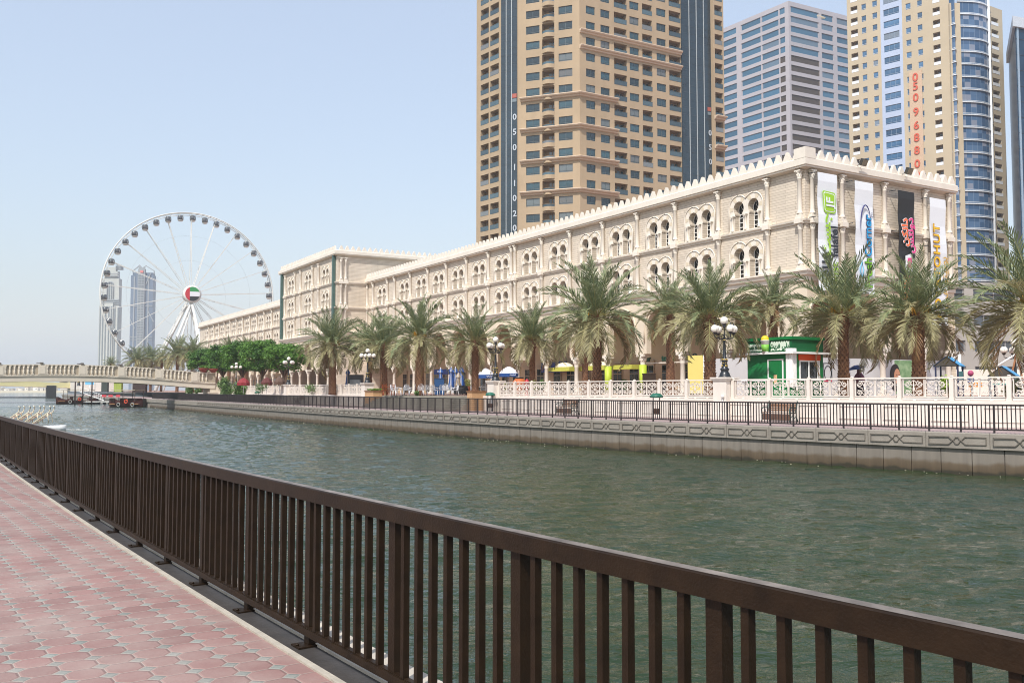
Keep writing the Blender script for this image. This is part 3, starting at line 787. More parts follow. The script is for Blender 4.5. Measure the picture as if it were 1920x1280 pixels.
b.tube([(u, -0.07, v) for u, v in outer_ring(RR + 0.03)], 0.055, 5, 0)
for h_ in hs_:
    A_ = [b.P((u, -0.05, v)) for u, v in h_]; B_ = [b.P((u, REV, v)) for u, v in h_]
    for i in range(len(h_)): b.idx([A_[i], A_[(i + 1) % len(h_)], B_[(i + 1) % len(h_)], B_[i]], 1, 4 < i < 20)
# voussoir joints: shallow raised wedges
for s_ in (-1, 1):
    for k in range(0, 7, 2):
        a0 = math.radians(-10 + k * 30 if s_ > 0 else 190 - k * 30); a1 = a0 + s_ * math.radians(22)
        q = [(s_ * UU + rr_ * math.cos(a_), CV + rr_ * math.sin(a_)) for rr_, a_ in ((0.62, a0), (0.97, a0), (0.97, a1), (0.62, a1))]
        if all(x * s_ > 0.02 for x, _ in q): b.prism(q if s_ > 0 else q[::-1], -0.068, -0.04, lambda u, v, o: (u, o, v), 2, (True, False))
b.box((0, -0.06, 0.06), (3.72, 0.14, 0.1), mi=0)
win_me = take(b.build('window', [trim, stone, mat('voussoir', 'd6c8b0', 0.75, var=0.06)]))
b = MB()
for s_ in (-UU, UU):
    for h_ in (hole(s_, 0),):
        n_ = len(h_)
        cx, cz = s_, 1.4
        inn = [(cx + (u - cx) * 0.87, cz + (v - cz) * 0.95) for u, v in h_]
        b.tess(h_, [inn], lambda u, v: (u, REV - 0.10, v))
    for u in (s_ - 0.0,): b.box((u, REV - 0.11, 0.98), (0.045, 0.06, 1.7))
    for v in (0.5, 0.88, 1.26): b.box((s_, REV - 0.112, v), (0.84, 0.055, 0.05))
    b.box((s_, REV - 0.112, 1.55), (0.7, 0.055, 0.045))
    for sg in (-1, 1): b.tube([(s_, REV - 0.11, 1.85), (s_ + sg * 0.22, REV - 0.11, 2.1), (s_ + sg * 0.2, REV - 0.11, 2.4)], 0.018, 4)
wframe_me = take(b.build('window_frame', white))
b = MB()
for s_ in (-UU, UU): b.box((s_, REV - 0.04, 1.32), (1.12, 0.03, 2.45))
wpane_me = take(b.build('glass_pane', glass))
b = MB()
for u in (0.0,):
    b.lathe([(0.13, 0.12), (0.13, 0.2), (0.085, 0.25), (0.08, 1.15), (0.10, 1.18), (0.14, 1.28), (0.17, 1.34)], (u, -0.10, 0), 8); b.box((u, -0.09, 1.375), (0.42, 0.30, 0.06))
wcol_me = take(b.build('colonnette', trim))
def column_mesh(h):
    b = MB(); b.box((0, 0, 0.14), (0.58, 0.46, 0.28)); b.box((0, 0, 0.36), (0.44, 0.38, 0.2)); b.lathe([(0.25, 0.45), (0.24, 0.52), (0.19, 0.58), (0.175, 0.75), (0.16, h - 0.66), (0.19, h - 0.63), (0.165, h - 0.58),
        (0.19, h - 0.5), (0.22, h - 0.36), (0.19, h - 0.33), (0.21, h - 0.24), (0.25, h - 0.12), (0.22, h - 0.1)], (0, 0, 0), 12)
    for k in range(8):
        a = k * PI / 4 + PI / 8; b.sphere((0.2 * math.cos(a), 0.2 * math.sin(a), h - 0.36), 0.055, 5, 4); b.sphere((0.24 * math.cos(a + .3), 0.24 * math.sin(a + .3), h - 0.16), 0.05, 5, 4)
    b.box((0, 0, h - 0.05), (0.56, 0.52, 0.1)); return take(b.build('column', trim))
colU = column_mesh(3.72); colB = column_mesh(4.1)

WPX = [1400, 1313, 1237, 1165, 1107, 1048, 995, 942, 899, 859.5, 823, 790.3, 758.8, 716.6]
CPX = [1503, 1442, 1350, 1269, 1197.6, 1133, 1071, 1018, 968, 961, 918, 876.7, 838.8, 804, 771, 741.5, 728, 701, 690]
WS = [s_of(x) for x in WPX]; CS = [s_of(x) for x in CPX]
BWPX = [604, 574, 545.5]; BCPX = [597 + 9, 586, 566, 553.5, 535.5]
BLW = [s_of(x, 16, PROJ) for x in (610.5, 578, 546)]; BLC = [s_of(x, 16, PROJ) for x in (598.5, 587, 564.5, 554, 536)]
WGPX = [387.6, 397, 407, 417, 427.5, 439, 450.2, 463.6, 476.7, 490, 504, 518.6]
WGS = [s_of(x, 16) for x in WGPX]
def bays(ws, lo, hi):
    """cuts between neighbouring windows"""
    e = [lo] + [(a + b_) / 2 for a, b_ in zip(ws, ws[1:])] + [hi]; return list(zip(e, e[1:]))
wins, cols4, colsU = [], [], []
def upper_wall(b, ws, lo, hi, y, levels):
    for v0, v1 in levels:
        for (e0, e1), c in zip(bays(ws, lo, hi), ws):
            b.tess([(-e1, v0), (-e0, v0), (-e0, v1), (-e1, v1)], [hole(-c - UU, v0), hole(-c + UU, v0)], lambda u, v: (u, y, v))
            wins.append(Matrix.Translation((-c, y, v0)))
def arcade_wall(b, ws, lo, hi, y, top, th=0.55):
    for (e0, e1), c in zip(bays(ws, lo, hi), ws):
        hw = min(1.95, (e1 - e0) / 2 - 0.55); sp_ = 5.9; z0 = 3.75
        arch = [(-c + hw, sp_)] + [(-c + hw * math.cos(k * PI / 14), sp_ + hw * math.sin(k * PI / 14)) for k in range(1, 14)] + [(-c - hw, sp_)]
        out = [(-e1, z0), (-e1, top), (-e0, top), (-e0, z0), (-c + hw, z0)] + arch + [(-c - hw, z0)]
        for yy in (y, y + th): b.tess(out, [], lambda u, v: (u, yy, v))
        pr = [(-e0, z0), (-c + hw, z0)] + arch + [(-c - hw, z0), (-e1, z0)]
        for p_, q_ in zip(pr, pr[1:]): b.face([(p_[0], y, p_[1]), (q_[0], y, q_[1]), (q_[0], y + th, q_[1]), (p_[0], y + th, p_[1])])
        b.tube([(u, y - 0.05, v) for u, v in [(-c + hw + .25, z0 + 1.0), (-c + hw + .25, sp_)] + [(-c + (hw + .25) * math.cos(k * PI / 14), sp_ + (hw + .25) * math.sin(k * PI / 14)) for k in range(1, 14)] + [(-c - hw - .25, sp_), (-c - hw - .25, z0 + 1.0)]], 0.08, 5)
b = MB(); upper_wall(b, WS, 0.0, BL0, 0.0, ((Z0, Z1), (Z1, Z2 + 0.1)))
b.face([(0, 0, Z0), (0, 17.9, Z0), (0, 17.9, Z2 + .1), (0, 0, Z2 + .1)])
b.face([(0, 17.9, 0), (0, 17.9, Z2 + .1), (-40, 17.9, Z2 + .1), (-40, 17.9, 0)])
b.build('main_wall', stone, hall)
b = MB(); upper_wall(b, BLW, BL0, BL1, -PROJ, ((Z0, Z1), (Z1, Z2), (Z2, Z3 + .1)))
for x in (-BL0, -BL1): b.face([(x, -PROJ, 0), (x, 24, 0), (x, 24, Z3 + .1), (x, -PROJ, Z3 + .1)])
b.face([(-BL0, 24, 0), (-BL0, 24, Z3), (-BL1, 24, Z3), (-BL1, 24, 0)])
b.build('block_wall', stone, hall)
b = MB(); upper_wall(b, WGS[::-1], BL1, WEND, 0.0, ((Z0, Z1), (Z1, Z2 + .1)))
b.face([(-WEND, 0, 0), (-WEND, 15, 0), (-WEND, 15, Z2), (-WEND, 0, Z2)])
b.build('wing_wall', stone, hall)
b = MB(); arcade_wall(b, WS, 0.0, BL0, 0.0, Z0); arcade_wall(b, BLW, BL0, BL1, -PROJ, Z0); arcade_wall(b, WGS[::-1], BL1, WEND, 0.0, Z0)
# arcade of the banner face
M_ = Matrix(((0, -1, 0, 0), (1, 0, 0, 0), (0, 0, 1, 0), (0, 0, 0, 1)))       # x along +Y of the hall, y (into wall) along -X
b.M = M_; arcade_wall(b, [-1.9, -6.3, -11.4, -15.9][::-1], -17.9, 0.0, 0.0, Z0); b.M = None
b.build('arcade_wall', trim2 if False else mat('arcade_stone', 'd8cab4', 0.75, var=0.07, scale=0.6, bump=0.1), hall)
# arcade interior: back wall, ceiling, piers
sh = mat('shop_wall', 'c4ab8c', 0.8, var=0.08, scale=0.5)
b = MB(); b.face([(-4.5, 4.5, 0), (-WEND, 4.5, 0), (-WEND, 4.5, Z0 - .2), (-4.5, 4.5, Z0 - .2)])
b.face([(-4.5, 4.5, 0), (-4.5, 17.9, 0), (-4.5, 17.9, Z0 - .2), (-4.5, 4.5, Z0 - .2)])
b.face([(0, 0, Z0 - .2), (-WEND, 0, Z0 - .2), (-WEND, 4.5, Z0 - .2), (0, 4.5, Z0 - .2)]); b.face([(0, 4.5, Z0 - .2), (-4.5, 4.5, Z0 - .2), (-4.5, 17.9, Z0 - .2), (0, 17.9, Z0 - .2)])
b.face([(-BL0, -PROJ, Z0 - .2), (-BL1, -PROJ, Z0 - .2), (-BL1, 0, Z0 - .2), (-BL0, 0, Z0 - .2)])
b.build('arcade_back', sh, hall)
b = MB(); b.box((0, 0, 1.55), (1.5, 0.12, 3.1), mi=0); b.box((-0.36, -0.07, 1.5), (0.62, 0.05, 2.7), mi=1); b.box((0.36, -0.07, 1.5), (0.62, 0.05, 2.7), mi=1)
b.box((0, -0.1, 3.25), (1.8, 0.2, 0.22), mi=0); b.box((0, -0.09, 2.1), (1.36, 0.05, 0.05), mi=0)
shopw = take(b.build('shop_window', [mat('shop_frame', 'b9a287', 0.6), glass]))
Ms = []
for c in WS + WGS[::-1]:
    for d in (-1.35, 1.35): Ms.append(Matrix.Translation((-c + d, 4.42, 0)))
for c in BLW:
    for d in (-2.2, 0, 2.2): Ms.append(Matrix.Translation((-c + d, 4.42, 0)))
repeat('shop_window', shopw, Ms, hall)
# columns of the upper floors
def add_cols(ss, y, levels, me=colU):
    for v0 in levels:
        for s_ in ss: yield Matrix.Translation((-s_, y - 0.16, v0))
Ms = list(add_cols(CS, 0.0, (Z1,))) + list(add_cols(CS, 0.0, (Z0,)))
R90 = Matrix.Rotation(PI / 2, 4, 'Z')
RC = [0.55, 3.85, 8.85, 14.0, 17.2]
Ms += [Matrix.Translation((0.16, u, z)) @ R90 for z in (Z1, Z0) for u in RC]
RBC = [-PROJ + 0.5, -PROJ + 1.25]
Ms += list(add_cols(BLC, -PROJ, (Z2, Z1, Z0)))
Ms += [Matrix.Translation((-BL0 + 0.16, u, z)) @ R90 for z in (Z2, Z1, Z0) for u in RBC]
wcols = []
for a_, c_ in bays(WGS[::-1], BL1, WEND)[1:]: wcols.append(a_)
Ms += list(add_cols(wcols, 0.0, (Z1, Z0)))
repeat('column', colU, Ms, hall)
# arcade columns
def arc_col():
    b = MB(); b.box((0, 0, 0.1), (0.62, 0.62, 0.2)); b.lathe([(0.29, 0.2), (0.25, 0.3), (0.235, 0.4), (0.21, 2.75), (0.25, 2.8), (0.22, 2.86), (0.27, 3.0), (0.34, 3.25), (0.40, 3.5)], n=14)
    for k in range(8):
        a = k * PI / 4; b.sphere((0.31 * math.cos(a), 0.31 * math.sin(a), 3.2), 0.08, 5, 4); b.sphere((0.36 * math.cos(a + .4), 0.36 * math.sin(a + .4), 3.42), 0.07, 5, 4)
    b.box((0, 0, 3.63), (0.95, 0.75, 0.26)); return take(b.build('arcade_column', trim))
acol = arc_col()
edges = [a for a, _ in bays(WS, 0, BL0)][1:]
Ms = [Matrix.Translation((-e, 0.25, 0)) for e in edges] + [Matrix.Translation((-e, 0.25, 0)) for e in wcols] + [Matrix.Translation((-e, -PROJ + 0.25, 0)) for e in [a for a, _ in bays(BLW, BL0 + .4, BL1 - .4)] + [BL1 - .4, BL0 + 4.4, BL0 + 14, BL0 + 23]]
Ms += [Matrix.Translation((-0.3, u, 0)) @ R90 for u in (0.5, 3.9, 8.85, 14.0, 17.3)]
repeat('arcade_column', acol, Ms, hall)
o = [c for c in kids(hall) if c.name.startswith('arcade_column')]
lime = mat('lime_wrap', 'b0c43a', 0.5, var=0.05, scale=3)
b = MB(); b.lathe([(0.34, 0.15), (0.34, 2.75)], n=16); wrap = take(b.build('lime_wrap', lime))
for px in (1137, 1202):
    s_ = s_of(px, 3); e = min(edges, key=lambda q: abs(q - s_)); q = link('lime_wrap', wrap, hall); q.location = (-e, 0.25, 0)
# string courses, ledge, cornice, parapet
MP = [Vector((-BL0, 0, 0)), Vector((0, 0, 0)), Vector((0, 17.9, 0))]
BP = [Vector((-BL1, 20, 0)), Vector((-BL1, -PROJ, 0)), Vector((-BL0, -PROJ, 0)), Vector((-BL0, 24, 0))]
BPs = [Vector((-BL1, 0, 0)), Vector((-BL1, -PROJ, 0)), Vector((-BL0, -PROJ, 0)), Vector((-BL0, 0, 0))]
WP = [Vector((-WEND, 14, 0)), Vector((-WEND, 0, 0)), Vector((-BL1, 0, 0))]
sc_p = [(0.0, -0.30), (0.10, -0.28), (0.12, -0.14), (0.24, -0.10), (0.27, 0.02), (0.0, 0.06)]
led_p = [(0.0, -0.75), (0.12, -0.72), (0.14, -0.42), (0.34, -0.34), (0.42, -0.1), (0.5, -0.06), (0.5, 0.06), (0.0, 0.1)]
cor_p = [(0.0, -0.1), (0.5, 0.0), (0.5, 0.09), (0.58, 0.14), (0.58, 0.60), (0.48, 0.66), (0.12, 0.66), (0.12, -0.0)]
b = MB()
sweep(b, [Vector((p.x, p.y, Z1)) for p in MP], sc_p); sweep(b, [Vector((p.x, p.y, Z1)) for p in WP], sc_p)
for z in (Z1, Z2): sweep(b, [Vector((p.x, p.y, z)) for p in BPs], sc_p)
for P in (MP, BPs, WP): sweep(b, [Vector((p.x, p.y, Z0)) for p in P], led_p)
for s_ in CS: b.box((-s_, -0.22, Z1 - 0.1), (0.66, 0.5, 0.36))
for u in RC: b.box((0.22, u, Z1 - 0.1), (0.5, 0.66, 0.36))
for s_ in wcols: b.box((-s_, -0.22, Z1 - 0.1), (0.66, 0.5, 0.36))
for z in (Z1, Z2):
    for s_ in BLC: b.box((-s_, -PROJ - 0.22, z - 0.1), (0.66, 0.5, 0.36))
    b.box((-BL0 + 0.22, -PROJ + 0.87, z - 0.1), (0.5, 1.45, 0.36))
b.build('string_course', trim, hall)
b = MB()
for P, z in ((MP, Z2), (BP, Z3), (WP, Z2)): sweep(b, [Vector((p.x, p.y, z)) for p in P], cor_p)
b.build('cornice', trim, hall)
def merlons(P, z, step=0.92):
    b = MB()
    for a_, c_ in zip(P, P[1:]):
        L = (c_ - a_).length; t = (c_ - a_).normalized(); n_ = int(L / step); st = L / n_
        for k in range(n_):
            p = a_ + t * (st * (k + 0.5)); M = frame(p, t, z) @ Matrix.Translation((0, -0.28, 0))
            out = []
            W = [(0.45, 0), (0.43, 0.08), (0.38, 0.08), (0.36, 0.22), (0.31, 0.22), (0.29, 0.36), (0.24, 0.36), (0.22, 0.5), (0.17, 0.5), (0.15, 0.64), (0.10, 0.64), (0.08, 0.76)]
            out = [(-x, y) for x, y in W] + [(x, y) for x, y in W[::-1]]
            b.prism(out, -0.12, 0.12, lambda u, v, o: M @ Vector((u, o, v)))
    return b
for P, z in ((MP, Z2 + 0.65), (BP, Z3 + 0.65), (WP, Z2 + 0.65)):
    b = merlons(P, z)
    if P is MP: b.box((0.28 - 0.25, -0.28 + 0.25, z + 0.38), (1.1, 1.1, 0.80))
    b.build('parapet', trim, hall)
b = MB(); b.face([(0, 0, Z2 + .6), (0, 18, Z2 + .6), (-BL0, 18, Z2 + .6), (-BL0, 0, Z2 + .6)]); b.face([(-BL0, -PROJ, Z3 + .6), (-BL0, 24, Z3 + .6), (-BL1, 24, Z3 + .6), (-BL1, -PROJ, Z3 + .6)])
b.face([(-BL1, 0, Z2 + .6), (-BL1, 15, Z2 + .6), (-WEND, 15, Z2 + .6), (-WEND, 0, Z2 + .6)]); b.build('roof', mat('roof_screed', '9a9488', 0.9), hall)
repeat('window', win_me, wins, hall, 100, (('window_frame', wframe_me), ('glass_pane', wpane_me)))
for o in [c for c in kids(hall) if c.name.split('.')[0] == 'window' and not c.get('kind')]:
    for u in (-1.42, 0.0, 1.42): q = link('colonnette', wcol_me, o); q.location = (u, 0, 0)
teal = mat('teal_panel', '47605a', 0.5, var=0.2, scale=3)
for s_ in (s_of(628, 16, PROJ), s_of(530.5, 16, PROJ)):
    b = MB(); b.box((-s_, -PROJ - 0.25, (Z0 + Z3) / 2 + 0.1), (0.55, 0.4, Z3 - Z0 - 0.2)); b.build('teal_pilaster', teal, hall)
# roof floodlights over the banners
for u in (10.2, 14.9 - 1.2):
    t_ = thing('floodlight', 'dark square floodlight on the parapet above the ' + ('black banner, left of the other floodlight' if u < 12 else 'wall between black and yellow-lettered banners'), 'floodlight', group='floodlights on the parapet')
hw_ = hall.matrix_world
def H(x, y, z): return parent_mat(hall) @ Vector((x, y, z))
fl = [o for o in bpy.data.objects if o.name.startswith('floodlight')]
fpx = (1617, 1702)
for o, px in zip(fl, fpx):
    tt = (px - 960) / F
    u = 10.0
    for _ in range(20):
        p = H(0.9, u, 18.95 - ZP + .2); u += (tt - (p.x / (p.y * CP + (p.z - HC) * SP))) * 110
    o.location = H(0.9, u, 18.95 - ZP - 0.05); o.rotation_euler = (0, 0, hall.rotation_euler.z + PI / 2)
    o['label'] = 'dark floodlight on the parapet above the white banner with the blue oval' if px < 1650 else 'dark floodlight on the parapet right of the black banner'
    b = MB(); b.tube([(0, 0.7, 0), (0, 0.1, 0.12)], 0.035, 5); b.build('bracket', mat('grey_metal', '9a9a98', 0.5), o)
    b = MB(); M = Matrix.Translation((0, -0.1, 0.15)) @ Matrix.Rotation(math.radians(28), 4, 'X'); b.box((0, 0, 0), (0.62, 0.26, 0.52), M=M, mi=0); b.box((0, -0.14, 0), (0.54, 0.03, 0.44), M=M, mi=1)
    b.build('lamp_head', [mat('dark_housing', '3a3833', 0.5), mat('dull_lens', '8a8672', 0.2)], o)

# --- banners on the end face
bw_m = mat('banner_white', 'e6e9ec', 0.5, var=0.02, scale=1); bb_m = mat('banner_black', (0.018, 0.017, 0.016), 0.5, var=0.1)
def ink(h): return mat('ink_' + h, h, 0.5, var=0)
YV = Vector((1, 0, 0))
def u_px(px, z, xo):
    tt = (px - 960) / F; u = 8.0
    for _ in range(25):
        p = H(xo, u, z - ZP); u += (tt - (p.x / (p.y * CP + (p.z - HC) * SP))) * 110
    return u
def banner(px0, px1, label, m, ztop, zbot):
    u0, u1 = u_px(px0, ztop, 0.75), u_px(px1, ztop, 0.75)
    t = thing('banner', label, 'banner', H(0.75, (u0 + u1) / 2, zbot - ZP), hall.rotation_euler.z + PI / 2, 'tall advertising banners on the end wall')
    w_ = u1 - u0; h = ztop - zbot
    b = MB(); N = 14
    for k in range(N):
        za, zb = h * k / N, h * (k + 1) / N; ya, yb = 0.05 * math.sin(k * 1.3), 0.05 * math.sin((k + 1) * 1.3)
        for s_ in (0, 0.02): b.face([(-w_ / 2, ya + s_, za), (w_ / 2, ya + s_, za), (w_ / 2, yb + s_, zb), (-w_ / 2, yb + s_, zb)])
    b.build('banner_cloth', m, t)
    b = MB()
    for z in (h - 0.02, h * 0.62, 0.02):
        b.tube([(-w_ / 2 - 0.25, 0.6, z), (-w_ / 2 - 0.2, 0.05, z)], 0.035, 5); b.tube([(-w_ / 2, 0.04, z), (w_ / 2, 0.04, z)], 0.02, 5)
    b.build('banner_bracket', black, t)
    return t, w_, h
def VT(x, z, y=-0.08): # text reads upward: reading direction +z, letters' up = -x
    return wallM((x, y, z), (0, 0, 1), (-1, 0, 0))
# 1 green logo and falafel
t, w_, h = banner(1532.5, 1568.3, 'white banner with green square logo, nearest the building corner', bw_m, 17.75, 9.0)
g1, dk = ink('9ccb2b'), ink('2e3238')
M = Matrix.Translation((0.22, -0.08, h - 2.15))
def plate(outl, m, t, y, name='emblem', d=0.02):
    b = MB(); b.prism(outl, y, y + d, lambda u, v, o: (u, o, v)); return b.build(name, m, t)
plate([(-0.62, h - 1.45), (-0.5, h - 2.75), (-0.36, h - 2.98), (0.62, h - 2.98), (0.78, h - 2.85), (0.78, h - 1.55), (0.66, h - 1.40), (-0.5, h - 1.33)], g1, t, -0.09)
plate([(-0.52, h - 1.53), (-0.42, h - 2.7), (-0.3, h - 2.88), (0.58, h - 2.88), (0.68, h - 2.78), (0.68, h - 1.6), (0.6, h - 1.5), (-0.42, h - 1.43)], bw_m, t, -0.10)
plate([(-0.46, h - 1.58), (-0.37, h - 2.66), (-0.27, h - 2.82), (0.54, h - 2.82), (0.62, h - 2.74), (0.62, h - 1.66), (0.55, h - 1.56), (-0.38, h - 1.49)], g1, t, -0.11)
lettering('JF', 1.05, bw_m, wallM((0.13, -0.135, h - 2.17), (0, 0, 1), (-1, 0, 0)), t, 0.01, 0.02)
lettering('falafel', 1.02, dk, VT(0.62, h - 5.05, -0.1), t, 0.01, 0.03)
lettering('just', 1.02, g1, VT(0.62, h - 7.35, -0.1), t, 0.01, 0.012)
lettering(arab('جست'), 1.25, g1, VT(-0.25, h - 4.6, -0.1), t, 0.01, 0.04)
lettering(arab('فلافل'), 1.25, dk, VT(-0.25, h - 7.3, -0.1), t, 0.01, 0.04)
# 2 blue oval
t, w_, h = banner(1602.2, 1636.2, 'white banner with blue lettering inside a dark oval swoosh', bw_m, 17.6, 9.0)
navy, sky_, grn = ink('33366e'), ink('2f9fd6'), ink('7dba2f')
b = MB(); b.tube([(0.05 + 0.62 * math.cos(a), -0.1, h - 3.55 + 1.75 * math.sin(a)) for a in [math.radians(20 + k * 12) for k in range(16)]], [0.012 + 0.045 * math.sin(k / 15 * PI) for k in range(16)], 5); b.build('swoosh', navy, t)
lettering('Corner', 1.12, navy, VT(0.31, h - 4.15, -0.09), t, 0.008, 0.05, sx=0.95); lettering('Corner', 1.12, sky_, VT(0.31, h - 4.15, -0.115), t, 0.008, 0.012, sx=0.95)
lettering('Fresh', 1.12, ink('1f5f2a'), VT(0.31, h - 7.0, -0.09), t, 0.008, 0.05, sx=0.95); lettering('Fresh', 1.12, grn, VT(0.31, h - 7.0, -0.115), t, 0.008, 0.012, sx=0.95)
lettering('TM', 0.28, navy, VT(0.82, h - 2.5, -0.09), t, 0.006)
b = MB(); b.tube([(-0.55, -0.1, h - 7.4), (-0.72, -0.1, h - 6.8), (-0.5, -0.1, h - 6.1), (-0.32, -0.1, h - 6.8), (-0.5, -0.1, h - 7.4)], 0.045, 5); b.build('drop_emblem', ink('7cc3e6'), t)
# 3 black banner, orange and pink
t, w_, h = banner(1683.3, 1713.3, 'black banner with orange and pink lettering and a cup emblem', bb_m, 17.45, 9.0)
org, pnk = ink('f0703a'), ink('e0468a')
lettering(arab('دانكن'), 1.0, bw_m, VT(-0.33, h - 3.3, -0.09), t, 0.006, 0.075); lettering(arab('دونتس'), 1.0, bw_m, VT(0.38, h - 3.5, -0.09), t, 0.006, 0.06)
lettering(arab('دانكن'), 1.0, org, VT(-0.33, h - 3.3, -0.11), t, 0.006, 0.035); lettering(arab('دونتس'), 1.0, pnk, VT(0.38, h - 3.5, -0.11), t, 0.006, 0.035)
plate([(-0.35, h - 5.2), (-0.35, h - 6.3), (0.35, h - 6.5), (0.55, h - 6.3), (0.55, h - 5.3), (0.3, h - 5.0)], bw_m, t, -0.10, 'cup_emblem'); plate([(-0.1, h - 5.35), (-0.1, h - 6.1), (0.4, h - 6.2), (0.4, h - 5.3)], pnk, t, -0.115, 'cup_emblem')
lettering("DUNKIN'", 0.85, org, VT(-0.28, h - 7.6 - 0.55, -0.1), t, 0.008, 0.03, sx=0.8); lettering('DONUTS', 0.85, pnk, VT(0.38, h - 7.6 - 0.5, -0.1), t, 0.008, 0.03, sx=0.8)
# 4 yellow lettering
t, w_, h = banner(1742.5, 1772.0, 'white banner with yellow and brown capital lettering, farthest from the corner', bw_m, 17.3, 6.9)
ye, bz_ = ink('f0c022'), ink('8a5a28')
for wd, zc in (('HUT', h - 3.4), ('POTATO', h - 7.3)):
    lettering(wd, 1.15, bz_, VT(-0.3, zc, -0.09), t, 0.006, 0.05, spacing=1.15); lettering(wd, 1.15, ye, VT(-0.3, zc, -0.11), t, 0.006, 0.012, spacing=1.15)
lettering(arab('بوتيتو'), 1.05, ink('c9a04a'), VT(0.6, h - 5.9, -0.1), t, 0.006, 0.01); lettering(arab('هت'), 1.05, ink('c9a04a'), VT(0.6, h - 8.2, -0.1), t, 0.006, 0.01)
# hoarding under the end-face arcade
t = thing('hoarding', 'pale grey hoarding boards with a smiling woman poster behind the columns', 'hoarding', H(-0.9, 9, 0), hall.rotation_euler.z + PI / 2)
hm = mat('hoarding_grey', 'c7c6c6', 0.6, var=0.03, scale=1)
b = MB(); b.box((0, 0, 1.45), (18, 0.08, 2.9)); b.build('board', hm, t)
xw = u_px(1700, 3.5, -0.8) - 9
b = MB(); b.box((xw, -0.05, 1.5), (2.9, 0.02, 2.7), mi=0); b.build('poster', mat('poster_green', '9db58c', 0.6, color2='4f7d4c', scale=1.6), t)
xf = u_px(1681, 3, -0.8) - 9
face_m = mat('poster_skin', 'c08a6c', 0.6, var=0.05); hair_m = mat('poster_hair', '2a2322', 0.6, var=0.1)
plate([(xf + .55 * math.cos(a) * (1 if math.cos(a) > 0 else 1.25) - .08, 1.7 + .85 * math.sin(a) - (0.5 if math.sin(a) < -0.5 else 0)) for a in [k * PI / 12 for k in range(24)]], hair_m, t, -0.075, 'poster_hair', 0.01)
plate([(xf + .1 + .38 * math.cos(a), 1.55 + .62 * math.sin(a)) for a in [k * PI / 10 for k in range(20)]], face_m, t, -0.09, 'poster_face', 0.01)
for dx in (-0.06, 0.22): plate([(xf + .1 + dx + .07 * math.cos(a), 1.68 + .035 * math.sin(a)) for a in [k * PI / 4 for k in range(8)]], hair_m, t, -0.10, 'poster_eye', 0.008)
plate([(xf + .17 + .13 * math.cos(a), 1.27 + .05 * math.sin(a)) for a in [k * PI / 6 for k in range(12)]], bw_m, t, -0.10, 'poster_mouth', 0.008)
xe = u_px(1553, 3, -0.8) - 9
b = MB(); b.tube([(xe - .45, -0.06, 1.3), (xe - .45, -0.06, 2.5), (xe + .45, -0.06, 2.5), (xe + .45, -0.06, 1.3)], 0.03, 4); b.tube([(xe + .38 * math.cos(a), -0.06, 1.75 + .55 * math.sin(a)) for a in [k * PI / 8 for k in range(17)]], 0.025, 4)
b.build('poster_emblem', black, t)
b = MB(); b.box((xe, -0.06, 1.15), (0.9, 0.02, 0.12)); b.build('poster_stripe', ink('c83a56'), t)
# hoarding and yellow panel on the canal side
sA, sB = s_of(1398, 3) , s_of(1330, 3)
t = thing('hoarding', 'pale hoarding left of the green kiosk with a yellow end panel', 'hoarding', H(-s_of(1360, 3), -0.4, 0), hall.rotation_euler.z)
b = MB(); b.box((0, 0, 1.5), (sB - sA + 2, 0.08, 3.0)); b.build('board', hm, t)
t2 = -(s_of(1313, 3)) + s_of(1360, 3)
b = MB(); b.box((t2, -0.1, 1.75), (1.9, 0.06, 3.2)); b.build('yellow_panel', ink('e6d67c'), t)
b = MB(); b.box((t2 + 1.25, -0.1, 1.75), (0.6, 0.06, 3.2)); b.build('white_panel', bw_m, t)
# shop signs
t = thing('shop_sign', 'dark green shop lettering above the glass shopfront beside the yellow panel', 'sign', H(-s_of(1270, 4.4, -3), 2.6, 3.25), hall.rotation_euler.z)
b = MB(); b.box((0, 0.12, -0.25), (9.4, 0.3, 0.12)); b.build('sign_ledge', trim, t)
lettering('Bar       tel        ollo Ousrj', 0.82, mat('sign_green', (0.01, 0.06, 0.035), 0.4), wallM((0, -0.05, 0.15), (1, 0, 0)), t, 0.05, 0.012)
t = thing('shop_sign', 'dark blue shop sign above a doorway left of the yellow awning', 'sign', H(-s_of(1030, 4.2, -3), 3.6, 3.05), hall.rotation_euler.z)
b = MB(); b.box((0, 0, 0), (5.0, 0.2, 1.2)); b.build('sign_board', mat('sign_blue', '1d3470', 0.4, var=0.1), t)
for k, (px, wd, nm) in enumerate(((1058, 4.2, 'yellow awning left of the two thick palm trunks'), (1122, 4.0, 'yellow awning behind the two thick palm trunks'), (1178, 3.0, 'plain lime awning strip between the lime wrapped columns'))):
    t = thing('awning', nm, 'awning', H(-s_of(px, 4, -1.6), 1.6, 2.65), hall.rotation_euler.z, 'yellow awnings under the arcade')
    b = MB(); b.box((0, 0, 0), (wd, 1.6, 0.42)); b.build('valance', mat('awning_yellow', 'bcbc50', 0.6, var=0.05), t)
    if k < 2:
        b = MB(); b.lathe([(1.55, 0), (1.3, 0.22), (0.8, 0.42), (0.2, 0.52), (0, 0.53)], n=14); q = b.build('awning_top', mat('awning_cream', 'efe3c4', 0.7), t); q.location = (0, 0, 0.22); q.scale = (1, 0.5, 1)

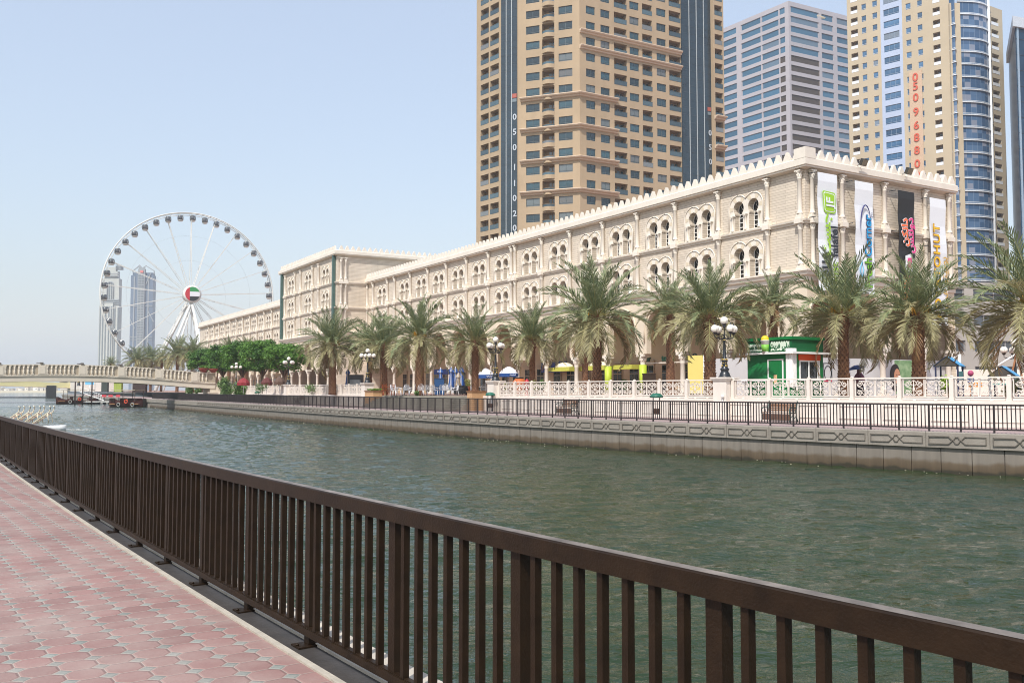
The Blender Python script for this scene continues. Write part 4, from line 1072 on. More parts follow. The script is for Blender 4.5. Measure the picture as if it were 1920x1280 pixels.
# ============================================================ TOWERS
def hit(P, d, px, z=40.0):
    t = (px - 960) / F; k = (z - HC) * SP
    s = (t * (P.y * CP + k) - P.x) / (d.x - t * d.y * CP)
    return Vector((P.x + d.x * s, P.y + d.y * s, 0))
def face_wall(b, P0, P1, rows, fh, z0, items, zb, zt, mi=0):
    """wall between P0 and P1 (outside on the right of travel) with openings (u0,u1,v0,v1) on every row"""
    t = (P1 - P0); L = t.length; t = t.normalized(); fn = lambda u, v: (P0.x + t.x * u, P0.y + t.y * u, v)
    Q_ = lambda u0, u1, v0, v1: b.face([fn(u0, v0), fn(u1, v0), fn(u1, v1), fn(u0, v1)], mi) if u1 - u0 > 1e-3 and v1 - v0 > 1e-3 else None
    its = sorted(items); zt0 = z0; zt1 = z0 + rows * fh
    e = 0.0
    for u0, u1, v0, v1 in its:
        Q_(e, u0, zt0, zt1); e = u1
        for r in range(rows):
            z = z0 + r * fh; Q_(u0, u1, z, z + v0); Q_(u0, u1, z + v1, z + fh)
    Q_(e, L, zt0, zt1); Q_(0, L, zb, zt0); Q_(0, L, zt1, zt)
    return t
def win_mesh(w_, h, gl, fr, rev, nm=2, d=0.22, sill=0.35, fw=0.028):
    b = MB()
    for p, q in (((0, 0), (w_, 0)), ((w_, 0), (w_, h)), ((w_, h), (0, h)), ((0, h), (0, 0))):
        b.face([(p[0], 0, p[1]), (q[0], 0, q[1]), (q[0], d, q[1]), (p[0], d, p[1])], 1)
    b.face([(0, d, 0), (w_, d, 0), (w_, d, h), (0, d, h)], 0)
    for k in range(nm + 1):
        x = w_ * k / nm if nm else 0; b.box((min(max(x, fw / 2), w_ - fw / 2), d - 0.03, h / 2), (fw, 0.05, h), mi=2)
    b.box((w_ / 2, d - 0.03, 0.03), (w_, 0.05, 0.06), mi=2); b.box((w_ / 2, d - 0.03, h - 0.03), (w_, 0.05, 0.06), mi=2)
    if sill: b.box((w_ / 2, d - 0.035, sill), (w_, 0.05, 0.07), mi=2)
    return take(b.build('window', [gl, rev, fr]))
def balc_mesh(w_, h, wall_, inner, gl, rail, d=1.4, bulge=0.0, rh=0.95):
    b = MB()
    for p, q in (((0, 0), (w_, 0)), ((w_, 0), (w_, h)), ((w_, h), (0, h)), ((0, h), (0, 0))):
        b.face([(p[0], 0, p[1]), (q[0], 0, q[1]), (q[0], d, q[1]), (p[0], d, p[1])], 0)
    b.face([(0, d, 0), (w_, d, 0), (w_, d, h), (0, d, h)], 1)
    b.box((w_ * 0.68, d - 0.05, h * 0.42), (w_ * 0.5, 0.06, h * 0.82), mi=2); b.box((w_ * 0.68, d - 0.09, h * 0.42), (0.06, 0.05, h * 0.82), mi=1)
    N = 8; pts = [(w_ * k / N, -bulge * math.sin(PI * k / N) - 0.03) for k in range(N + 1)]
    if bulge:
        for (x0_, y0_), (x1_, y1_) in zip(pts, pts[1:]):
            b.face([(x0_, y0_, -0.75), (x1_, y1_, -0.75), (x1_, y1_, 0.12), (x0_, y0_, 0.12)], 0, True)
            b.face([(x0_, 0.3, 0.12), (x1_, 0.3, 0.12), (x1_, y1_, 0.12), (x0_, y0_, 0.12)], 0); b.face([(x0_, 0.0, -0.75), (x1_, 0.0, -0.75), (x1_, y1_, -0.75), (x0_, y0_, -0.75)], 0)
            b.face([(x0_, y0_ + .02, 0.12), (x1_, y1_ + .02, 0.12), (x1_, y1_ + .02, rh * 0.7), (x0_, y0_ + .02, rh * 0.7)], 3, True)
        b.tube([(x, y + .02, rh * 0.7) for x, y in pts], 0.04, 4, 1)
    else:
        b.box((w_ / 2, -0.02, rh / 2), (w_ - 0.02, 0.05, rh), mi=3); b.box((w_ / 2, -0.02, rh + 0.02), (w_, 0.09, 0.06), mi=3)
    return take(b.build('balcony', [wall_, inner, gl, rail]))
tan = mat('tan_render', 'ab967a', 0.8, var=0.07, scale=0.12, bump=0.1, bscale=3)
_n = tan.node_tree; streaks(_n, _n.nodes['Principled BSDF'], _n.nodes['Texture Coordinate'].outputs['Object'], 0.10, 0.5)
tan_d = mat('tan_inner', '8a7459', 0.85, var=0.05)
ledge_m = mat('pale_ledge', 'cdb79f', 0.7, var=0.04)
tg = mat('teal_glass', (0.02, 0.055, 0.07), 0.08, var=0.5, scale=0.25, spec=0.8)
bg_ = mat('navy_glass', (0.014, 0.030, 0.042), 0.12, var=0.35, scale=0.15, spec=0.7)
railg = mat('rail_glass', (0.05, 0.085, 0.10), 0.12, var=0.2, scale=1, spec=0.8)
vary(tg); vary(railg, 0.8, (0.3, 0.28, 0.26), 0.18)
steel = mat('window_steel', (0.10, 0.13, 0.14), 0.4, var=0.1)

K = at_y(1087, 180, 190); K.z = 0
dR = Vector((0.874, 0.486, 0)).normalized(); dL = Vector((-0.943, 0.332, 0)).normalized(); dLL = Vector((-0.643, 0.766, 0)).normalized()
pC = hit(K, dL, 970); pB = hit(K, dL, 940); pA = hit(pB, dLL, 893); pD = hit(K, dR, 1280); pE = hit(K, dR, 1335)
tow = thing('apartment_tower', 'tan apartment tower with dark blue glass strips, balconies and pale ledges', 'tower', (K.x, K.y, ZP))
fh = z_at(100, 190) - z_at(129.7, 190)
pw1 = hit(K, dR, 1108); zc = z_at(49.2, pw1.y)
zr0 = zc - 1.66; nlow = int((zr0 - 26) / fh); z00 = zr0 - nlow * fh; rows = nlow + 5; ztop = z00 + rows * fh
def upos(P, d, pxs, z=45): return [(hit(P, d, x, z) - P).length for x in pxs]
def facade(root, P0, P1, items, rows, fh, z0, zb, zt, wm, parts):
    """items: (kind, u0, u1); parts[kind] = (mesh for unit, v0, v1)"""
    b = MB(); its = [(u0, u1, parts[k][1], parts[k][2]) for k, u0, u1 in items]
    t = face_wall(b, P0, P1, rows, fh, z0, its, zb, zt)
    b.build('wall', wm, root, world=True)
    I = parent_mat(root).inverted(); R = Matrix.Rotation(math.atan2(t.y, t.x), 4, 'Z'); out = []
    for k, u0, u1 in items:
        for r in range(rows):
            p = P0 + t * u0; out.append((k, I @ Matrix.Translation((p.x, p.y, z0 + r * fh + parts[k][1])) @ R @ Matrix.Diagonal(((u1 - u0), 1, 1, 1))))
    return out
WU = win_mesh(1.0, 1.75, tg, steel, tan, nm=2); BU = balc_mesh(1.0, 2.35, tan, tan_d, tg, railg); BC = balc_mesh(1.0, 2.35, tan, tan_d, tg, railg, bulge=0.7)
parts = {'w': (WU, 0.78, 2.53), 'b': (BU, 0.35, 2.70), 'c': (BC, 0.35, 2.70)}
uR = lambda *px: tuple(upos(K, dR, px))
itR = [('w', *uR(1100, 1117)), ('w', *uR(1127.5, 1144.6)), ('b', *uR(1153, 1177)), ('w', *uR(1182.5, 1200)), ('b', *uR(1206.5, 1225)), ('w', *uR(1233.5, 1251)), ('b', *uR(1257, 1279))]
plc = facade(tow, K, pD, itR, rows, fh, z00, ZP, ztop, tan, parts)
LC = (pC - K).length; uL = lambda a, c: (LC - upos(K, dL, [a])[0], LC - upos(K, dL, [c])[0])
itL = [('w', *uL(986.5, 1012)), ('c', *uL(1017, 1040)), ('w', *uL(1048, 1074))]
plc += facade(tow, pC, K, itL, rows, fh, z00, ZP, ztop, tan, parts)
LA = (pA - pB).length; uA = lambda a, c: (LA - upos(pB, dLL, [a])[0], LA - upos(pB, dLL, [c])[0])
plc += facade(tow, pA, pB, [('b', *uA(901, 916)), ('b', *uA(919, 935))], rows, fh, z00 - 0.25, ZP, ztop, tan, parts)
# right hand balcony bay beyond the glass strip
pE2 = hit(K, dR, 1340); nR = Vector((dR.y, -dR.x, 0)); p1 = pE + nR * 1.2; p2 = hit(p1, dR, 1361)
plc += facade(tow, p1, p2, [('b', 0.4, (p2 - p1).length - 0.4)], rows, fh, z00, ZP, ztop, tan, parts)
b = MB(); b.face([(pE.x, pE.y, ZP), (p1.x, p1.y, ZP), (p1.x, p1.y, ztop), (pE.x, pE.y, ztop)])
back = Vector((0.2, 1, 0)).normalized() * 26; q2 = p2 + Vector((-dL.x * 0 - 0.486, 0.874, 0)) * 24; qA = pA + Vector((0.6, 0.8, 0)) * 22
for a_, c_ in ((p2, q2), (q2, qA), (qA, pA)): b.face([(a_.x, a_.y, ZP), (c_.x, c_.y, ZP), (c_.x, c_.y, ztop), (a_.x, a_.y, ztop)])
b.build('wall', tan, tow, world=True)
b = MB(); b.face([(p.x, p.y, ztop) for p in (pA, pB, pC, K, pD, pE, p2, q2, qA)]); b.build('roof', tan_d, tow, world=True)
# glass strips with white mullions and floor joints
b = MB()
for P0, P1, nm in ((pB, pC, 3), (pD, pE, 4)):
    t = (P1 - P0); L = t.length; t.normalize(); n_ = Vector((t.y, -t.x, 0)) * 0.25
    b.face([(P0 + n_).to_tuple()[:2] + (ZP,), (P1 + n_).to_tuple()[:2] + (ZP,), (P1 + n_).to_tuple()[:2] + (ztop,), (P0 + n_).to_tuple()[:2] + (ztop,)], 0)
    for E_ in (P0, P1): b.face([(E_.x, E_.y, ZP), (E_.x + n_.x, E_.y + n_.y, ZP), (E_.x + n_.x, E_.y + n_.y, ztop), (E_.x, E_.y, ztop)], 0)
    for k in range(1, nm):
        p = P0 + t * (L * k / nm); b.box((p.x + n_.x * 1.2, p.y + n_.y * 1.2, (ZP + ztop) / 2), (0.14, 0.14, ztop - ZP), math.atan2(t.y, t.x), 1)
    for r in range(rows * 2):
        p = P0 + t * (L / 2); b.box((p.x + n_.x * 1.05, p.y + n_.y * 1.05, z00 + r * fh / 2), (L, 0.03, 0.05), math.atan2(t.y, t.x), 2)
b.build('glass_strip', [bg_, mat('mullion_grey', 'aeb4b6', 0.5), mat('joint_blue', (0.03, 0.045, 0.055), 0.4)], tow, world=True)
for kind, nm in (('w', 'window'), ('b', 'balcony'), ('c', 'curved_balcony')):
    L_ = [(M, (parent_mat(tow) @ M).translation) for k, M in plc if k == kind]; L_.sort(key=lambda q: (q[1].z < 33 or q[1].z > 88, q[1].length))
    repeat(nm, parts[kind][0], [m for m, _ in L_], tow)
def ledge(P, z, root, m=ledge_m, o=0.75, h=0.85, name='ledge'):
    b = MB(); sweep(b, [Vector((p.x, p.y, z)) for p in P], [(-0.05, -h), (o * 0.35, -h * 0.9), (o * 0.45, -h * 0.55), (o * 0.85, -h * 0.45), (o, -h * 0.2), (o, 0), (-0.05, 0)], closed=True)
    return b.build(name, m, root, world=True)
gap = z00 + 0.55
def snap(py, P): z = z_at(py, P.y); return gap + round((z - gap) / fh) * fh
kx = K + dR * 0
for py in (55, 84): ledge([K, pD], snap(py, K), tow)
pS = hit(K, dR, 1158)
Ledg_path = [pC + (K - pC) * 0.08] + [pC + (K - pC) * f + Vector((dL.y, -dL.x, 0)) * 0 for f in (0.38,)] + [K, pS]
for py in (176, 237, 298, 361): ledge([pC + (K - pC).normalized() * 0.8, K, pS], snap(py, K), tow, o=0.95)
for py in (226, 283): ledge([p1, p2], snap(py, p1), tow, o=1.1)
# phone digits down both glass strips
dig = mat('digit_white', 'b4bcc4', 0.5, var=0)
tv = (pC - pB).normalized(); nv = Vector((tv.y, -tv.x, 0))
for ch, py in zip('05011020', (220, 248, 277, 314, 344, 372, 401, 428)):
    p = hit(K, dL, 966) + nv * 0.35; z = z_at(py, p.y)
    lettering(ch, 1.85, dig, parent_mat(tow).inverted() @ wallM((p.x, p.y, z), tv), tow, 0.04, 0.03, name='digit')
for ch, py in zip('050', (250, 277, 304)):
    p = hit(K, dR, 1331.5) + nR * 0.35; z = z_at(py, p.y)
    lettering(ch, 1.85, dig, parent_mat(tow).inverted() @ wallM((p.x, p.y, z), dR), tow, 0.04, 0.03, name='digit')
for P_, px, t_ in ((K, 965.5, dL * -1), (K, 1330.5, dR)):
    p = hit(P_, t_ if px > 1000 else dL, px) + Vector((t_.y, -t_.x, 0)) * 0.33; z = z_at(184 if px < 1000 else 209, p.y)
    M = parent_mat(tow).inverted() @ wallM((p.x, p.y, z), t_); b = MB(); b.box((0, 0.5, 0), (1.0, 0.9, 0.04), mi=0); b.box((0, -0.5, 0), (1.0, 0.7, 0.04), mi=1)
    o = b.build('small_sign', [ink('a8584a'), ink('6d7a80')], tow); o.matrix_local = M

# --- pale lilac-grey tower with ribbon windows
K2 = at_y(1478, 0, 300); K2.z = 0
d2L = Vector((-math.sin(math.radians(35)), math.cos(math.radians(35)), 0)); d2R = Vector((math.sin(math.radians(63)), math.cos(math.radians(63)), 0))
p2A = hit(K2, d2L, 1355); p2B = hit(K2, d2R, 1612)
t2w = thing('ribbon_window_tower', 'pale lilac grey office tower with long blue ribbon windows and a brown glazed corner', 'tower', (K2.x, K2.y, ZP))
gw_ = mat('lilac_panel', 'aaa6aa', 0.6, var=0.05, scale=0.1); rb = mat('ribbon_blue', (0.045, 0.125, 0.20), 0.15, var=0.25, scale=0.15, spec=0.7); vary(rb, 0.5, (0.2, 0.24, 0.28), 0.12); rbr = mat('ribbon_brown', (0.075, 0.058, 0.044), 0.35, var=0.15, scale=0.3)
fh2 = z_at(100, 300) - z_at(118.4, 300); zt2 = z_at(2, 300); rows2 = 22; z02 = zt2 - 0.9 - rows2 * fh2
R1 = win_mesh(1.0, fh2 * 0.62, rb, gw_, gw_, nm=1, d=0.25, sill=0); R2 = win_mesh(1.0, fh2 * 0.62, rbr, mat('brown_frame', '6d655c', 0.6), gw_, nm=1, d=0.25, sill=0)
LA2 = (p2A - K2).length; uu = lambda a, c: (LA2 - upos(K2, d2L, [a], 60)[0], LA2 - upos(K2, d2L, [c], 60)[0]); uv = lambda a, c: tuple(upos(K2, d2R, [a, c], 60))
prt = {'r': (R1, fh2 * 0.18, fh2 * 0.80), 'q': (R1, fh2 * 0.18, fh2 * 0.80)}
pl2 = facade(t2w, p2A, K2, [('r', *uu(1358, 1385)), ('r', *uu(1394, 1431.5)), ('r', *uu(1433, 1465.5)), ('q', *uu(1467.5, 1477.3))], rows2, fh2, z02, ZP, zt2, gw_, prt)
pl2 += facade(t2w, K2, p2B, [('q', *uv(1481, 1542)), ('r', *uv(1547, 1569)), ('r', *uv(1576, 1609))], rows2, fh2, z02, ZP, zt2, gw_, prt)
zb_ = z_at(112, 300)
W2 = lambda M: (parent_mat(t2w) @ M).translation
A1 = [M for k, M in pl2 if not (k == 'q' and W2(M).z < zb_)]; A2 = [M for k, M in pl2 if k == 'q' and W2(M).z < zb_]
A1.sort(key=lambda M: -W2(M).z); A2.sort(key=lambda M: -W2(M).z)
repeat('ribbon_window', R1, A1, t2w); 
b = MB()
for k in range(1, 7): b.box((k / 7, -0.0 + 0.22, fh2 * 0.31), (0.006, 0.05, fh2 * 0.62), mi=1)
b.build('tmp', [rbr, mat('brown_frame', '6d655c')]); take(bpy.data.objects['tmp'])
repeat('brown_window', R2, A2, t2w)
b = MB(); q = K2 + (p2A - K2) + (p2B - K2)
for a_, c_ in ((p2B, q), (q, p2A)): b.face([(a_.x, a_.y, ZP), (c_.x, c_.y, ZP), (c_.x, c_.y, zt2), (a_.x, a_.y, zt2)])
b.face([(p.x, p.y, zt2 - .4) for p in (p2A, K2, p2B, q)]); b.build('wall', gw_, t2w, world=True)
pp = at_y(1500, -4, 312); b = MB(); b.lathe([(5.5, 0), (6.0, 1.2), (4.5, 1.6), (4.2, 4), (0, 5.5)], (0, 0, 0), 16); o = b.build('roof_crown', mat('crown_cream', 'b3a78f', 0.7), t2w); o.location = parent_mat(t2w).inverted() @ Vector((pp.x + 3, pp.y, zt2 - 3.6))

# --- beige and blue tower
t3 = thing('beige_blue_tower', 'beige tower with light blue bands, curved glass bay and red phone digits', 'tower')
K3 = at_y(1784, 200, 240); K3.z = 0; t3.location = (K3.x, K3.y, ZP)
d3 = Vector((-math.sin(math.radians(47)), math.cos(math.radians(47)), 0)); p3A = hit(K3, d3, 1597)
bei = mat('beige_render', 'b5a78e', 0.8, var=0.06, scale=0.1); lbl = mat('pale_blue_panel', 'a9b6cc', 0.6, var=0.04, scale=0.1); g3 = mat('mid_blue_glass', (0.05, 0.13, 0.24), 0.12, var=0.5, scale=0.2, spec=0.8)
vary(g3, 0.8, (0.3, 0.3, 0.28), 0.2)
fh3 = (z_at(100, 262) - z_at(121.6, 262)); zt3 = z_at(8, 240); rows3 = 24; z03 = zt3 - 2.6 - rows3 * fh3
wf = mat('white_frame', 'd9dcde', 0.5)
W3 = win_mesh(1.0, 1.7, g3, wf, bei, nm=1, d=0.18, sill=0.3); W3L = win_mesh(1.0, 1.9, g3, mat('pale_sash', '93a3b6', .5), lbl, fw=0.010, nm=3, d=0.18, sill=0.4); B3 = balc_mesh(1.0, 2.1, bei, tan_d, glass, wf, d=1.2, rh=0.8)
L3 = (p3A - K3).length; u3 = lambda a, c: (L3 - upos(K3, d3, [a], 55)[0], L3 - upos(K3, d3, [c], 55)[0])
prt3 = {'w': (W3, 0.8, 2.5), 'l': (W3L, 0.6, 2.5), 'b': (B3, 0.5, 2.6)}
sA = u3(1599, 1657); cutA = K3 + d3 * upos(K3, d3, [1658], 55)[0]; cutB = K3 + d3 * upos(K3, d3, [1699], 55)[0]
def sect(Pa, Pb, lst, m, zt):
    L0 = (Pa - p3A).length; return facade(t3, Pa, Pb, [(k, a - L0, c - L0) for k, a, c in lst], int((zt - 1.2 - z03) / fh3), fh3, z03, ZP, zt, m, prt3)
pl3 = sect(p3A, cutA, [('b', *u3(1602, 1615)), ('w', *u3(1622.5, 1631)), ('w', *u3(1643, 1652))], bei, z_at(22, 285))
pl3 += sect(cutA, cutB, [('l', *u3(1664, 1693.5))], lbl, z_at(2, 262))
pl3 += sect(cutB, K3, [('w', *u3(1706, 1715.5)), ('w', *u3(1728, 1737)), ('b', *u3(1757, 1770.5))], bei, zt3 + 8)
for kind, nm in (('w', 'window'), ('l', 'long_window'), ('b', 'balcony')):
    L_ = sorted([M for k, M in pl3 if k == kind], key=lambda M: -(parent_mat(t3) @ M).translation.z); repeat(nm, prt3[kind][0], L_, t3)
# curved curtain wall: courses of mixed blue and grey panes between white floor lines
def curtain(name, c1, c2, c3, bw, bh):
    m = bpy.data.materials.new(name); m.use_nodes = True; n = m.node_tree; b_ = n.nodes['Principled BSDF']; b_.inputs['Roughness'].default_value = 0.15
    uvn = n.nodes.new('ShaderNodeUVMap'); sp = n.nodes.new('ShaderNodeSeparateXYZ'); n.links.new(uvn.outputs[0], sp.inputs[0])
    fx = mth(n, 'FLOOR', mth(n, 'DIVIDE', sp.outputs[0], bw)); fy = mth(n, 'FLOOR', mth(n, 'DIVIDE', sp.outputs[1], bh))
    cb = n.nodes.new('ShaderNodeCombineXYZ'); n.links.new(fx, cb.inputs[0]); n.links.new(fy, cb.inputs[1])
    wn = n.nodes.new('ShaderNodeTexWhiteNoise'); wn.noise_dimensions = '2D'; n.links.new(cb.outputs[0], wn.inputs[0])
    r = n.nodes.new('ShaderNodeValToRGB'); r.color_ramp.interpolation = 'CONSTANT'; r.color_ramp.elements[0].color = (*c1, 1); r.color_ramp.elements[1].position = 0.5; r.color_ramp.elements[1].color = (*c2, 1)
    e = r.color_ramp.elements.new(0.82); e.color = (*c3, 1); n.links.new(wn.outputs['Value'], r.inputs[0])
    fr = mth(n, 'FRACT', mth(n, 'DIVIDE', sp.outputs[1], bh * 2)); ln = mth(n, 'LESS_THAN', fr, 0.06); fr2 = mth(n, 'LESS_THAN', mth(n, 'FRACT', mth(n, 'DIVIDE', sp.outputs[0], bw)), 0.04)
    c = mixc(n, mth(n, 'MAXIMUM', ln, mth(n, 'MULTIPLY', fr2, 0.4)), r.outputs[0], (0.45, 0.5, 0.55)); n.links.new(c, b_.inputs['Base Color']); return m
cw = curtain('curtain_wall', (0.045, 0.10, 0.19), (0.08, 0.15, 0.26), (0.22, 0.25, 0.32), 1.6, fh3 / 2)
def strip_uv(root, pts, z0, z1, m, name):
    me = bpy.data.meshes.new(name); V = []; Fc = []; U = []; s = 0
    I = parent_mat(root).inverted()
    for i, p in enumerate(pts):
        if i: s += (p - pts[i - 1]).length
        V += [I @ Vector((p.x, p.y, z0)), I @ Vector((p.x, p.y, z1))]; U += [(s, z0), (s, z1)]
    for i in range(len(pts) - 1): Fc.append([2 * i, 2 * i + 2, 2 * i + 3, 2 * i + 1])
    me.from_pydata([tuple(v) for v in V], [], Fc); uv_ = me.uv_layers.new()
    for pl in me.polygons:
        for li in pl.loop_indices: uv_.data[li].uv = U[me.loops[li].vertex_index]
    me.materials.append(m); return link(name, me, root)
cA = hit(K3, Vector((0.97, 0.1, 0)), 1800); mid = hit(cA, Vector((0.95, 0.25, 0)), 1806)
dr3 = Vector((0.86, 0.51, 0)).normalized(); e1 = hit(mid, dr3, 1868); e2 = hit(mid, dr3, 1892)
ch = e1 - mid; nn = Vector((ch.y, -ch.x, 0)).normalized()
arcp = [mid + ch * (k / 10) + nn * (2.6 * math.sin(PI * k / 10)) for k in range(11)]
arc0 = [K3 + (cA - K3) * (k / 6) + Vector((0.1, -1, 0)).normalized() * (1.3 * math.sin(PI * k / 6)) for k in range(7)]
strip_uv(t3, arcp, ZP, zt3 + 5, cw, 'curved_glass'); strip_uv(t3, arc0, ZP, zt3 + 5, cw, 'curved_glass')
b = MB()
b.box(((cA.x + mid.x) / 2, cA.y - 0.3, (ZP + zt3) / 2), (1.5, 1.2, zt3 - ZP)); b.box((K3.x + .2, K3.y - .3, (ZP + zt3) / 2), (0.7, 0.7, zt3 - ZP))
for a_, c_ in ((e2, e2 + Vector((-10, 20, 0))), (e2 + Vector((-10, 20, 0)), p3A + Vector((8, 14, 0))), (p3A + Vector((8, 14, 0)), p3A)): b.face([(a_.x, a_.y, ZP), (c_.x, c_.y, ZP), (c_.x, c_.y, zt3 - 3), (a_.x, a_.y, zt3 - 3)])
b.face([(p.x, p.y, zt3 - 3) for p in [p3A, K3, cA] + arcp + [e2, e2 + Vector((-10, 20, 0))]])
b.build('wall', bei, t3, world=True)
b = MB(); pf = arcp[7]; b.tube([(pf.x + nn.x * .3, pf.y + nn.y * .3, ZP), (pf.x + nn.x * .3, pf.y + nn.y * .3, zt3 + 5)], 0.35, 6)
for r in range(rows3 + 2): sweep(b, [Vector((p.x, p.y, z03 + r * fh3)) for p in arcp], rect(-0.05, 0.28, -0.08, 0.14), closed=True)
for r in range(rows3): sweep(b, [Vector((p.x, p.y, z03 + r * fh3)) for p in arc0], rect(-0.05, 0.22, -0.08, 0.12), closed=True)
b.build('floor_line', wf, t3, world=True)
pl = facade(t3, e1, e2, [('b', 0.7, (e2 - e1).length - 2.0)], rows3 + 1, fh3, z03, ZP, zt3 + 3, bei, prt3)
repeat('side_balcony', B3, [M for _, M in pl], t3)
redm = mat('digit_red', 'c65a42', 0.5, var=0); b = MB()
pr = hit(K3, d3, 1722, 55) ; tv3 = (K3 - p3A).normalized(); nv3 = Vector((tv3.y, -tv3.x, 0))
zs0, zs1 = z_at(335, pr.y), z_at(134, pr.y); M = wallM((0, 0, 0), tv3)
b.M = Matrix.Translation((pr.x + nv3.x * .12, pr.y + nv3.y * .12, (zs0 + zs1) / 2)) @ M; b.box((0, 0, 0), (3.4, zs1 - zs0, 0.1)); b.build('sign_strip', mat('orange_strip', 'c0a68c', 0.7), t3, world=True)
for ch_, py in zip('050968809', (146, 163, 184, 211, 236, 259, 283, 308, 331)):
    z = z_at(py, pr.y); lettering(ch_, 3.1, redm, parent_mat(t3).inverted() @ wallM((pr.x + nv3.x * .3, pr.y + nv3.y * .3, z), tv3), t3, 0.08, 0.05, name='digit')
# --- dark blue slab at the right edge
P4 = at_y(1903, 40, 225); P4.z = 0; q4 = P4 + Vector((60, 22, 0)); z4 = z_at(52, 225)
t4 = thing('blue_glass_tower', 'dark blue glass tower cut off by the right edge of the view', 'tower', (P4.x, P4.y, ZP))
c4 = curtain('slab_glass', (0.018, 0.045, 0.08), (0.025, 0.055, 0.095), (0.02, 0.05, 0.085), 1.5, 1.8)
m4 = mat('slab_blue', (0.012, 0.042, 0.085), 0.3, var=0.25, scale=0.05, spec=0.25)
b = MB(); r4 = at_y(1889, 40, 250); r4.z = 0; s4 = q4 + (r4 - P4)
for a_, c_ in ((P4, q4), (q4, s4), (s4, r4), (r4, P4)): b.face([(a_.x, a_.y, ZP), (c_.x, c_.y, ZP), (c_.x, c_.y, z4), (a_.x, a_.y, z4)])
b.face([(p.x, p.y, z4) for p in (P4, q4, s4, r4)]); b.build('glass_wall', m4, t4, world=True)
b = MB(); sweep(b, [Vector((p.x, p.y, z4)) for p in (r4, P4, q4)], rect(-0.5, 0.6, 0, 2.6), closed=True)
sweep(b, [Vector((p.x, p.y, z4 + 5)) for p in (r4, P4, q4)], rect(-6, -3, -2.6, 1.0), closed=True); b.build('roof_band', mat('pale_band', 'bcc4cc', 0.5), t4, world=True)
b = MB()
for k in range(16):
    p = P4 + (q4 - P4) * (k / 16 + 0.01); b.box((p.x, p.y - 0.1, (ZP + z4) / 2), (0.12 if k else 0.5, 0.3, z4 - ZP), 0.35, 0 if k else 1)
for z in range(6, int(z4), 4):
    p = (P4 + q4) / 2; b.box((p.x, p.y - 0.04, z), ((q4 - P4).length, 0.12, 0.10), math.atan2(22, 60), 0)
b.build('mullion', [mat('slab_mullion', (0.03, 0.05, 0.07), 0.4), mat('slab_edge', '8fa3b4', 0.4)], t4, world=True)
# --- low office block behind the playground
P5 = at_y(1722, 700, 104); P5.z = 0; q5 = P5 + Vector((34, 8, 0)); z5 = z_at(548, 104)
t5 = thing('office_block', 'low grey beige office block with dark window bands behind the playground', 'building', (P5.x, P5.y, ZP))
f5 = 3.0; r5 = 4; z05 = 2.2; W5 = win_mesh(1.0, 1.3, mat('office_glass', (0.10, 0.115, 0.13), 0.2, var=0.3, scale=0.3), mat('office_frame', '8c8c8c', 0.5), mat('office_wall', 'a7a29b', 0.7, var=0.06, scale=0.2), nm=4, d=0.2, sill=0)
L5 = (q5 - P5).length; prt5 = {'w': (W5, 0.9, 2.2)}
pl5 = facade(t5, P5, q5, [('w', L5 * k / 5 + 0.6, L5 * (k + 1) / 5 - 0.6) for k in range(5)], r5, f5, z05, ZP, z5, MATS['office_wall'], prt5)
repeat('window_band', W5, [M for _, M in pl5], t5)
b = MB(); s5 = q5 + Vector((-3, 12, 0)); r5_ = P5 + Vector((-3, 12, 0))
for a_, c_ in ((q5, s5), (s5, r5_), (r5_, P5)): b.face([(a_.x, a_.y, ZP), (c_.x, c_.y, ZP), (c_.x, c_.y, z5), (a_.x, a_.y, z5)])
b.face([(p.x, p.y, z5) for p in (P5, q5, s5, r5_)]); b.build('wall', MATS['office_wall'], t5, world=True)

# --- far towers beyond the canal mouth
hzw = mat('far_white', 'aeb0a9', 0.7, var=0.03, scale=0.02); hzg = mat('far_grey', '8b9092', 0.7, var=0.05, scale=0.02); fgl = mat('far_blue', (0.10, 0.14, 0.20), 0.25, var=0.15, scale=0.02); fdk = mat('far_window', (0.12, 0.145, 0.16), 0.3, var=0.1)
YF = 1150.0
def fx(px): return (px - 960) / F * (YF * CP + 80 * SP)
zb0, zF = ZP, lambda py: z_at(py, YF)
t6 = thing('white_far_tower', 'hazy white tower with an arched crown seen through the wheel', 'tower', (fx(206), YF, ZP))
def bx(b, x0, x1, y0, y1, z0, z1, mi=0): b.box(((x0 + x1) / 2, (y0 + y1) / 2, (z0 + z1) / 2), (x1 - x0, y1 - y0, z1 - z0), mi=mi)
X = lambda px: fx(px)
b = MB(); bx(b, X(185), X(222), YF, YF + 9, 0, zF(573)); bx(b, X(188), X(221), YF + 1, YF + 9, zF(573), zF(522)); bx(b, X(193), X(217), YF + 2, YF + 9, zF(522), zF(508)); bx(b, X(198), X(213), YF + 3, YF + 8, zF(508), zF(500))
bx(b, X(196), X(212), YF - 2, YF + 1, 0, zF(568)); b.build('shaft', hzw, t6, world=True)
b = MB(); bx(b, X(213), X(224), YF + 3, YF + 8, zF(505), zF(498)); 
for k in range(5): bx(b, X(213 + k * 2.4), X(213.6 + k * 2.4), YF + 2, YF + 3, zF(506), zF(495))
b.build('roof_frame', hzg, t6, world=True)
b = MB()
nf = 40
for r in range(nf):
    z = 6 + r * (zF(574) - 6) / nf; hgt = 1.9
    for px in (187.5, 192.5, 199, 205, 209.5, 215, 221): bx(b, X(px) - 0.75, X(px) + 0.75, YF - (2.4 if 196 < px < 212 else 0.4), YF - (1.9 if 196 < px < 212 else -0.1), z, z + hgt)
for r in range(8):
    z = zF(560) + r * (zF(528) - zF(560)) / 8
    for px in (203, 207): bx(b, X(px) - 0.7, X(px) + 0.7, YF + 0.5, YF + 1.05, z, z + 2)
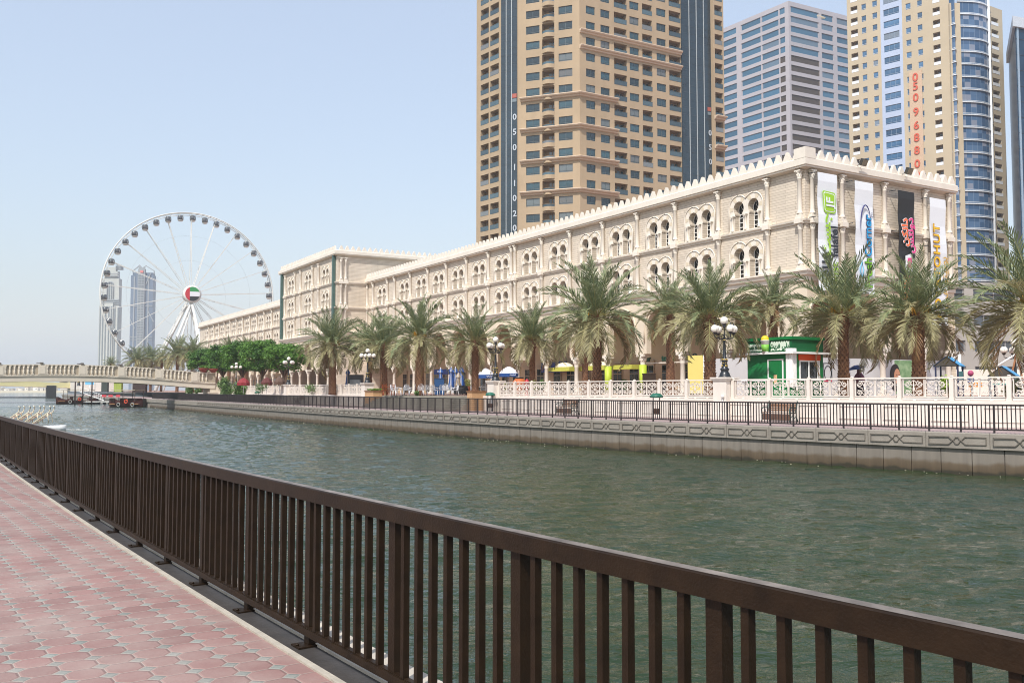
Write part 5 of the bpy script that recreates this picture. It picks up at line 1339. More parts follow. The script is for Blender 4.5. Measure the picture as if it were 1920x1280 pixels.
b.build('window_grid', fdk, t6, world=True)['kind'] = 'stuff'
b = MB(); xc = X(205); b.tube([(xc - 3.8, YF, zF(560))] + [(xc + 3.8 * math.cos(a), YF, zF(534) + 3.8 * math.sin(a)) for a in [PI - k * PI / 10 for k in range(11)]] + [(xc + 3.8, YF, zF(560))], 0.7, 5)
for py in (563, 567, 571, 514, 518): bx(b, X(190), X(222), YF - 1.0, YF + 0.5, zF(py), zF(py) + 1.0)
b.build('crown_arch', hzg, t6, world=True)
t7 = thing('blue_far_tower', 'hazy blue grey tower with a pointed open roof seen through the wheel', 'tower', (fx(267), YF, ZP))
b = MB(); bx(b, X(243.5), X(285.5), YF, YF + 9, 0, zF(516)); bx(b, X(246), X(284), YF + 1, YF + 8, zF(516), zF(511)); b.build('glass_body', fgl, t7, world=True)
b = MB(); bx(b, X(258), X(271), YF - 3, YF + 1, 0, zF(505))
for px in (250.5, 277): bx(b, X(px) - 0.7, X(px) + 0.7, YF - 0.8, YF + 0.2, 0, zF(518))
for py in (574, 632, 637): bx(b, X(243.5), X(285.5), YF - 0.9, YF + 0.2, zF(py), zF(py) + 0.8)
b.face([(X(258), YF - 1, zF(505)), (X(271), YF - 1, zF(505)), (X(271), YF - 1, zF(498)), (X(265.5), YF - 1, zF(502)), (X(260), YF - 1, zF(496)), (X(258), YF - 1, zF(498))])
b.tube([(X(247), YF, zF(511)), (X(247), YF, zF(508)), (X(260), YF, zF(497))], 0.8, 4); b.tube([(X(287), YF, zF(514)), (X(287), YF, zF(508)), (X(271), YF, zF(498))], 0.8, 4)
for (a_, c_) in (((244, 598), (253, 616)), ((277, 582), (288, 603)), ((272, 534), (281, 512))): b.tube([(X(a_[0]), YF - .8, zF(a_[1])), (X(c_[0]), YF - .8, zF(c_[1]))], 0.7, 4)
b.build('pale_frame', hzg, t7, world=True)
b = MB()
for r in range(44):
    z = 5 + r * (zF(514) - 5) / 44
    for px in (261.5, 267.5): bx(b, X(px) - 1.5, X(px) + 1.5, YF - 3.4, YF - 2.9, z, z + 1.6)
b.build('window_grid', fdk, t7, world=True)['kind'] = 'stuff'
b = MB(); bx(b, X(263), X(268.5), YF - 4, YF - 3, zF(512), zF(508)); b.build('roof_sign', ink('cc6a60'), t7, world=True)

def clump(b, c, R, n, rnd, size, flat=1.0, mi=0):
    for _ in range(n):
        d = Vector((rnd.gauss(0, 1), rnd.gauss(0, 1), rnd.gauss(0, 1) * flat)).normalized(); rr_ = R * (rnd.random() ** 0.35)
        p = c + Vector((d.x * rr_, d.y * rr_, d.z * rr_ * flat)); nrm = (d + Vector((rnd.uniform(-.8, .8), rnd.uniform(-.8, .8), rnd.uniform(-.3, 1)))).normalized()
        a = nrm.orthogonal().normalized(); a = Matrix.Rotation(rnd.random() * 6.28, 3, nrm) @ a; e = nrm.cross(a); s_ = size * rnd.uniform(.6, 1.3)
        b.idx([b.P(p - a * s_), b.P(p - e * s_ * .5), b.P(p + a * s_), b.P(p + e * s_ * .5)], mi)
gA = leafmat('ficus_green', '26471a', '557e2c', 0.7, .3); gB = leafmat('ficus_light', '3a6120', '6c9438', 0.8, .3); gC = leafmat('shrub_green', '3f5f2c', '6f8a48', 1.5, .2); gO = leafmat('shrub_olive', '6a6a3c', '93905a', 1.5, .2)
# ============================================================ OBSERVATION WHEEL
YW = 326.0
hub = at_y(361, 551, YW)
wh = thing('ferris_wheel', 'big white observation wheel with dark glass cabins and a flag on its hub', 'ferris wheel', (hub.x, hub.y, ZP))
phi = math.radians(30)
nW = Vector((math.sin(phi), -math.cos(phi), 0)); tW = Vector((math.cos(phi), math.sin(phi), 0))
hc = hub - nW * 4.5                        # centre of the rim, behind the hub's front cap
Rm = hub.z - 1.65 ; Rm = (z_at(396, YW) - hub.z)
wm = mat('wheel_white', 'd6d6d0', 0.5, var=0.04, scale=0.5)
def wp(a, r, o=0.0): return hc + tW * (r * math.cos(a)) + Vector((0, 0, 1)) * (r * math.sin(a)) + nW * o
def ring(b, r, o, rad, n=84): b.tube([wp(2 * PI * k / n, r, o) for k in range(n + 1)], rad, 5, caps=False)
b = MB(); ring(b, Rm, 0.9, 0.20); ring(b, Rm, -0.9, 0.20); ring(b, Rm - 0.9, 0, 0.12)
for k in range(84):
    a = 2 * PI * k / 84; a2 = 2 * PI * (k + .5) / 84; b.tube([wp(a, Rm, .9), wp(a2, Rm - .9, 0), wp(a, Rm, -.9)], 0.06, 3, caps=False); b.tube([wp(a, Rm, .9), wp(a, Rm, -.9)], 0.07, 3, caps=False)
b.build('rim', wm, wh, world=True)
for k in range(21):
    a = 2 * PI * (k + .25) / 21; b = MB()
    for o in (1.6, -1.6): b.tube([wp(a, 1.5, o), wp(a, Rm - .5, 0.5 if o > 0 else -.5)], 0.13, 4)
    for f in (0.3, 0.5, 0.7, 0.88):
        o = 1.6 + (0.5 - 1.6) * f; b.tube([wp(a, Rm * f, o), wp(a, Rm * f, -o)], 0.07, 3)
    b.build('spoke', wm, wh, world=True)
b = MB()
for f in (0.42, 0.72): ring(b, Rm * f, 0, 0.03, 42)
b.build('stay_ring', mat('stay_cable', 'a9aeb2', 0.5), wh, world=True)
b = MB(); b.M = Matrix.Translation(hc) @ nW.to_track_quat('Z', 'Y').to_matrix().to_4x4()
b.lathe([(1.2, -4.2), (2.2, -3.6), (2.2, 3.4), (3.2, 3.8), (3.2, 4.1), (2.9, 4.5), (0, 4.6)], n=28); b.build('hub', wm, wh, world=True)
fy = Matrix((tW, Vector((0, 0, 1)), nW)).transposed().to_4x4(); fy.translation = hc + nW * 4.62
def seg(b, lo, hi, x0, x1, o, mi):
    pts = []
    R_ = 2.55
    N = 20
    xs = [x0 + (x1 - x0) * k / N for k in range(N + 1)]
    top = [(x, min(hi, math.sqrt(max(R_ * R_ - x * x, 0)))) for x in xs]; bot = [(x, max(lo, -math.sqrt(max(R_ * R_ - x * x, 0)))) for x in xs]
    for i in range(N):
        if top[i][1] > bot[i][1] or top[i + 1][1] > bot[i + 1][1]:
            q = [bot[i], bot[i + 1], (top[i + 1][0], max(top[i + 1][1], bot[i + 1][1])), (top[i][0], max(top[i][1], bot[i][1]))]
            b.face([fy @ Vector((x, y, o)) for x, y in q], mi)
b = MB(); seg(b, -2.6, 2.6, -2.55, -0.95, 0.0, 0); seg(b, 0.85, 2.6, -0.95, 2.55, 0.0, 1); seg(b, -0.85, 0.85, -0.95, 2.55, 0, 2); seg(b, -2.6, -0.85, -0.95, 2.55, 0, 3)
b.build('hub_flag', [ink('c03038'), ink('2f8f4a'), ink('e4e4ea'), ink('242426')], wh, world=True)
b = MB()
for o, pl_, pr_ in ((3.0, 291, 398), (-4.0, 268, 412)):
    top = hc + nW * o
    for px, rr_ in ((pl_, .75), (pr_, .75)):
        Yb = YW + (-14 if o > 0 else 14) * 1.0; base = at_y(px, 731, Yb); base.z = ZP
        b.tube([top - Vector((0, 0, 2.6)) + (base - top).normalized() * 0.8, base], [0.45, rr_ * 0.8], 8)
        if o > 0: b.tube([top - Vector((0, 0, 3.4)) + tW * 0.4, base + tW * (2.6 if px < 340 else -2.6)], [0.25, 0.3], 6)
    b.tube([top - Vector((0, 0, 1)), top - Vector((0, 0, 34))], 0.14, 4)
b.build('support_leg', wm, wh, world=True)
b = MB(); b.lathe([(0.15, -1.3), (0.75, -1.25), (1.08, -0.9), (1.15, -0.8)], n=12, mi=0); b.lathe([(1.15, -0.8), (1.25, 0.1), (1.1, 0.85), (0.8, 1.1)], n=12, mi=1); b.lathe([(0.8, 1.1), (0.5, 1.25), (0, 1.3)], n=12, mi=0)
for k in range(4):
    a = k * PI / 2 + .5; b.tube([(1.12 * math.cos(a), 1.12 * math.sin(a), -.55), (1.23 * math.cos(a), 1.23 * math.sin(a), 0.1), (1.02 * math.cos(a), 1.02 * math.sin(a), .78)], 0.06, 4, 0)
b.tube([(0, 0, 1.1), (0, 0, 1.7)], 0.12, 4, 0)
cab = take(b.build('cabin', [wm, mat('cabin_glass', (0.065, 0.07, 0.075), 0.1, var=0.3, spec=0.8)]))
I = parent_mat(wh).inverted()
repeat('cabin', cab, [I @ Matrix.Translation(wp(2 * PI * (k + .4) / 42, Rm - 1.3, 0) - Vector((0, 0, 0.6))) @ Matrix.Rotation(phi, 4, 'Z') @ Matrix.Diagonal((.88, .88, .92, 1)) for k in range(42)], wh)

# ============================================================ BRIDGES
P1 = at_y(404, 700, 137); P1.z = 0
dB = Vector((-0.86, -0.51, 0)).normalized()
def zdeck(s): # underside / rail heights follow the photo's gentle arch
    return 0
br = thing('footbridge', 'cream arched footbridge with bulbous balusters crossing the canal', 'bridge', (P1.x, P1.y, ZP), math.atan2(dB.y, dB.x))
bs = []   # (s, z of rail top)
for px, py in ((-160, 688), (-60, 684), (0, 683.5), (60, 682.5), (130, 683), (200, 685), (260, 688), (300, 691), (350, 695.5), (392, 698.5)):
    p = hit(P1, dB, px, 5); s_ = (p - P1).dot(dB); bs.append((s_, z_at(py, p.y) - ZP))
bs.sort()
def zr(s):
    for (a, za), (c, zc_) in zip(bs, bs[1:]):
        if s <= c: return za + (zc_ - za) * max(0, (s - a)) / (c - a)
    return bs[-1][1]
bstone = mat('bridge_stone', 'd0c5b3', 0.75, var=0.08, scale=0.6, bump=0.1)
S_END = bs[-1][0]
def arcbox(b, y0, y1, lo, hi, s0=0.0, s1=None, n=40):
    s1 = S_END if s1 is None else s1
    for k in range(n):
        a, c = s0 + (s1 - s0) * k / n, s0 + (s1 - s0) * (k + 1) / n
        P = [(a, y0, zr(a) + lo), (c, y0, zr(c) + lo), (c, y1, zr(c) + lo), (a, y1, zr(a) + lo), (a, y0, zr(a) + hi), (c, y0, zr(c) + hi), (c, y1, zr(c) + hi), (a, y1, zr(a) + hi)]
        for q in ((0, 3, 2, 1), (4, 5, 6, 7), (0, 1, 5, 4), (2, 3, 7, 6)): b.face([P[i] for i in q])
    
# local +Y of the bridge: towards the camera is +Y when dB points left; right side is away
b = MB(); arcbox(b, -5.2, 0.0, -2.35, -1.45); arcbox(b, -5.3, 0.12, -1.62, -1.45); b.build('deck', bstone, br)
for y in (0.0, -5.1):
    b = MB(); arcbox(b, y - 0.14, y + 0.14, -0.12, 0.0); b.build('handrail', bstone, br)
PAN = 5.05; nP = int(S_END / PAN)
b = MB(); b.box((0, 0, -0.78), (1.05, 0.30, 1.38)); b.box((0, 0.16, -0.78), (0.72, 0.04, 1.1)); b.box((0, 0, 0.03), (0.5, 0.3, 0.10)); pier_me = take(b.build('parapet_pier', bstone))
b = MB(); b.box((0, 0, -1.38), (.3, .3, .14)); b.lathe([(0.09, -1.3), (0.14, -1.2), (0.10, -1.12), (0.17, -0.95), (0.09, -0.72), (0.08, -0.68), (0.14, -0.62), (0.09, -0.55), (0.16, -0.34), (0.10, -0.26)], n=8); b.box((0, 0, -0.19), (.3, .3, .14)); bal_me = take(b.build('baluster', bstone))
Pm = []; Bm = []
for k in range(nP + 2):
    s_ = 3.0 + k * PAN
    for y in (0.0, -5.1):
        if s_ < S_END: Pm.append(Matrix.Translation((s_, y, zr(s_))))
        for j in range(7):
            q = s_ - PAN + 1.0 + (PAN - 1.25) * (j + 0.3) / 7
            if 0.8 < q < S_END: Bm.append(Matrix.Translation((q, y, zr(q))))
b = MB(); b.box((0.2, 0, -1.1), (1.5, 0.7, 2.4)); b.box((0.2, 0, 0.08), (1.7, 0.85, 0.16)); b.build('end_pier', bstone, br)
Bm.sort(key=lambda M: (parent_mat(br) @ M).translation.length)
repeat('parapet_pier', pier_me, Pm, br); repeat('baluster', bal_me, Bm, br)
b = MB(); b.box((-0.6, -2.6, (zr(0) - 2.2) / 2), (2.6, 5.0, zr(0) - 2.2 + 1)); b.build('abutment', bstone, br)
for y in (0.0, -5.1):
    b = MB(); arcbox(b, y - 0.07, y + 0.02 if y < -1 else y - 0.02, -1.5, -0.12); b.build('parapet_panel', mat('parapet_tan', 'a99c88', .8, var=.06, scale=.5), br)
for k in range(nP + 2):
    s_ = 3.0 + PAN * k
    if s_ < S_END:
        b = MB(); b.box((s_ + .1, 0.1, zr(s_) + .16), (.42, .3, .2)); b.tube([(s_ + .3, .1, zr(s_) + .12), (s_ + .75, .15, zr(s_) + .14)], .06, 5); b.build('spotlight', mat('spot_grey', '6a625c', .5), br)
for x_, lb in ((0.35, 'right hand of the two red bowl planters on the bridge end pier'), (1.75, 'left hand of the two red bowl planters on the bridge end pier')):
    p_ = parent_mat(br) @ Vector((x_, 0.0, 0.17 + (zr(0) if x_ < 1 else zr(1.75)) * 0)); p_.z = ZP + zr(max(0, x_)) + .02
    t = thing('bowl_planter', lb, 'planter', p_, group='red bowl planters on the bridge end'); b = MB(); b.lathe([(.3, 0.0), (.35, .08), (.62, .38), (.78, .55), (.72, .58), (.0, .5)], n=16); b.build('bowl', mat('bowl_red', '8a3a2e', .6, var=.1), t)
    b = MB(); clump(b, Vector((0, 0, .8)), .55, 150, random.Random(3), .12, .6) if 'clump' in globals() else None
    if len(b.f): b.build('foliage', MATS['ficus_light'], t)
# second bridge
b2p = at_y(60, 712, 345); br2 = thing('road_bridge', 'pale yellow low road bridge seen under the footbridge', 'bridge', (b2p.x, b2p.y, 0), math.atan2(dB.y, dB.x))
yb = mat('yellow_bridge', 'd9cf9a', 0.75, var=0.05, scale=0.3)
def arch2(s): return 3.0 + 0.9 - 0.0022 * (s - 6) ** 2
b = MB()
for k in range(40):
    a, c = -30 + 120 * k / 40, -30 + 120 * (k + 1) / 40
    f = lambda s: 5.1 - 0.0005 * (s - 30) ** 2
    for lo, hi, y0, y1 in ((-1.7, 0.2, -9, 0), ):
        P = [(a, y0, f(a) + lo), (c, y0, f(c) + lo), (c, y1, f(c) + lo), (a, y1, f(a) + lo), (a, y0, f(a) + hi), (c, y0, f(c) + hi), (c, y1, f(c) + hi), (a, y1, f(a) + hi)]
        for q in ((0, 3, 2, 1), (4, 5, 6, 7), (0, 1, 5, 4), (2, 3, 7, 6)): b.face([P[i] for i in q])
    b.box(((a + c) / 2, 0.06, f(a) - 1.72), (c - a, 0.2, 0.25), mi=1)
b.build('deck', [yb, trim2], br2)
pp = at_y(97, 730, 345); q = parent_mat(br2).inverted() @ Vector((pp.x, pp.y, 0))
b = MB(); b.box((q.x, q.y - 3.5, 0.9), (3.2, 6.5, 4.9)); b.build('pier', mat('dark_pier', '2c2b2b', 0.8, var=0.2), br2)

# far shore: sand bank, low houses and trees seen under the bridges
b = MB(); b.tess([(-2600, 985), (-480, 985), (-330, 1010), (-300, 1500), (-3000, 2600)], [], lambda u, v: (u, v, 0.9)); b.face([(-2600, 985, -1.4), (-480, 985, -1.4), (-480, 985, 0.9), (-2600, 985, 0.9)])
tag(b.build('beach', mat('beach_sand', 'd8ccb4', 0.9, var=0.06, scale=0.02)), kind='structure')
rnd = random.Random(12); hm_ = [mat('far_house_' + str(i), c, 0.8, var=0.05) for i, c in enumerate(('cfc7ba', 'b9b2a6', 'd9d4cc'))]
for k in range(16):
    px = -30 + k * 9.0 + rnd.uniform(-2, 2); Y = 1020 + rnd.uniform(0, 90); p = at_y(px, 728, Y)
    w_, h_ = rnd.uniform(3, 6), rnd.uniform(2.0, 4.6)
    t = thing('far_house', 'tiny pale flat roofed house on the far sandy shore', 'house', (p.x, Y, 0.9), group='tiny houses on the far shore')
    b = MB(); b.box((0, 0, h_ / 2), (w_, 6, h_)); b.box((w_ * .2, -3.05, h_ * .45), (w_ * .25, 0.1, h_ * .3), mi=1); b.build('wall', [hm_[k % 3], fdk], t)
    b = MB(); b.box((0, 0, h_ + 0.15), (w_ + .8, 6.8, 0.3)); b.build('roof', hm_[(k + 1) % 3], t)

# ============================================================ PALMS
lg = leafmat('palm_green', '48593a', '949c72', 0.9, 0.28); lo_ = leafmat('palm_dry', '6f6b4a', 'b2aa80', 0.9, 0.28); lolive = leafmat('palm_olive', '6f6c2e', 'a08f46', 1.5, 0.2)
bark = mat('palm_bark', '6b4b38', 0.9, var=0.35, scale=5, bump=0.6, bscale=14); barkl = mat('palm_scale', '8c6a50', 0.9, var=0.35, scale=6)
def palm_crown(seed, R, nf, ntop):
    rnd = random.Random(seed); G = MB()
    for i in range(nf):
        f = (i + 0.5) / nf; az = i * 2.39996 + rnd.uniform(-.25, .25)
        el = math.radians(87 - 116 * f ** 0.85 + rnd.uniform(-10, 10)); Lf = R * (1.26 - 0.02 * f + rnd.uniform(-.12, .12))
        droop = (0.20 + 0.68 * f) * rnd.uniform(0.7, 1.3); mi = 0 if f < 0.55 + rnd.uniform(-.2, .2) else (4 if f > .93 and rnd.random() < .5 else 1)
        tw = rnd.uniform(-.5, .5); side = rnd.uniform(-.25, .25)
        p = Vector((math.cos(az) * .12, math.sin(az) * .12, 0.0)); pts = [p]; N = 11
        for k in range(N):
            u = (k + 1) / N; e = el - droop * u * u * 1.9 - 0.12 * u; a2 = az + side * u
            d = Vector((math.cos(a2) * math.cos(e), math.sin(a2) * math.cos(e), math.sin(e))); p = p + d * (Lf / N); pts.append(p)
        G.tube(pts, [0.032 * (1 - .85 * k / N) for k in range(N + 1)], 3, 3, caps=False)
        nl = 31
        for k in range(nl):
            u = 0.16 + 0.83 * k / nl; x = u * N; j = min(int(x), N - 1); c = pts[j].lerp(pts[j + 1], x - j); td = (pts[j + 1] - pts[j]).normalized()
            sd = td.cross(Vector((0, 0, 1)))
            if sd.length < .05: sd = Vector((1, 0, 0))
            sd.normalize(); up = sd.cross(td).normalized(); sd = (sd * math.cos(tw) + up * math.sin(tw)).normalized(); up = sd.cross(td).normalized()
            ll = R * 0.175 * (0.55 + 0.9 * math.sin(min(1, u * 1.15) * PI) ** 0.7) * rnd.uniform(.8, 1.15)
            for s_ in (-1, 1):
                dr = (td * (0.8 + .6 * u) + sd * s_ * rnd.uniform(.6, .95) + up * rnd.uniform(0.1, 0.6) - Vector((0, 0, 0.04 + 0.14 * f)) * rnd.uniform(.2, 1.3)).normalized()
                wv_ = td.cross(dr).cross(dr).normalized() * 0.0195 + up * rnd.uniform(-.010, .010)
                m_ = c + dr * ll * 0.5 + Vector((0, 0, 0.01)); e_ = c + dr * ll - Vector((0, 0, ll * 0.08))
                G.idx([G.P(c - wv_ * .8), G.P(m_ - wv_ * 1.3), G.P(e_), G.P(m_ + wv_ * 1.3), G.P(c + wv_ * .8)], mi)
    # fruit stalks and fibre at the heart
    for i in range(70):
        a = rnd.random() * 6.28; e = rnd.uniform(.2, 1.3); l = R * rnd.uniform(.15, .34); d = Vector((math.cos(a) * math.cos(e), math.sin(a) * math.cos(e), math.sin(e)))
        q = d * l; c = d * .1; G.tube([c, q, q + Vector((d.x, d.y, -0.4)) * l * .5], [.012, .01, .004], 3, 2, caps=False)
    return take(G.build('crown', [lg, lo_, lolive, mat('rachis', '9a9766', 0.7, var=0.1), leafmat('palm_dead', '6b5238', '9a7c56', 1.5, .1)]))
def palm_trunk(h, r, seed):
    rnd = random.Random(seed); b = MB(); b.lathe([(r * 1.25, 0), (r * 1.05, 0.25), (r * .92, h * .5), (r * .9, h * .85), (r * 1.05, h), (r * .7, h + .25), (0, h + .35)], n=12)
    rows = int(h / 0.155)
    for k in range(rows + 1):
        z = k * 0.155 + .05; n_ = 9
        for j in range(n_):
            a = 2 * PI * (j + (k % 2) * .5) / n_ + rnd.uniform(-.05, .05); rr_ = r * (1.0 if z > h * .3 else 1.12)
            ca, sa = math.cos(a), math.sin(a); c = Vector((rr_ * .88 * ca, rr_ * .88 * sa, z)); o = Vector((ca, sa, 0)); s_ = Vector((-sa, ca, 0)); w_ = 2 * PI * r / n_ * .55; top = z > h * .82
            tip = c + o * (0.07 + (0.10 if top else 0)) * rnd.uniform(.7, 1.2) + Vector((0, 0, .13 + (.1 if top else 0)))
            ids = [b.P(c - s_ * w_ - Vector((0, 0, .07))), b.P(c + s_ * w_ - Vector((0, 0, .07))), b.P(tip + s_ * w_ * .5), b.P(tip - s_ * w_ * .5), b.P(c + Vector((0, 0, .13)) + s_ * w_ * .6), b.P(c + Vector((0, 0, .13)) - s_ * w_ * .6)]
            b.idx([ids[0], ids[1], ids[2], ids[3]], 1); b.idx([ids[3], ids[2], ids[4], ids[5]], 0); b.idx([ids[1], ids[4], ids[2]], 0); b.idx([ids[0], ids[3], ids[5]], 0)
    return take(b.build('trunk', [bark, barkl]))
crowns = [palm_crown(s_, 3.0, nf_, 0) for s_, nf_ in ((1, 66), (2, 72), (3, 60), (4, 76), (5, 64))]
bunch = MB(); rnd = random.Random(4)
for k in range(90):
    a = rnd.random() * 6.28; l = rnd.uniform(.1, .45); bunch.tube([(0, 0, 0), (.25 * l * math.cos(a), .25 * l * math.sin(a), -l * .3), (.5 * l * math.cos(a), .5 * l * math.sin(a), -l)], .012, 3, caps=False)
bunch_me = take(bunch.build('date_bunch', leafmat('date_orange', 'a8731e', 'c99a3a', 3, .1)))
def palm(px, py, Y, rpx, label, v, rk=0.30, hz=None, rz=0.0, dates=0):
    c = at_y(px, py, Y); t = thing('date_palm', label, 'palm tree', (c.x, c.y, ZP), rz, 'date palms along the promenade'); h = c.z - ZP
    o = link('trunk', palm_trunk(h, rk, v), t)
    R = rpx * Y / F; o = link('crown', crowns[v % 5], t); o.location = (0, 0, h); o.scale = (R / 3.0,) * 3; o.rotation_euler = (random.Random(v + 9).uniform(-.09, .09), random.Random(v + 3).uniform(-.09, .09), v * 1.3)
    for k in range(dates):
        a = k * 2.1 + v; q = link('date_bunch', bunch_me, t); q.location = (math.cos(a) * .5, math.sin(a) * .5, h + R * .18); q.scale = (1.3,) * 3
    return t
palm(1580, 592, 52.0, 112, 'tall date palm standing at the right end of the green kiosk', 7, 0.29, dates=2)
palm(1720, 592, 47.5, 102, 'date palm between the smiling poster and the small play house', 1, 0.31, dates=3, rz=.6)
palm(1938, 575, 45, 140, 'date palm cut off by the right edge, with orange date bunches', 2, 0.31, dates=6)
palm(1330, 597, 50.5, 90, 'thick date palm standing just left of the nearest globe lamp', 3, 0.30, rz=1.2)
palm(1449, 578, 60, 60, 'date palm partly hidden behind the roof of the green kiosk', 4, 0.28)
palm(1119, 596, 58, 98, 'tallest thick date palm before the yellow awnings', 5, 0.27, rz=2.0, dates=2)
palm(1097, 632, 72, 48, 'thin date palm just left of the tallest thick palm', 6, 0.22)
palm(1256, 585, 66, 62, 'date palm beside the left lime wrapped column and the shop lettering', 7, 0.27)
palm(998, 638, 74, 60, 'date palm before the doorway with the dark blue shop sign', 8, 0.22, rz=.4)
palm(891, 643, 76, 62, 'date palm beside the open blue and white parasols', 9, 0.27, rz=1.0)
palm(787, 634, 78, 68, 'thick date palm rising among the white chairs on the terrace', 10, 0.36, dates=2)
palm(720, 650, 88, 58, 'date palm behind the brown wooden table on the terrace', 11, 0.33)
palm(693, 652, 96, 52, 'thinner date palm behind the lamp at the left end of the steps', 12, 0.26)
palm(624, 648, 92, 60, 'leftmost tall date palm, beside the leafy green trees', 13, 0.34, dates=1)
for i, (px, py, Y, r_) in enumerate(((256, 677, 230, 26), (283, 676, 240, 26), (303, 678, 236, 22), (333, 668, 200, 34), (362, 664, 180, 30), (208, 683, 300, 14), (430, 661, 165, 26), (462, 660, 152, 26))):
    lab = ['distant date palm just right of the white far tower', 'distant date palm before the foot of the blue far tower', 'small distant date palm at the foot of the wheel leg', 'distant palm between the wheel leg and the leafy trees', 'tall distant palm rising behind the left end of the leafy trees', 'smallest distant palm at the foot of the white far tower', 'distant palm tips showing above the leafy trees', 'palm tips just above the highest leafy tree'][i]
    palm(px, py, Y, r_, lab, i + 20, 0.3)

# ============================================================ LEAFY TREES, SHRUBS, CLIMBERS
def tree(px, py0, py1, Y, wpx, label, seed, mats):
    rnd = random.Random(seed); c = at_y(px, (py0 + py1) / 2, Y); zt = z_at(py0, Y) - ZP; zl = z_at(py1, Y) - ZP; R = wpx * Y / F / 2 * 1.22
    t = thing('leafy_tree', label, 'tree', (c.x, c.y, ZP), rnd.random() * 6, 'leafy green trees beside the bridge end')
    b = MB(); b.tube([(0, 0, 0), (.1, 0, zl * .5), (0, .1, zl + .3)], [.22, .17, .15], 8)
    for k in range(6):
        a = k * 1.05; b.tube([(0, .05, zl * .7), (math.cos(a) * R * .3, math.sin(a) * R * .3, zl + .4), (math.cos(a) * R * .6, math.sin(a) * R * .6, (zl + zt) * .55)], [.11, .08, .03], 6)
    b.build('trunk', mat('tree_bark', '6b5a4a', .9, var=.2), t)
    b = MB(); H_ = zt - zl
    for k in range(64):
        a = rnd.random() * 6.28; q = rnd.random() ** .5; z = zl + H_ * rnd.uniform(.05, .92); f = math.sin(PI * min(.95, max(.12, (z - zl) / H_ * .8 + .15))) ** .6
        cc = Vector((math.cos(a) * R * q * f, math.sin(a) * R * q * f, z)); clump(b, cc, R * rnd.uniform(.2, .34), 120, rnd, 0.16, .8, 0 if rnd.random() < .6 else 1)
    b.build('crown', mats, t)
for i, (px, y0, y1, Y, wp_, lb) in enumerate(((382, 655, 693, 148, 56, 'leftmost dark leafy tree behind the bridge end'), (418, 646, 694, 140, 60, 'second leafy tree from the left above the end pier of the bridge'), (455, 640, 694, 132, 64, 'leafy tree behind the lamp with ivy walls'),
    (493, 638, 693, 124, 62, 'tallest dark leafy tree above the red parasols'), (533, 643, 694, 118, 62, 'yellowish green leafy tree nearest the date palms'))): tree(px, y0, y1, Y, wp_, lb, 30 + i, [gA if i != 4 else gB, gB])
def bush(px, py0, py1, Y, wpx, label, seed, m, cat='shrub', nm='shrub', n=900, zb=ZP, flat=None, grp=None, size=.07):
    rnd = random.Random(seed); c = at_y(px, py1, Y); zt = z_at(py0, Y); R = wpx * Y / F / 2; H_ = max(.3, zt - zb)
    t = thing(nm, label, cat, (c.x, c.y, zb), 0, grp); b = MB()
    for k in range(9):
        a = rnd.random() * 6.28; clump(b, Vector((math.cos(a) * R * .45, math.sin(a) * R * .45, H_ * rnd.uniform(.3, .7))), min(R, H_) * .5, n // 9, rnd, size, 1)
    clump(b, Vector((0, 0, H_ * .5)), 1.0, 0, rnd, size)
    b.build('foliage', m, t); b = MB(); b.tube([(0, 0, 0), (0, 0, H_ * .5)], .05, 5); b.build('stem', MATS['tree_bark'], t); return t
def ivy(px0, px1, py0, py1, Y, label, seed):
    rnd = random.Random(seed); a = at_y(px0, py1, Y); c = at_y(px1, py1, Y); zt = z_at(py0, Y); w_ = (c - a).length
    t = thing('ivy_wall', label, 'climbing plant', ((a.x + c.x) / 2, Y, ZQ), 0, 'climbing plants beside the bridge end'); b = MB()
    for k in range(60):
        u = rnd.uniform(-.5, .5); v = rnd.random(); hh = (zt - ZQ) * (1 - .25 * abs(u * 2) ** 3); clump(b, Vector((u * w_, rnd.uniform(-.3, .3), v * hh)), .42, 60, rnd, .1)
    b.build('foliage', gC, t); b = MB(); b.box((0, .5, (zt - ZQ) / 2 - .2), (w_ * .8, .4, zt - ZQ - .4)); b.build('wall_core', cream, t)
ivy(411, 434, 709, 741, 121, 'bushy green climber right of the bridge end pier', 5); ivy(439, 460, 718, 741, 117, 'bushy green climber at the left end of the balustrade', 6)
ivy(351, 358, 722, 738, 150, 'narrow climber on a pillar seen under the footbridge', 7); ivy(367, 378, 722, 738, 150, 'wider climber on a pillar seen under the footbridge', 8)
bush(1779, 688, 708, 46, 36, 'spiky bright green plant before the play house', 9, leafmat('spiky_green', '5f8a24', 'a3c04a', 3, .3), n=600)
bush(1002, 705, 718, 68, 22, 'round olive shrub right of the terracotta jar', 10, gO); bush(1017, 702, 718, 67, 14, 'loose grassy shrub beside the round olive shrub', 11, gC)
bush(1149, 704, 718, 60, 14, 'round bright green shrub at the foot of the left lime column', 12, gB, n=500); bush(1168, 702, 718, 60, 22, 'dark shrub right of the left lime column', 13, gC); bush(1196, 703, 717, 58, 14, 'clipped yellow green shrub at the foot of the right lime column', 14, gB, n=500)
bush(943, 707, 718, 72, 22, 'round olive shrub right of the lamp by the steps', 15, gO); bush(878, 700, 738, 84, 18, 'feathery pale green plant on the terrace beside the palm', 16, leafmat('feathery', '7f8a3c', 'b0b060', 3, .3), n=500)
bush(844, 710, 722, 88, 12, 'small bright green pot plant under the folded parasols', 17, gB, n=300); bush(492, 716, 723, 108, 30, 'low green shrub behind the leftmost balustrade', 18, gA, n=600); bush(585, 718, 724, 98, 34, 'low dark green hedge between the lamp and the leftmost tall palm', 19, gC, n=600)
bush(1896, 700, 708, 47, 40, 'low dark ground shrub at the foot of the swing', 22, gO, n=500)
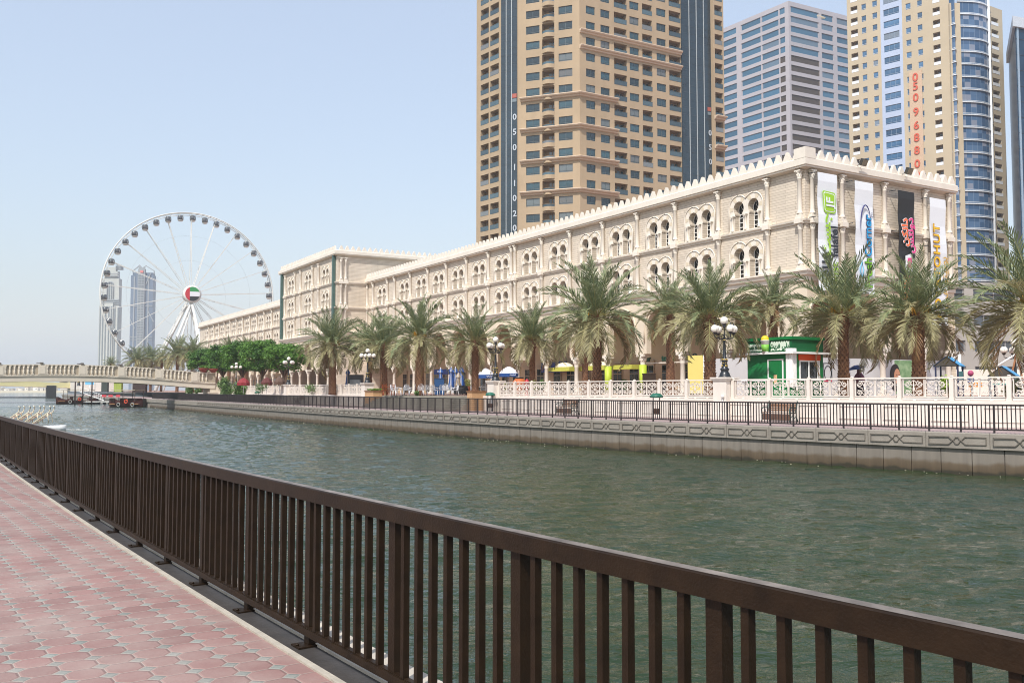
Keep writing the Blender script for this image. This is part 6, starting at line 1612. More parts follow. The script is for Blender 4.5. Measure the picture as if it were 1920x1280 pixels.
bush(780, 732, 739, 74, 12, 'small dark plant at the foot of the terrace palm', 23, gC, n=300)
for k in range(9):
    px = 40 + k * 6.5; 

def beh(px, d):
    p, t = on_bal(s_px(px, ZP), 0.0); k = p.normalized(); return p.y + d
# ============================================================ KIOSK
kg = mat('kiosk_green', (0.008, 0.17, 0.045), 0.45, var=0.1, scale=1.5); kgd = mat('kiosk_green_dark', (0.007, 0.11, 0.035), 0.5, var=0.08)
Kc = at_y(1485, 700, 50); kd = Vector((-0.574, 0.819, 0)); kr = Vector((0.84, 0.54, 0)).normalized()
ks = thing('kiosk', 'green drinks kiosk with white trim, serving window and a cup sign', 'kiosk', (Kc.x, Kc.y, ZP), math.atan2(-kd.y, -kd.x))
# local: long face y=0 from x=-3.3..0 (outside -y); serving face x=0, y 0..3.3 (outside +x)
WL, WR, KH = 3.1, 2.75, 3.4
def K_(b, x0, x1, y0, y1, z0, z1, mi=0): b.box(((x0 + x1) / 2, (y0 + y1) / 2, (z0 + z1) / 2), (x1 - x0, y1 - y0, z1 - z0), mi=mi)
b = MB(); K_(b, -WL, 0, 0, 0.08, 0, 2.45); K_(b, -WL, -WL + .08, .08, WR, 0, 2.45); K_(b, -WL + .08, 0, WR - .08, WR, 0, 2.45)
K_(b, -.08, 0, .08, 0.62, 0, 2.45); K_(b, -.08, 0, WR - .35, WR - .08, 0, 2.45); K_(b, -.08, 0, .62, WR - .35, 0, 0.95); K_(b, -.08, 0, .62, WR - .35, 2.35, 2.45); K_(b, -WL + .08, -.08, .08, WR - .08, 0, .06)
b.build('wall', kg, ks)
b = MB(); K_(b, -WL, 0.02, -0.02, WR, 2.56, KH - .1); b.build('fascia', kgd, ks)
b = MB(); K_(b, -WL - .06, 0.1, -0.1, WR + .06, KH - .16, KH); b.build('roof', kg, ks)
b = MB(); K_(b, -WL - .35, 0.3, -0.3, WR + .3, 2.45, 2.56); b.build('canopy', white, ks)
b = MB(); K_(b, -.34, 0.06, -0.08, .34, 0.62, 2.75, 0)
for k in range(4): K_(b, -.30 + k * .1, -.26 + k * .1, -.11, -.08, .62, 2.75, 0)
for k in range(4): K_(b, .06, .09, -.06 + k * .1, -.02 + k * .1, .62, 2.75, 0)
b.build('corner_pillar', white, ks)
b = MB(); K_(b, -1.55, -.62, -.04, 0, .05, 2.1); K_(b, -.72, -.68, -.07, -.04, 1.0, 1.12); b.build('door', kg, ks)
b = MB(); K_(b, -1.62, -1.55, -.06, 0, 0.05, 2.17); K_(b, -.62, -.55, -.06, 0, .05, 2.17); K_(b, -1.55, -.62, -.06, 0, 2.10, 2.17); K_(b, -WL, -1.62, -.05, 0, .62, .68); K_(b, 0, .05, .34, WR, .62, .68); b.build('door_frame', white, ks)
b = MB(); K_(b, -1.2, -.98, -.055, -.04, .8, 1.3); b.build('notice', ink('d9b48a'), ks)
b = MB(); K_(b, 0, .05, .62, WR - .35, 0.95, 1.05); K_(b, 0, .05, .62, WR - .35, 2.02, 2.1)
for y in (.62, 1.4, 2.2, WR - .42): K_(b, 0, .05, y, y + .07, 1.05, 2.02)
K_(b, 0, .35, .5, WR - .25, .98, 1.02); b.build('window_frame', white, ks)
b = MB(); K_(b, -.05, -.03, .62, WR - .35, 1.0, 2.1); b.build('window', mat('kiosk_glass', (.03, .035, .035), .08, var=.4, scale=3, spec=.8), ks)
b = MB(); K_(b, 0, .06, .55, WR - .3, 2.1, 2.42); b.build('orange_band', ink('d4521e'), ks)
b = MB(); K_(b, .45, .95, -.2, WR + .5, .52, .56); b.tube([(.7, 0, 0), (.7, 0, .52)], .03, 5); b.tube([(.7, WR, 0), (.7, WR, .52)], .03, 5); b.build('counter_shelf', white, ks)
def sign_plate(x0, x1, z0, amp):
    b = MB(); N = 26; top = [(x0 + (x1 - x0) * k / N, z0 + .17 + amp * abs(math.sin(k * .9)) ) for k in range(N + 1)]; bot = [(x0 + (x1 - x0) * k / N, z0 - .17 - amp * .6 * abs(math.sin(k * .7 + 1))) for k in range(N, -1, -1)]
    b.prism(top + bot, -.06, -.03, lambda u, v, o: (u, o, v)); b.build('sign_plate', mat('sign_pale', 'cfdccb', .5, var=.04), ks)
sign_plate(-3.03, -1.98, 2.84, .05); sign_plate(-1.38, -.12, 2.88, .12)
lettering('Daily Fresh', 0.235, kgd, wallM((-2.505, -.075, 2.84), (1, 0, 0)), ks, .008, .006)
lettering(arab('ديلي فريش'), 0.36, kgd, wallM((-.76, -.075, 2.90), (1, 0, 0)), ks, .008, .008)
b = MB(); b.M = Matrix.Translation((-1.68, -.16, 0)); b.lathe([(.17, 2.5), (.24, 3.2), (.27, 3.22), (.25, 3.25)], n=14, mi=0); b.sphere((0, 0, 3.3), .24, 12, 8, mi=1); b.lathe([(.185, 2.62), (.225, 3.0)], n=14, mi=2)
b.build('cup_sign', [white, ink('e2c92c'), ink('7ab84a')], ks)
b = MB(); K_(b, -WL, .0, -.0, .02, 0, .0); 
# picnic tables by the kiosk
def picnic(px, Y, lab):
    c = at_y(px, 706, Y); t = thing('white_table', lab, 'table', (c.x, c.y, ZP), .3, 'white tables beside the kiosk'); b = MB(); b.box((0, 0, .93), (1.7, .7, .05)); b.build('table_top', white, t)
    for s_ in (-.6, .6): b = MB(); b.tube([(s_, 0, 0), (s_, 0, .92)], .035, 6); b.box((s_, 0, .02), (.08, .6, .04)); b.build('leg', white, t)
picnic(1417, 46.5, 'white table left of the kiosk door'); picnic(1615 + 28, 49, 'white railing table right of the person with an umbrella')
# low white fence of the playground
c0 = at_y(1628, 704, 52); c1 = at_y(1990, 704, 50); t = thing('low_fence', 'low white rail fence around the playground', 'fence', (c0.x, c0.y, ZP)); d_ = (c1 - c0); n_ = 11
for k in range(n_ + 1):
    p = c0.lerp(c1, k / n_) - c0; b = MB(); b.box((p.x, p.y, .56), (.09, .09, 1.12)); b.build('post', white, t)
b = MB()
for z in (1.02, .72): b.tube([(0, 0, z), (d_.x, d_.y, z)], .03, 6)
b.build('rail', white, t)

# ============================================================ PERSON UNDER AN UMBRELLA
def skin_body(t, verts, edges, rads, m, name):
    me = bpy.data.meshes.new(name); me.from_pydata(verts, edges, []); o = link(name, me)
    mo = o.modifiers.new('skin', 'SKIN'); sk = me.skin_vertices[0].data
    for i, r_ in enumerate(rads): sk[i].radius = (r_, r_)
    sk[0].use_root = True; ss = o.modifiers.new('sub', 'SUBSURF'); ss.levels = 2; ss.render_levels = 2
    dg = bpy.context.evaluated_depsgraph_get(); m2 = bpy.data.meshes.new_from_object(o.evaluated_get(dg)); bpy.data.objects.remove(o)
    m2.materials.clear(); m2.materials.append(m)
    for p in m2.polygons: p.use_smooth = True
    return link(name, m2, t)
pc = at_y(1611, 700, 55); pe = thing('person', 'person in a long dark plum robe and headscarf walking under a blue umbrella', 'person', (pc.x, pc.y, ZP), -.35)
skinm = mat('skin', 'b07f62', .5, var=.03); robe = mat('plum_robe', (.035, .018, .022), .8, var=.2, scale=6); scarf = mat('mauve_scarf', '8a5562', .8, var=.3, scale=8); 
V = [(0, 0, .92), (0, 0, 1.12), (0, 0, 1.34), (0, 0, 1.44), (0, .01, 1.54), (.17, 0, 1.36), (.25, -.08, 1.12), (.12, -.22, 1.10), (.05, -.27, 1.14), (-.17, 0, 1.36), (-.25, -.02, 1.1), (-.24, -.10, .86), (-.24, -.13, .78), (.09, 0, .88), (.10, -.10, .48), (.10, -.04, .08), (.10, -.16, .04), (-.09, 0, .88), (-.10, .06, .48), (-.10, .20, .10), (-.10, .10, .03)]
E_ = [(0, 1), (1, 2), (2, 3), (3, 4), (2, 5), (5, 6), (6, 7), (7, 8), (2, 9), (9, 10), (10, 11), (11, 12), (0, 13), (13, 14), (14, 15), (15, 16), (0, 17), (17, 18), (18, 19), (19, 20)]
Rr = [.14, .13, .15, .05, .10, .06, .045, .035, .03, .06, .045, .035, .03, .09, .06, .045, .035, .09, .06, .045, .035]
skin_body(pe, V, E_, Rr, skinm, 'body')
b = MB(); b.lathe([(.27, .06), (.30, .1), (.25, .5), (.21, .85), (.19, 1.1), (.22, 1.32), (.14, 1.42), (.07, 1.45)], n=16)
b.tube([(.15, 0, 1.36), (.25, -.08, 1.12), (.13, -.2, 1.09)], [.09, .075, .07], 8); b.tube([(-.15, 0, 1.36), (-.25, -.02, 1.1), (-.24, -.10, .88)], [.09, .075, .075], 8); b.build('robe', robe, pe)
b = MB(); b.lathe([(.30, .82), (.33, 1.0), (.31, 1.2), (.25, 1.34), (.17, 1.44), (.13, 1.5), (.14, 1.6), (.115, 1.69), (0, 1.73)], (0, .02, 0), 14); b.build('headscarf', scarf, pe)
b = MB(); b.box((-.3, .08, 1.0), (.12, .3, .3)); b.tube([(-.3, .08, 1.15), (-.15, .05, 1.42)], .015, 4); b.build('bag', black, pe)
for i, (dx, l) in enumerate(((-.03, .07), (-.01, .08), (.01, .078), (.03, .06))):
    b = MB(); b.tube([(.05 + dx, -.29, 1.12), (.05 + dx, -.33, 1.14), (.05 + dx, -.33, 1.17), (.05 + dx, -.30, 1.18)], [.011, .01, .009, .007], 5); b.build('finger', skinm, pe)
b = MB(); b.tube([(.09, -.27, 1.13), (.085, -.30, 1.18)], [.012, .009], 5); b.build('thumb', skinm, pe)
um = thing('umbrella', 'dark blue umbrella held over the person in the robe', 'umbrella', parent_mat(pe) @ Vector((.05, -.31, 1.1)), -.35)
b = MB(); b.tube([(0, 0, -.12), (0, 0, .9)], .012, 6); b.build('shaft', black, um)
b = MB(); n8 = 8
for k in range(n8):
    a0, a1 = 2 * PI * k / n8, 2 * PI * (k + 1) / n8
    for j in range(4):
        f0, f1 = j / 4, (j + 1) / 4; r0, r1 = .52 * f0, .52 * f1; z0, z1 = .86 - .22 * f0 ** 2, .86 - .22 * f1 ** 2
        b.face([(r0 * math.cos(a0), r0 * math.sin(a0), z0), (r1 * math.cos(a0), r1 * math.sin(a0), z1), (r1 * math.cos(a1), r1 * math.sin(a1), z1), (r0 * math.cos(a1), r0 * math.sin(a1), z0)])
o = b.build('canopy', mat('umbrella_blue', '2c3f78', .6, var=.25, scale=4), um); o.rotation_euler = (.1, -.18, 0); o.location = (-.08, 0, 0)

# ============================================================ PLAYGROUND
blue = mat('play_roof_blue', '4a93bf', .5, var=.05)
def playhouse(px, py, Y, lab, rz):
    c = at_y(px, py, Y); t = thing('play_house', lab, 'play house', (c.x, c.y, ZP), rz, 'blue roofed play houses'); zr_ = c.z - ZP
    b = MB()
    for s_ in (-1, 1): b.face([(-.75, 0, zr_), (.75, 0, zr_), (.75, s_ * .8, zr_ - .62), (-.75, s_ * .8, zr_ - .62)]); b.face([(-.75, 0, zr_ - .05), (.75, 0, zr_ - .05), (.75, s_ * .8, zr_ - .67), (-.75, s_ * .8, zr_ - .67)])
    b.build('roof', blue, t); b = MB(); b.face([(-.72, 0, zr_ - .06), (-.72, .72, zr_ - .62), (-.72, -.72, zr_ - .62)]); b.face([(.72, 0, zr_ - .06), (.72, .72, zr_ - .62), (.72, -.72, zr_ - .62)]); b.build('gable', mat('play_dark', '4a4640', .7), t)
    for x in (-.65, .65):
        for y in (-.65, .65): b = MB(); b.box((x, y, (zr_ - .6) / 2), (.09, .09, zr_ - .6)); b.build('post', mat('play_post', '2b3350', .5), t)
    b = MB(); b.box((0, 0, zr_ * .42), (1.4, 1.4, .06)); b.box((0, -.66, zr_ * .42 + .3), (1.3, .04, .5)); b.build('platform', mat('play_teal', '4f9a90', .5), t)
playhouse(1779, 668, 58, 'blue roofed play house behind the spiky green plant', .9); playhouse(1882, 686, 56, 'lower blue roofed play house beside the swing frame', .9)
c = at_y(1906, 662, 58); t = thing('swing', 'wooden A-frame swing with a pale top beam in the playground', 'swing', (c.x, c.y, ZP), 0.25); hsw = c.z - ZP; wood = mat('swing_wood', '9a6a48', .7, var=.15)
for s_ in (0, 3.2):
    for y in (-1, 1): b = MB(); b.tube([(s_, 0, hsw), (s_ + y * .12 - .1, y * .95, 0)], .06, 6); b.build('leg', wood, t)
b = MB(); b.tube([(-.1, 0, hsw), (3.3, 0, hsw)], .07, 6); b.build('beam', ink('8a2f34'), t)
for x in (1.0, 2.1):
    b = MB(); b.tube([(x - .22, 0, hsw), (x - .22, .1, .5)], .012, 4); b.tube([(x + .22, 0, hsw), (x + .22, .1, .5)], .012, 4); b.box((x, .1, .48), (.5, .2, .04)); b.build('swing_seat', black, t)
t = thing('shade_pole', 'white pole with slanting stay behind the play house', 'pole', at_y(1800, 700, 64) * 1.0, 0); t.location.z = ZP
b = MB(); b.tube([(0, 0, 0), (0, 0, z_at(664, 64) - ZP)], .09, 8); b.build('pole', white, t); b = MB(); b.tube([(0, 0, z_at(665, 64) - ZP), (-1.1, 0, z_at(680, 64) - ZP)], .04, 6); b.build('stay', white, t)
a_, c_ = at_y(1868, 687, 60), at_y(1904, 664, 60); t = thing('slide_rail', 'long slanting white pole rising towards the swing', 'pole', (a_.x, a_.y, ZP))
b = MB(); d_ = c_ - a_; b.tube([(0, 0, a_.z - ZP), (d_.x, d_.y, c_.z - ZP)], .06, 6); b.tube([(0, 0, 0), (0, 0, a_.z - ZP)], .05, 6); b.build('pole', white, t)
c = at_y(1820, 705, 60); t = thing('play_rocker', 'small pink, blue and orange spring rocker right of the play house', 'play toy', (c.x, c.y, ZP))
b = MB(); b.sphere((0, 0, 1.35 + .2), .2, 8, 6); b.build('rocker_head', ink('a8466a'), t); b = MB(); b.box((0, 0, 1.15), (.35, .2, .4)); b.build('rocker_body', ink('2c4a8a'), t); b = MB(); b.box((.3, 0, .8), (.8, .2, .3)); b.tube([(0, 0, 0), (0, 0, .9)], .06, 6); b.build('rocker_seat', ink('e0913a'), t)
# low white wall behind the playground
a_, c_ = at_y(1730, 700, 80), at_y(1990, 700, 78); t = thing('boundary_wall', 'low white wall between the playground and the office block', 'wall', (a_.x, a_.y, ZP)); d_ = c_ - a_
b = MB(); b.box((d_.x / 2, d_.y / 2, (z_at(693, 80) - ZP) / 2), (d_.length, .2, z_at(693, 80) - ZP), math.atan2(d_.y, d_.x)); b.build('wall', cream, t)

# ============================================================ QUAY FURNITURE
def place_q(px, off):
    s_ = s_px(px, ZQ + .4); return on_bal(s_, off)
slat = mat('bench_slat', '7e5a3e', .6, var=.2, scale=3, stretch=(1, 8, 8)); castg = mat('bench_green', (.015, .06, .05), .4, var=.2)
def make_bench():
    t = thing('park_bench', 'x', 'bench', group='benches on the far quay')
    b = MB()
    for k in range(5): b.box((0, -.05 - k * .095, .44), (1.6, .075, .03))
    b.build('seat', slat, t); b = MB()
    for k in range(5): b.box((0, .03 + k * .02, .54 + k * .09), (1.6, .025, .07))
    b.build('backrest', slat, t)
    b = MB(); b.box((0, -.44, .23), (1.5, .02, .3)); b.build('front_board', mat('bench_board', '5e4638', .7), t)
    for s_ in (-.78, .78):
        b = MB(); b.tube([(s_, -.5, .0), (s_, -.42, .2), (s_, -.48, .42), (s_, -.5, .62), (s_, -.3, .68), (s_, 0, .66)], .03, 6); b.tube([(s_, .15, 0), (s_, .02, .25), (s_, .0, .45), (s_, .14, .98)], .03, 6); b.tube([(s_, -.48, .42), (s_, .0, .42)], .025, 6)
        b.tube([(s_, -.45, .2), (s_, -.25, .3), (s_, -.2, .12), (s_, .0, .25)], .02, 5); b.tube([(s_, -.3, .55), (s_, -.15, .48), (s_, -.2, .6), (s_, -.3, .55)], .018, 5); b.build('arm', castg, t)
    return t
bench0 = make_bench(); first = True
for px, lab in ((1483, 'slatted bench with green cast arms, nearest to the green kiosk'), (1086, 'slatted bench on the quay below the lime wrapped columns'), (577, 'slatted bench on the quay near the left end of the steps'), (487, 'farthest slatted bench, under the leafy trees')):
    p, t = place_q(px, -.75); rz = math.atan2(t.y, t.x) + PI; rz = math.atan2(-t.y, -t.x)
    if first: bench0.location = (p.x, p.y, ZQ); bench0.rotation_euler = (0, 0, rz); bench0['label'] = lab; first = False
    else: dup(bench0, (p.x, p.y, ZQ), rz, lab)
def make_bin():
    t = thing('litter_bin', 'x', 'litter bin', group='domed litter bins on the far quay')
    b = MB(); b.lathe([(.05, 1.12), (.30, 1.10), (.36, 1.14), (.33, 1.22), (.2, 1.32), (0, 1.35)], n=16); b.build('dome', mat('bin_green', (.02, .12, .08), .4, var=.1), t)
    b = MB()
    for s_ in (-.17, .17): b.tube([(s_, 0, 0), (s_, 0, 1.12)], .025, 6)
    b.build('frame', black, t); b = MB(); b.lathe([(.12, .25), (.14, .28), (.16, .5), (.16, .55)], n=12); b.build('basket', mat('bin_brown', '4a3426', .6, var=.2), t); return t
bin0 = make_bin(); first = True
for px, lab in ((1296, 'litter bin with a green dome, left of the nearest lamp pedestal'), (933, 'litter bin in front of the pedestal at the right end of the steps'), (491, 'farthest litter bin, under the leafy trees')):
    p, t = place_q(px, -2.6 if px == 1296 else -.6); 
    if first: bin0.location = (p.x, p.y, ZQ); bin0['label'] = lab; first = False
    else: dup(bin0, (p.x, p.y, ZQ), 0, lab)
for px, nm_ in ((1364, 'small white floodlight on a stake against the nearest lamp pedestal'), (931, 'small white floodlight against the pedestal at the right end of the steps')):
    p, t = on_bal(s_px(px), -.42); q = thing('spotlight', nm_, 'spotlight', (p.x, p.y, ZQ), group='white spotlights on the pedestals'); b = MB(); b.tube([(0, 0, 0), (0, 0, 1.15)], .018, 5); b.build('stake', white, q); b = MB(); b.sphere((0, 0, 1.2), .08, 8, 6); b.box((0, -.06, 1.2), (.14, .08, .1)); b.build('lamp_head', white, q)

# ============================================================ CAFE TERRACE
wpl = mat('white_plastic', 'e4e5e8', .35, var=.04)
def make_chair():
    t = thing('plastic_chair', 'x', 'chair', group='white plastic armchairs on the terrace')
    b = MB(); b.box((0, 0, .43), (.46, .44, .03)); b.build('seat', wpl, t)
    b = MB()
    for x in (-.16, -.08, 0, .08, .16): b.box((x, .22 + .02, .66), (.035, .02, .4))
    b.tube([(-.22, .22, .43), (-.23, .25, .75), (-.15, .27, .9), (0, .28, .93), (.15, .27, .9), (.23, .25, .75), (.22, .22, .43)], .022, 5); b.build('backrest', wpl, t)
    for s_ in (-1, 1):
        b = MB(); b.tube([(s_ * .24, .22, .66), (s_ * .27, 0, .66), (s_ * .26, -.22, .62), (s_ * .24, -.22, .43)], .022, 5); b.build('armrest', wpl, t)
        for y in (-.2, .2): b = MB(); b.tube([(s_ * .2, y, .43), (s_ * .25, y * 1.25, 0)], .022, 5); b.build('leg', wpl, t)
    return t
ch0 = make_chair(); first = True
chairs = [(747, 82, 1.57, 'second white chair from the left, facing the wooden table'), (762, 83.5, 0, 'white chair with its slatted back turned to the canal, left of the palm'), (773, 82, -1.57, 'white chair just left of the thick terrace palm'), (789, 80, 3.3, 'white chair just right of the thick terrace palm'),
          (796, 82, .2, 'white chair a step behind the first one right of the palm'), (806, 84, 3.0, 'white chair behind the grey topped table'), (818, 81, 1.2, 'white chair below the blue box by the folded parasols'), (829, 83, .1, 'white chair below the leftmost folded parasol'), (835, 80.5, 3.14, 'bright white chair under the middle folded parasols'),
          (843, 82, .3, 'grey shaded chair beside the small bright pot plant'), (853, 80, -1.2, 'white chair touching the dark covered table'), (888, 80, .2, 'white chair right of the dark covered table'), (908, 83, 3.1, 'white chair behind the right hand stone planter'), (739, 84, 1.3, 'leftmost white chair, nearest the wooden table')]
for px, Y, rz, lab in [(a, 76.9 + (b_ - 80) * .42, c_, d_) for a, b_, c_, d_ in chairs]:
    c = at_y(px, 735, Y)
    if first: ch0.location = (c.x, c.y, ZP); ch0.rotation_euler = (0, 0, rz); ch0['label'] = lab; first = False
    else: dup(ch0, (c.x, c.y, ZP), rz, lab)
def table(px, Y, lab, m, r_=.5):
    c = at_y(px, 735, Y); t = thing('cafe_table', lab, 'table', (c.x, c.y, ZP)); b = MB(); b.lathe([(r_, .7), (r_, .73), (0, .735)], n=16); b.build('table_top', m, t); b = MB(); b.tube([(0, 0, 0), (0, 0, .7)], .04, 6); b.lathe([(.28, 0), (.26, .03), (.05, .06)], n=10); b.build('pedestal_leg', black, t)
table(758, 81.5, 'small dark cafe table between the left group of white chairs', mat('table_grey', '5a5a58', .4)); table(812, 82.5, 'grey topped cafe table among the white chairs', MATS['table_grey'], .6); table(899, 82, 'pale cafe table with a terracotta tray at the right of the terrace', wpl, .6)
wd = mat('orange_wood', '8a4420', .5, var=.3, scale=5, stretch=(1, 6, 6))
c = at_y(729, 737, 79); t = thing('wooden_table', 'reddish brown wooden table left of the white chairs', 'table', (c.x, c.y, ZP), .2); b = MB(); b.box((0, 0, .74), (1.3, .9, .05)); b.build('table_top', wd, t)
for s_ in (-.5, .5): b = MB(); b.tube([(s_, -.35, 0), (s_ * .8, .3, .72)], .04, 5); b.tube([(s_, .35, 0), (s_ * .8, -.3, .72)], .04, 5); b.build('trestle', wd, t)
for px, lab in ((722, 'reddish wooden chair at the left of the wooden table'), (737, 'reddish wooden chair at the right of the wooden table')):
    c = at_y(px, 737, 80.5); t = thing('wooden_chair', lab, 'chair', (c.x, c.y, ZP), .5, 'reddish wooden chairs'); b = MB(); b.box((0, 0, .43), (.5, .5, .05)); b.build('seat', wd, t); b = MB()
    for x in (-.18, 0, .18): b.box((x, .24, .68), (.06, .03, .5))
    b.box((0, .24, .92), (.5, .04, .07)); b.build('backrest', wd, t)
    for x in (-.2, .2):
        for y in (-.2, .2): b = MB(); b.box((x, y, .21), (.05, .05, .42)); b.build('leg', wd, t)
c = at_y(865, 738, 78); t = thing('covered_table', 'table under a dark grey draped cover on the terrace', 'covered table', (c.x, c.y, ZP)); b = MB()
pr_ = [(.62, .12), (.60, .5), (.50, .78), (.42, .82), (0, .84)]; rnd = random.Random(2); N = 22; rings = [[b.P((r_ * (1 + .12 * math.sin(k * 3.3) * (1 - z)) * math.cos(2 * PI * k / N), r_ * (1 + .12 * math.sin(k * 3.3) * (1 - z)) * math.sin(2 * PI * k / N), z + (.06 * math.sin(k * 2.2) if z < .2 else 0))) for k in range(N)] for r_, z in pr_[:-1]]
for A_, B_ in zip(rings, rings[1:]):
    for k in range(N): b.idx([A_[k], A_[(k + 1) % N], B_[(k + 1) % N], B_[k]], 0, True)
b.idx(rings[-1]); b.build('cover', mat('cover_grey', '3b3a3c', .8, var=.2), t); b = MB()
for x in (-.3, .3): b.tube([(x, -.3, 0), (x, -.3, .4)], .03, 5); b.tube([(x, .3, 0), (x, .3, .4)], .03, 5)
b.build('table_legs', wpl, t)
c = at_y(878, 737, 82); t = thing('wooden_barrel', 'dark red wooden barrel planter right of the covered table', 'barrel', (c.x, c.y, ZP)); b = MB(); b.lathe([(.22, 0), (.3, .3), (.3, .5), (.22, .8), (0, .8)], n=14); b.build('barrel', wd, t)
pbl = mat('parasol_blue', (.018, .075, .27), .6, var=.15, scale=4); pwh = mat('parasol_white', 'e6e6ea', .6, var=.04)
def folded(px, y0, y1, Y, lab, m):
    c = at_y(px, y1, Y); h = z_at(y0, Y) - ZP; t = thing('folded_parasol', lab, 'parasol', (c.x, c.y, ZP), 0, 'folded parasols on the terrace'); b = MB(); b.tube([(0, 0, 0), (0, 0, h + .08)], .03, 6); b.build('pole', wpl, t)
    b = MB(); N = 14; pf = [(.20, .55), (.24, .9), (.17, h * .55), (.12, h * .8), (.22, h * .83), (.10, h * .95), (.02, h)]
    rings = [[b.P((r_ * (1 + .28 * math.cos(k * PI)) * math.cos(2 * PI * k / N), r_ * (1 + .28 * math.cos(k * PI)) * math.sin(2 * PI * k / N), z)) for k in range(N)] for r_, z in pf]
    for A_, B_ in zip(rings, rings[1:]):
        for k in range(N): b.idx([A_[k], A_[(k + 1) % N], B_[(k + 1) % N], B_[k]], (1 if k in (9, 10) else 0))
    b.build('canopy', [m, pwh], t)
for px, y0, Y, lab, m in ((846, 688, 86, 'tall folded blue parasol with a white side, middle of the terrace', pbl), (854, 689, 85, 'folded blue parasol touching the tall one with the white side', pbl), (865, 688, 87, 'folded bright blue parasol right of the dark screen', pbl), (826, 690, 88, 'folded blue parasol left of the blue awning with white marks', pbl), (652, 692, 96, 'lone folded blue parasol left of the lamp at the steps', pbl), (859, 700, 84, 'folded beige parasol between the blue ones', mat('parasol_beige', 'b9a488', .7))): folded(px, y0, 735, Y, lab, m)
def open_par(px, py, Y, wpx, lab, txt, m1=pbl, m2=pwh):
    c = at_y(px, 735, Y); zt = z_at(py, Y) - ZP; R = wpx * Y / F / 2; t = thing('open_parasol', lab, 'parasol', (c.x, c.y, ZP), 0, 'open parasols before the arcade'); b = MB(); b.tube([(0, 0, 0), (0, 0, zt)], .035, 6); b.build('pole', wpl, t)
    b = MB(); b.lathe([(R, zt - .62), (R * .7, zt - .3), (R * .25, zt - .06), (0, zt)], n=8, sm=False); b.build('canopy', m2, t)
    b = MB(); b.lathe([(R, zt - .95), (R + .01, zt - .62)], n=8, sm=False); b.build('valance', m1, t)
    if txt: b = MB(); b.tube([(.1 * R + k * .06, -R - .02, zt - .79 + .07 * math.sin(k * 2.3)) for k in range(10)], .03, 4); b.build('valance_mark', pwh, t)
open_par(911, 690, 86, 30, 'open white topped blue parasol, left of the lamp by the steps', 'LAVAZZA'[:4]); open_par(954, 687, 84, 36, 'larger open white topped blue parasol, right of the lamp by the steps', arab('مقهى'.replace('ى', 'ي')))
open_par(500, 707, 110, 22, 'dark red open parasol under the leafy trees, right of the other red one', None, mat('parasol_maroon', '5a2c28', .7), MATS['parasol_maroon']); open_par(456, 708, 114, 24, 'bright red open parasol under the leafy trees', None, mat('parasol_red', '84262a', .6), MATS['parasol_red']); open_par(524, 706, 108, 22, 'brown open parasol under the rightmost leafy tree', None, mat('parasol_brown', '5a4438', .7), MATS['parasol_brown'])
t = thing('shop_awning', 'dark blue awning with white marks behind the folded parasols', 'awning', at_y(834, 697, 92), hall.rotation_euler.z); b = MB(); b.box((0, 0, 0), (3.0, 1.0, .5)); b.build('valance', mat('awning_navy', '26315e', .6, var=.1), t); b = MB(); b.tube([(-.6 + k * .12, -.53, .10 * math.sin(k * 2.1)) for k in range(10)], .04, 4); b.build('valance_mark', pwh, t)
c = at_y(824, 733, 86); t = thing('blue_box', 'plain blue box standing under the leftmost folded parasol', 'box', (c.x, c.y, ZP)); b = MB(); b.box((0, 0, .75), (.9, .6, 1.5)); b.box((0, 0, 1.53), (.96, .66, .06)); b.build('box_body', mat('box_blue', '2a4f7c', .5, var=.1), t)
c = at_y(667, 720, 93); t = thing('outdoor_oven', 'dark framed grey cabinet right of the lone folded parasol', 'cabinet', (c.x, c.y, ZP)); b = MB(); b.box((0, 0, 1.0), (1.5, .7, 2.0), mi=0); b.box((0, -.36, .85), (1.1, .04, 1.3), mi=1); b.build('cabinet', [mat('cab_dark', '3a3c40', .5), mat('cab_grey', '7a8084', .4)], t)
c = at_y(974, 718, beh(974, 2.2)); t = thing('terracotta_jar', 'large orange terracotta jar behind the balustrade beside the double column', 'jar', (c.x, c.y, ZP)); b = MB(); b.lathe([(.18, 0), (.3, .25), (.5, .8), (.48, 1.05), (.3, 1.25)], n=18, mi=0); b.lathe([(.28, 1.25), (.3, 1.3), (.31, 1.36), (.27, 1.36), (.25, 1.28)], n=18, mi=1); b.build('jar_body', [mat('terracotta', 'b5602e', .5, var=.12, scale=4), black], t)
c = at_y(988, 715, beh(988, 2.5)); t = thing('hydrant', 'small red hydrant right of the terracotta jar', 'hydrant', (c.x, c.y, ZP)); b = MB(); b.lathe([(.14, 0), (.12, .1), (.11, .9), (.17, .95), (.15, 1.1), (0, 1.25)], n=10); b.tube([(-.2, 0, .8), (.2, 0, .8)], .06, 6); b.build('hydrant_body', ink('b03038'), t)
c = at_y(1217, 718, beh(1217, 5)); t = thing('dark_cabinet', 'low dark brown box at the foot of the right lime column', 'box', (c.x, c.y, ZP)); b = MB(); b.box((0, 0, .72), (.75, .5, 1.44)); b.box((0, 0, 1.45), (.8, .55, .05)); b.build('box_body', mat('cab_brown', '33241a', .6, var=.2), t)

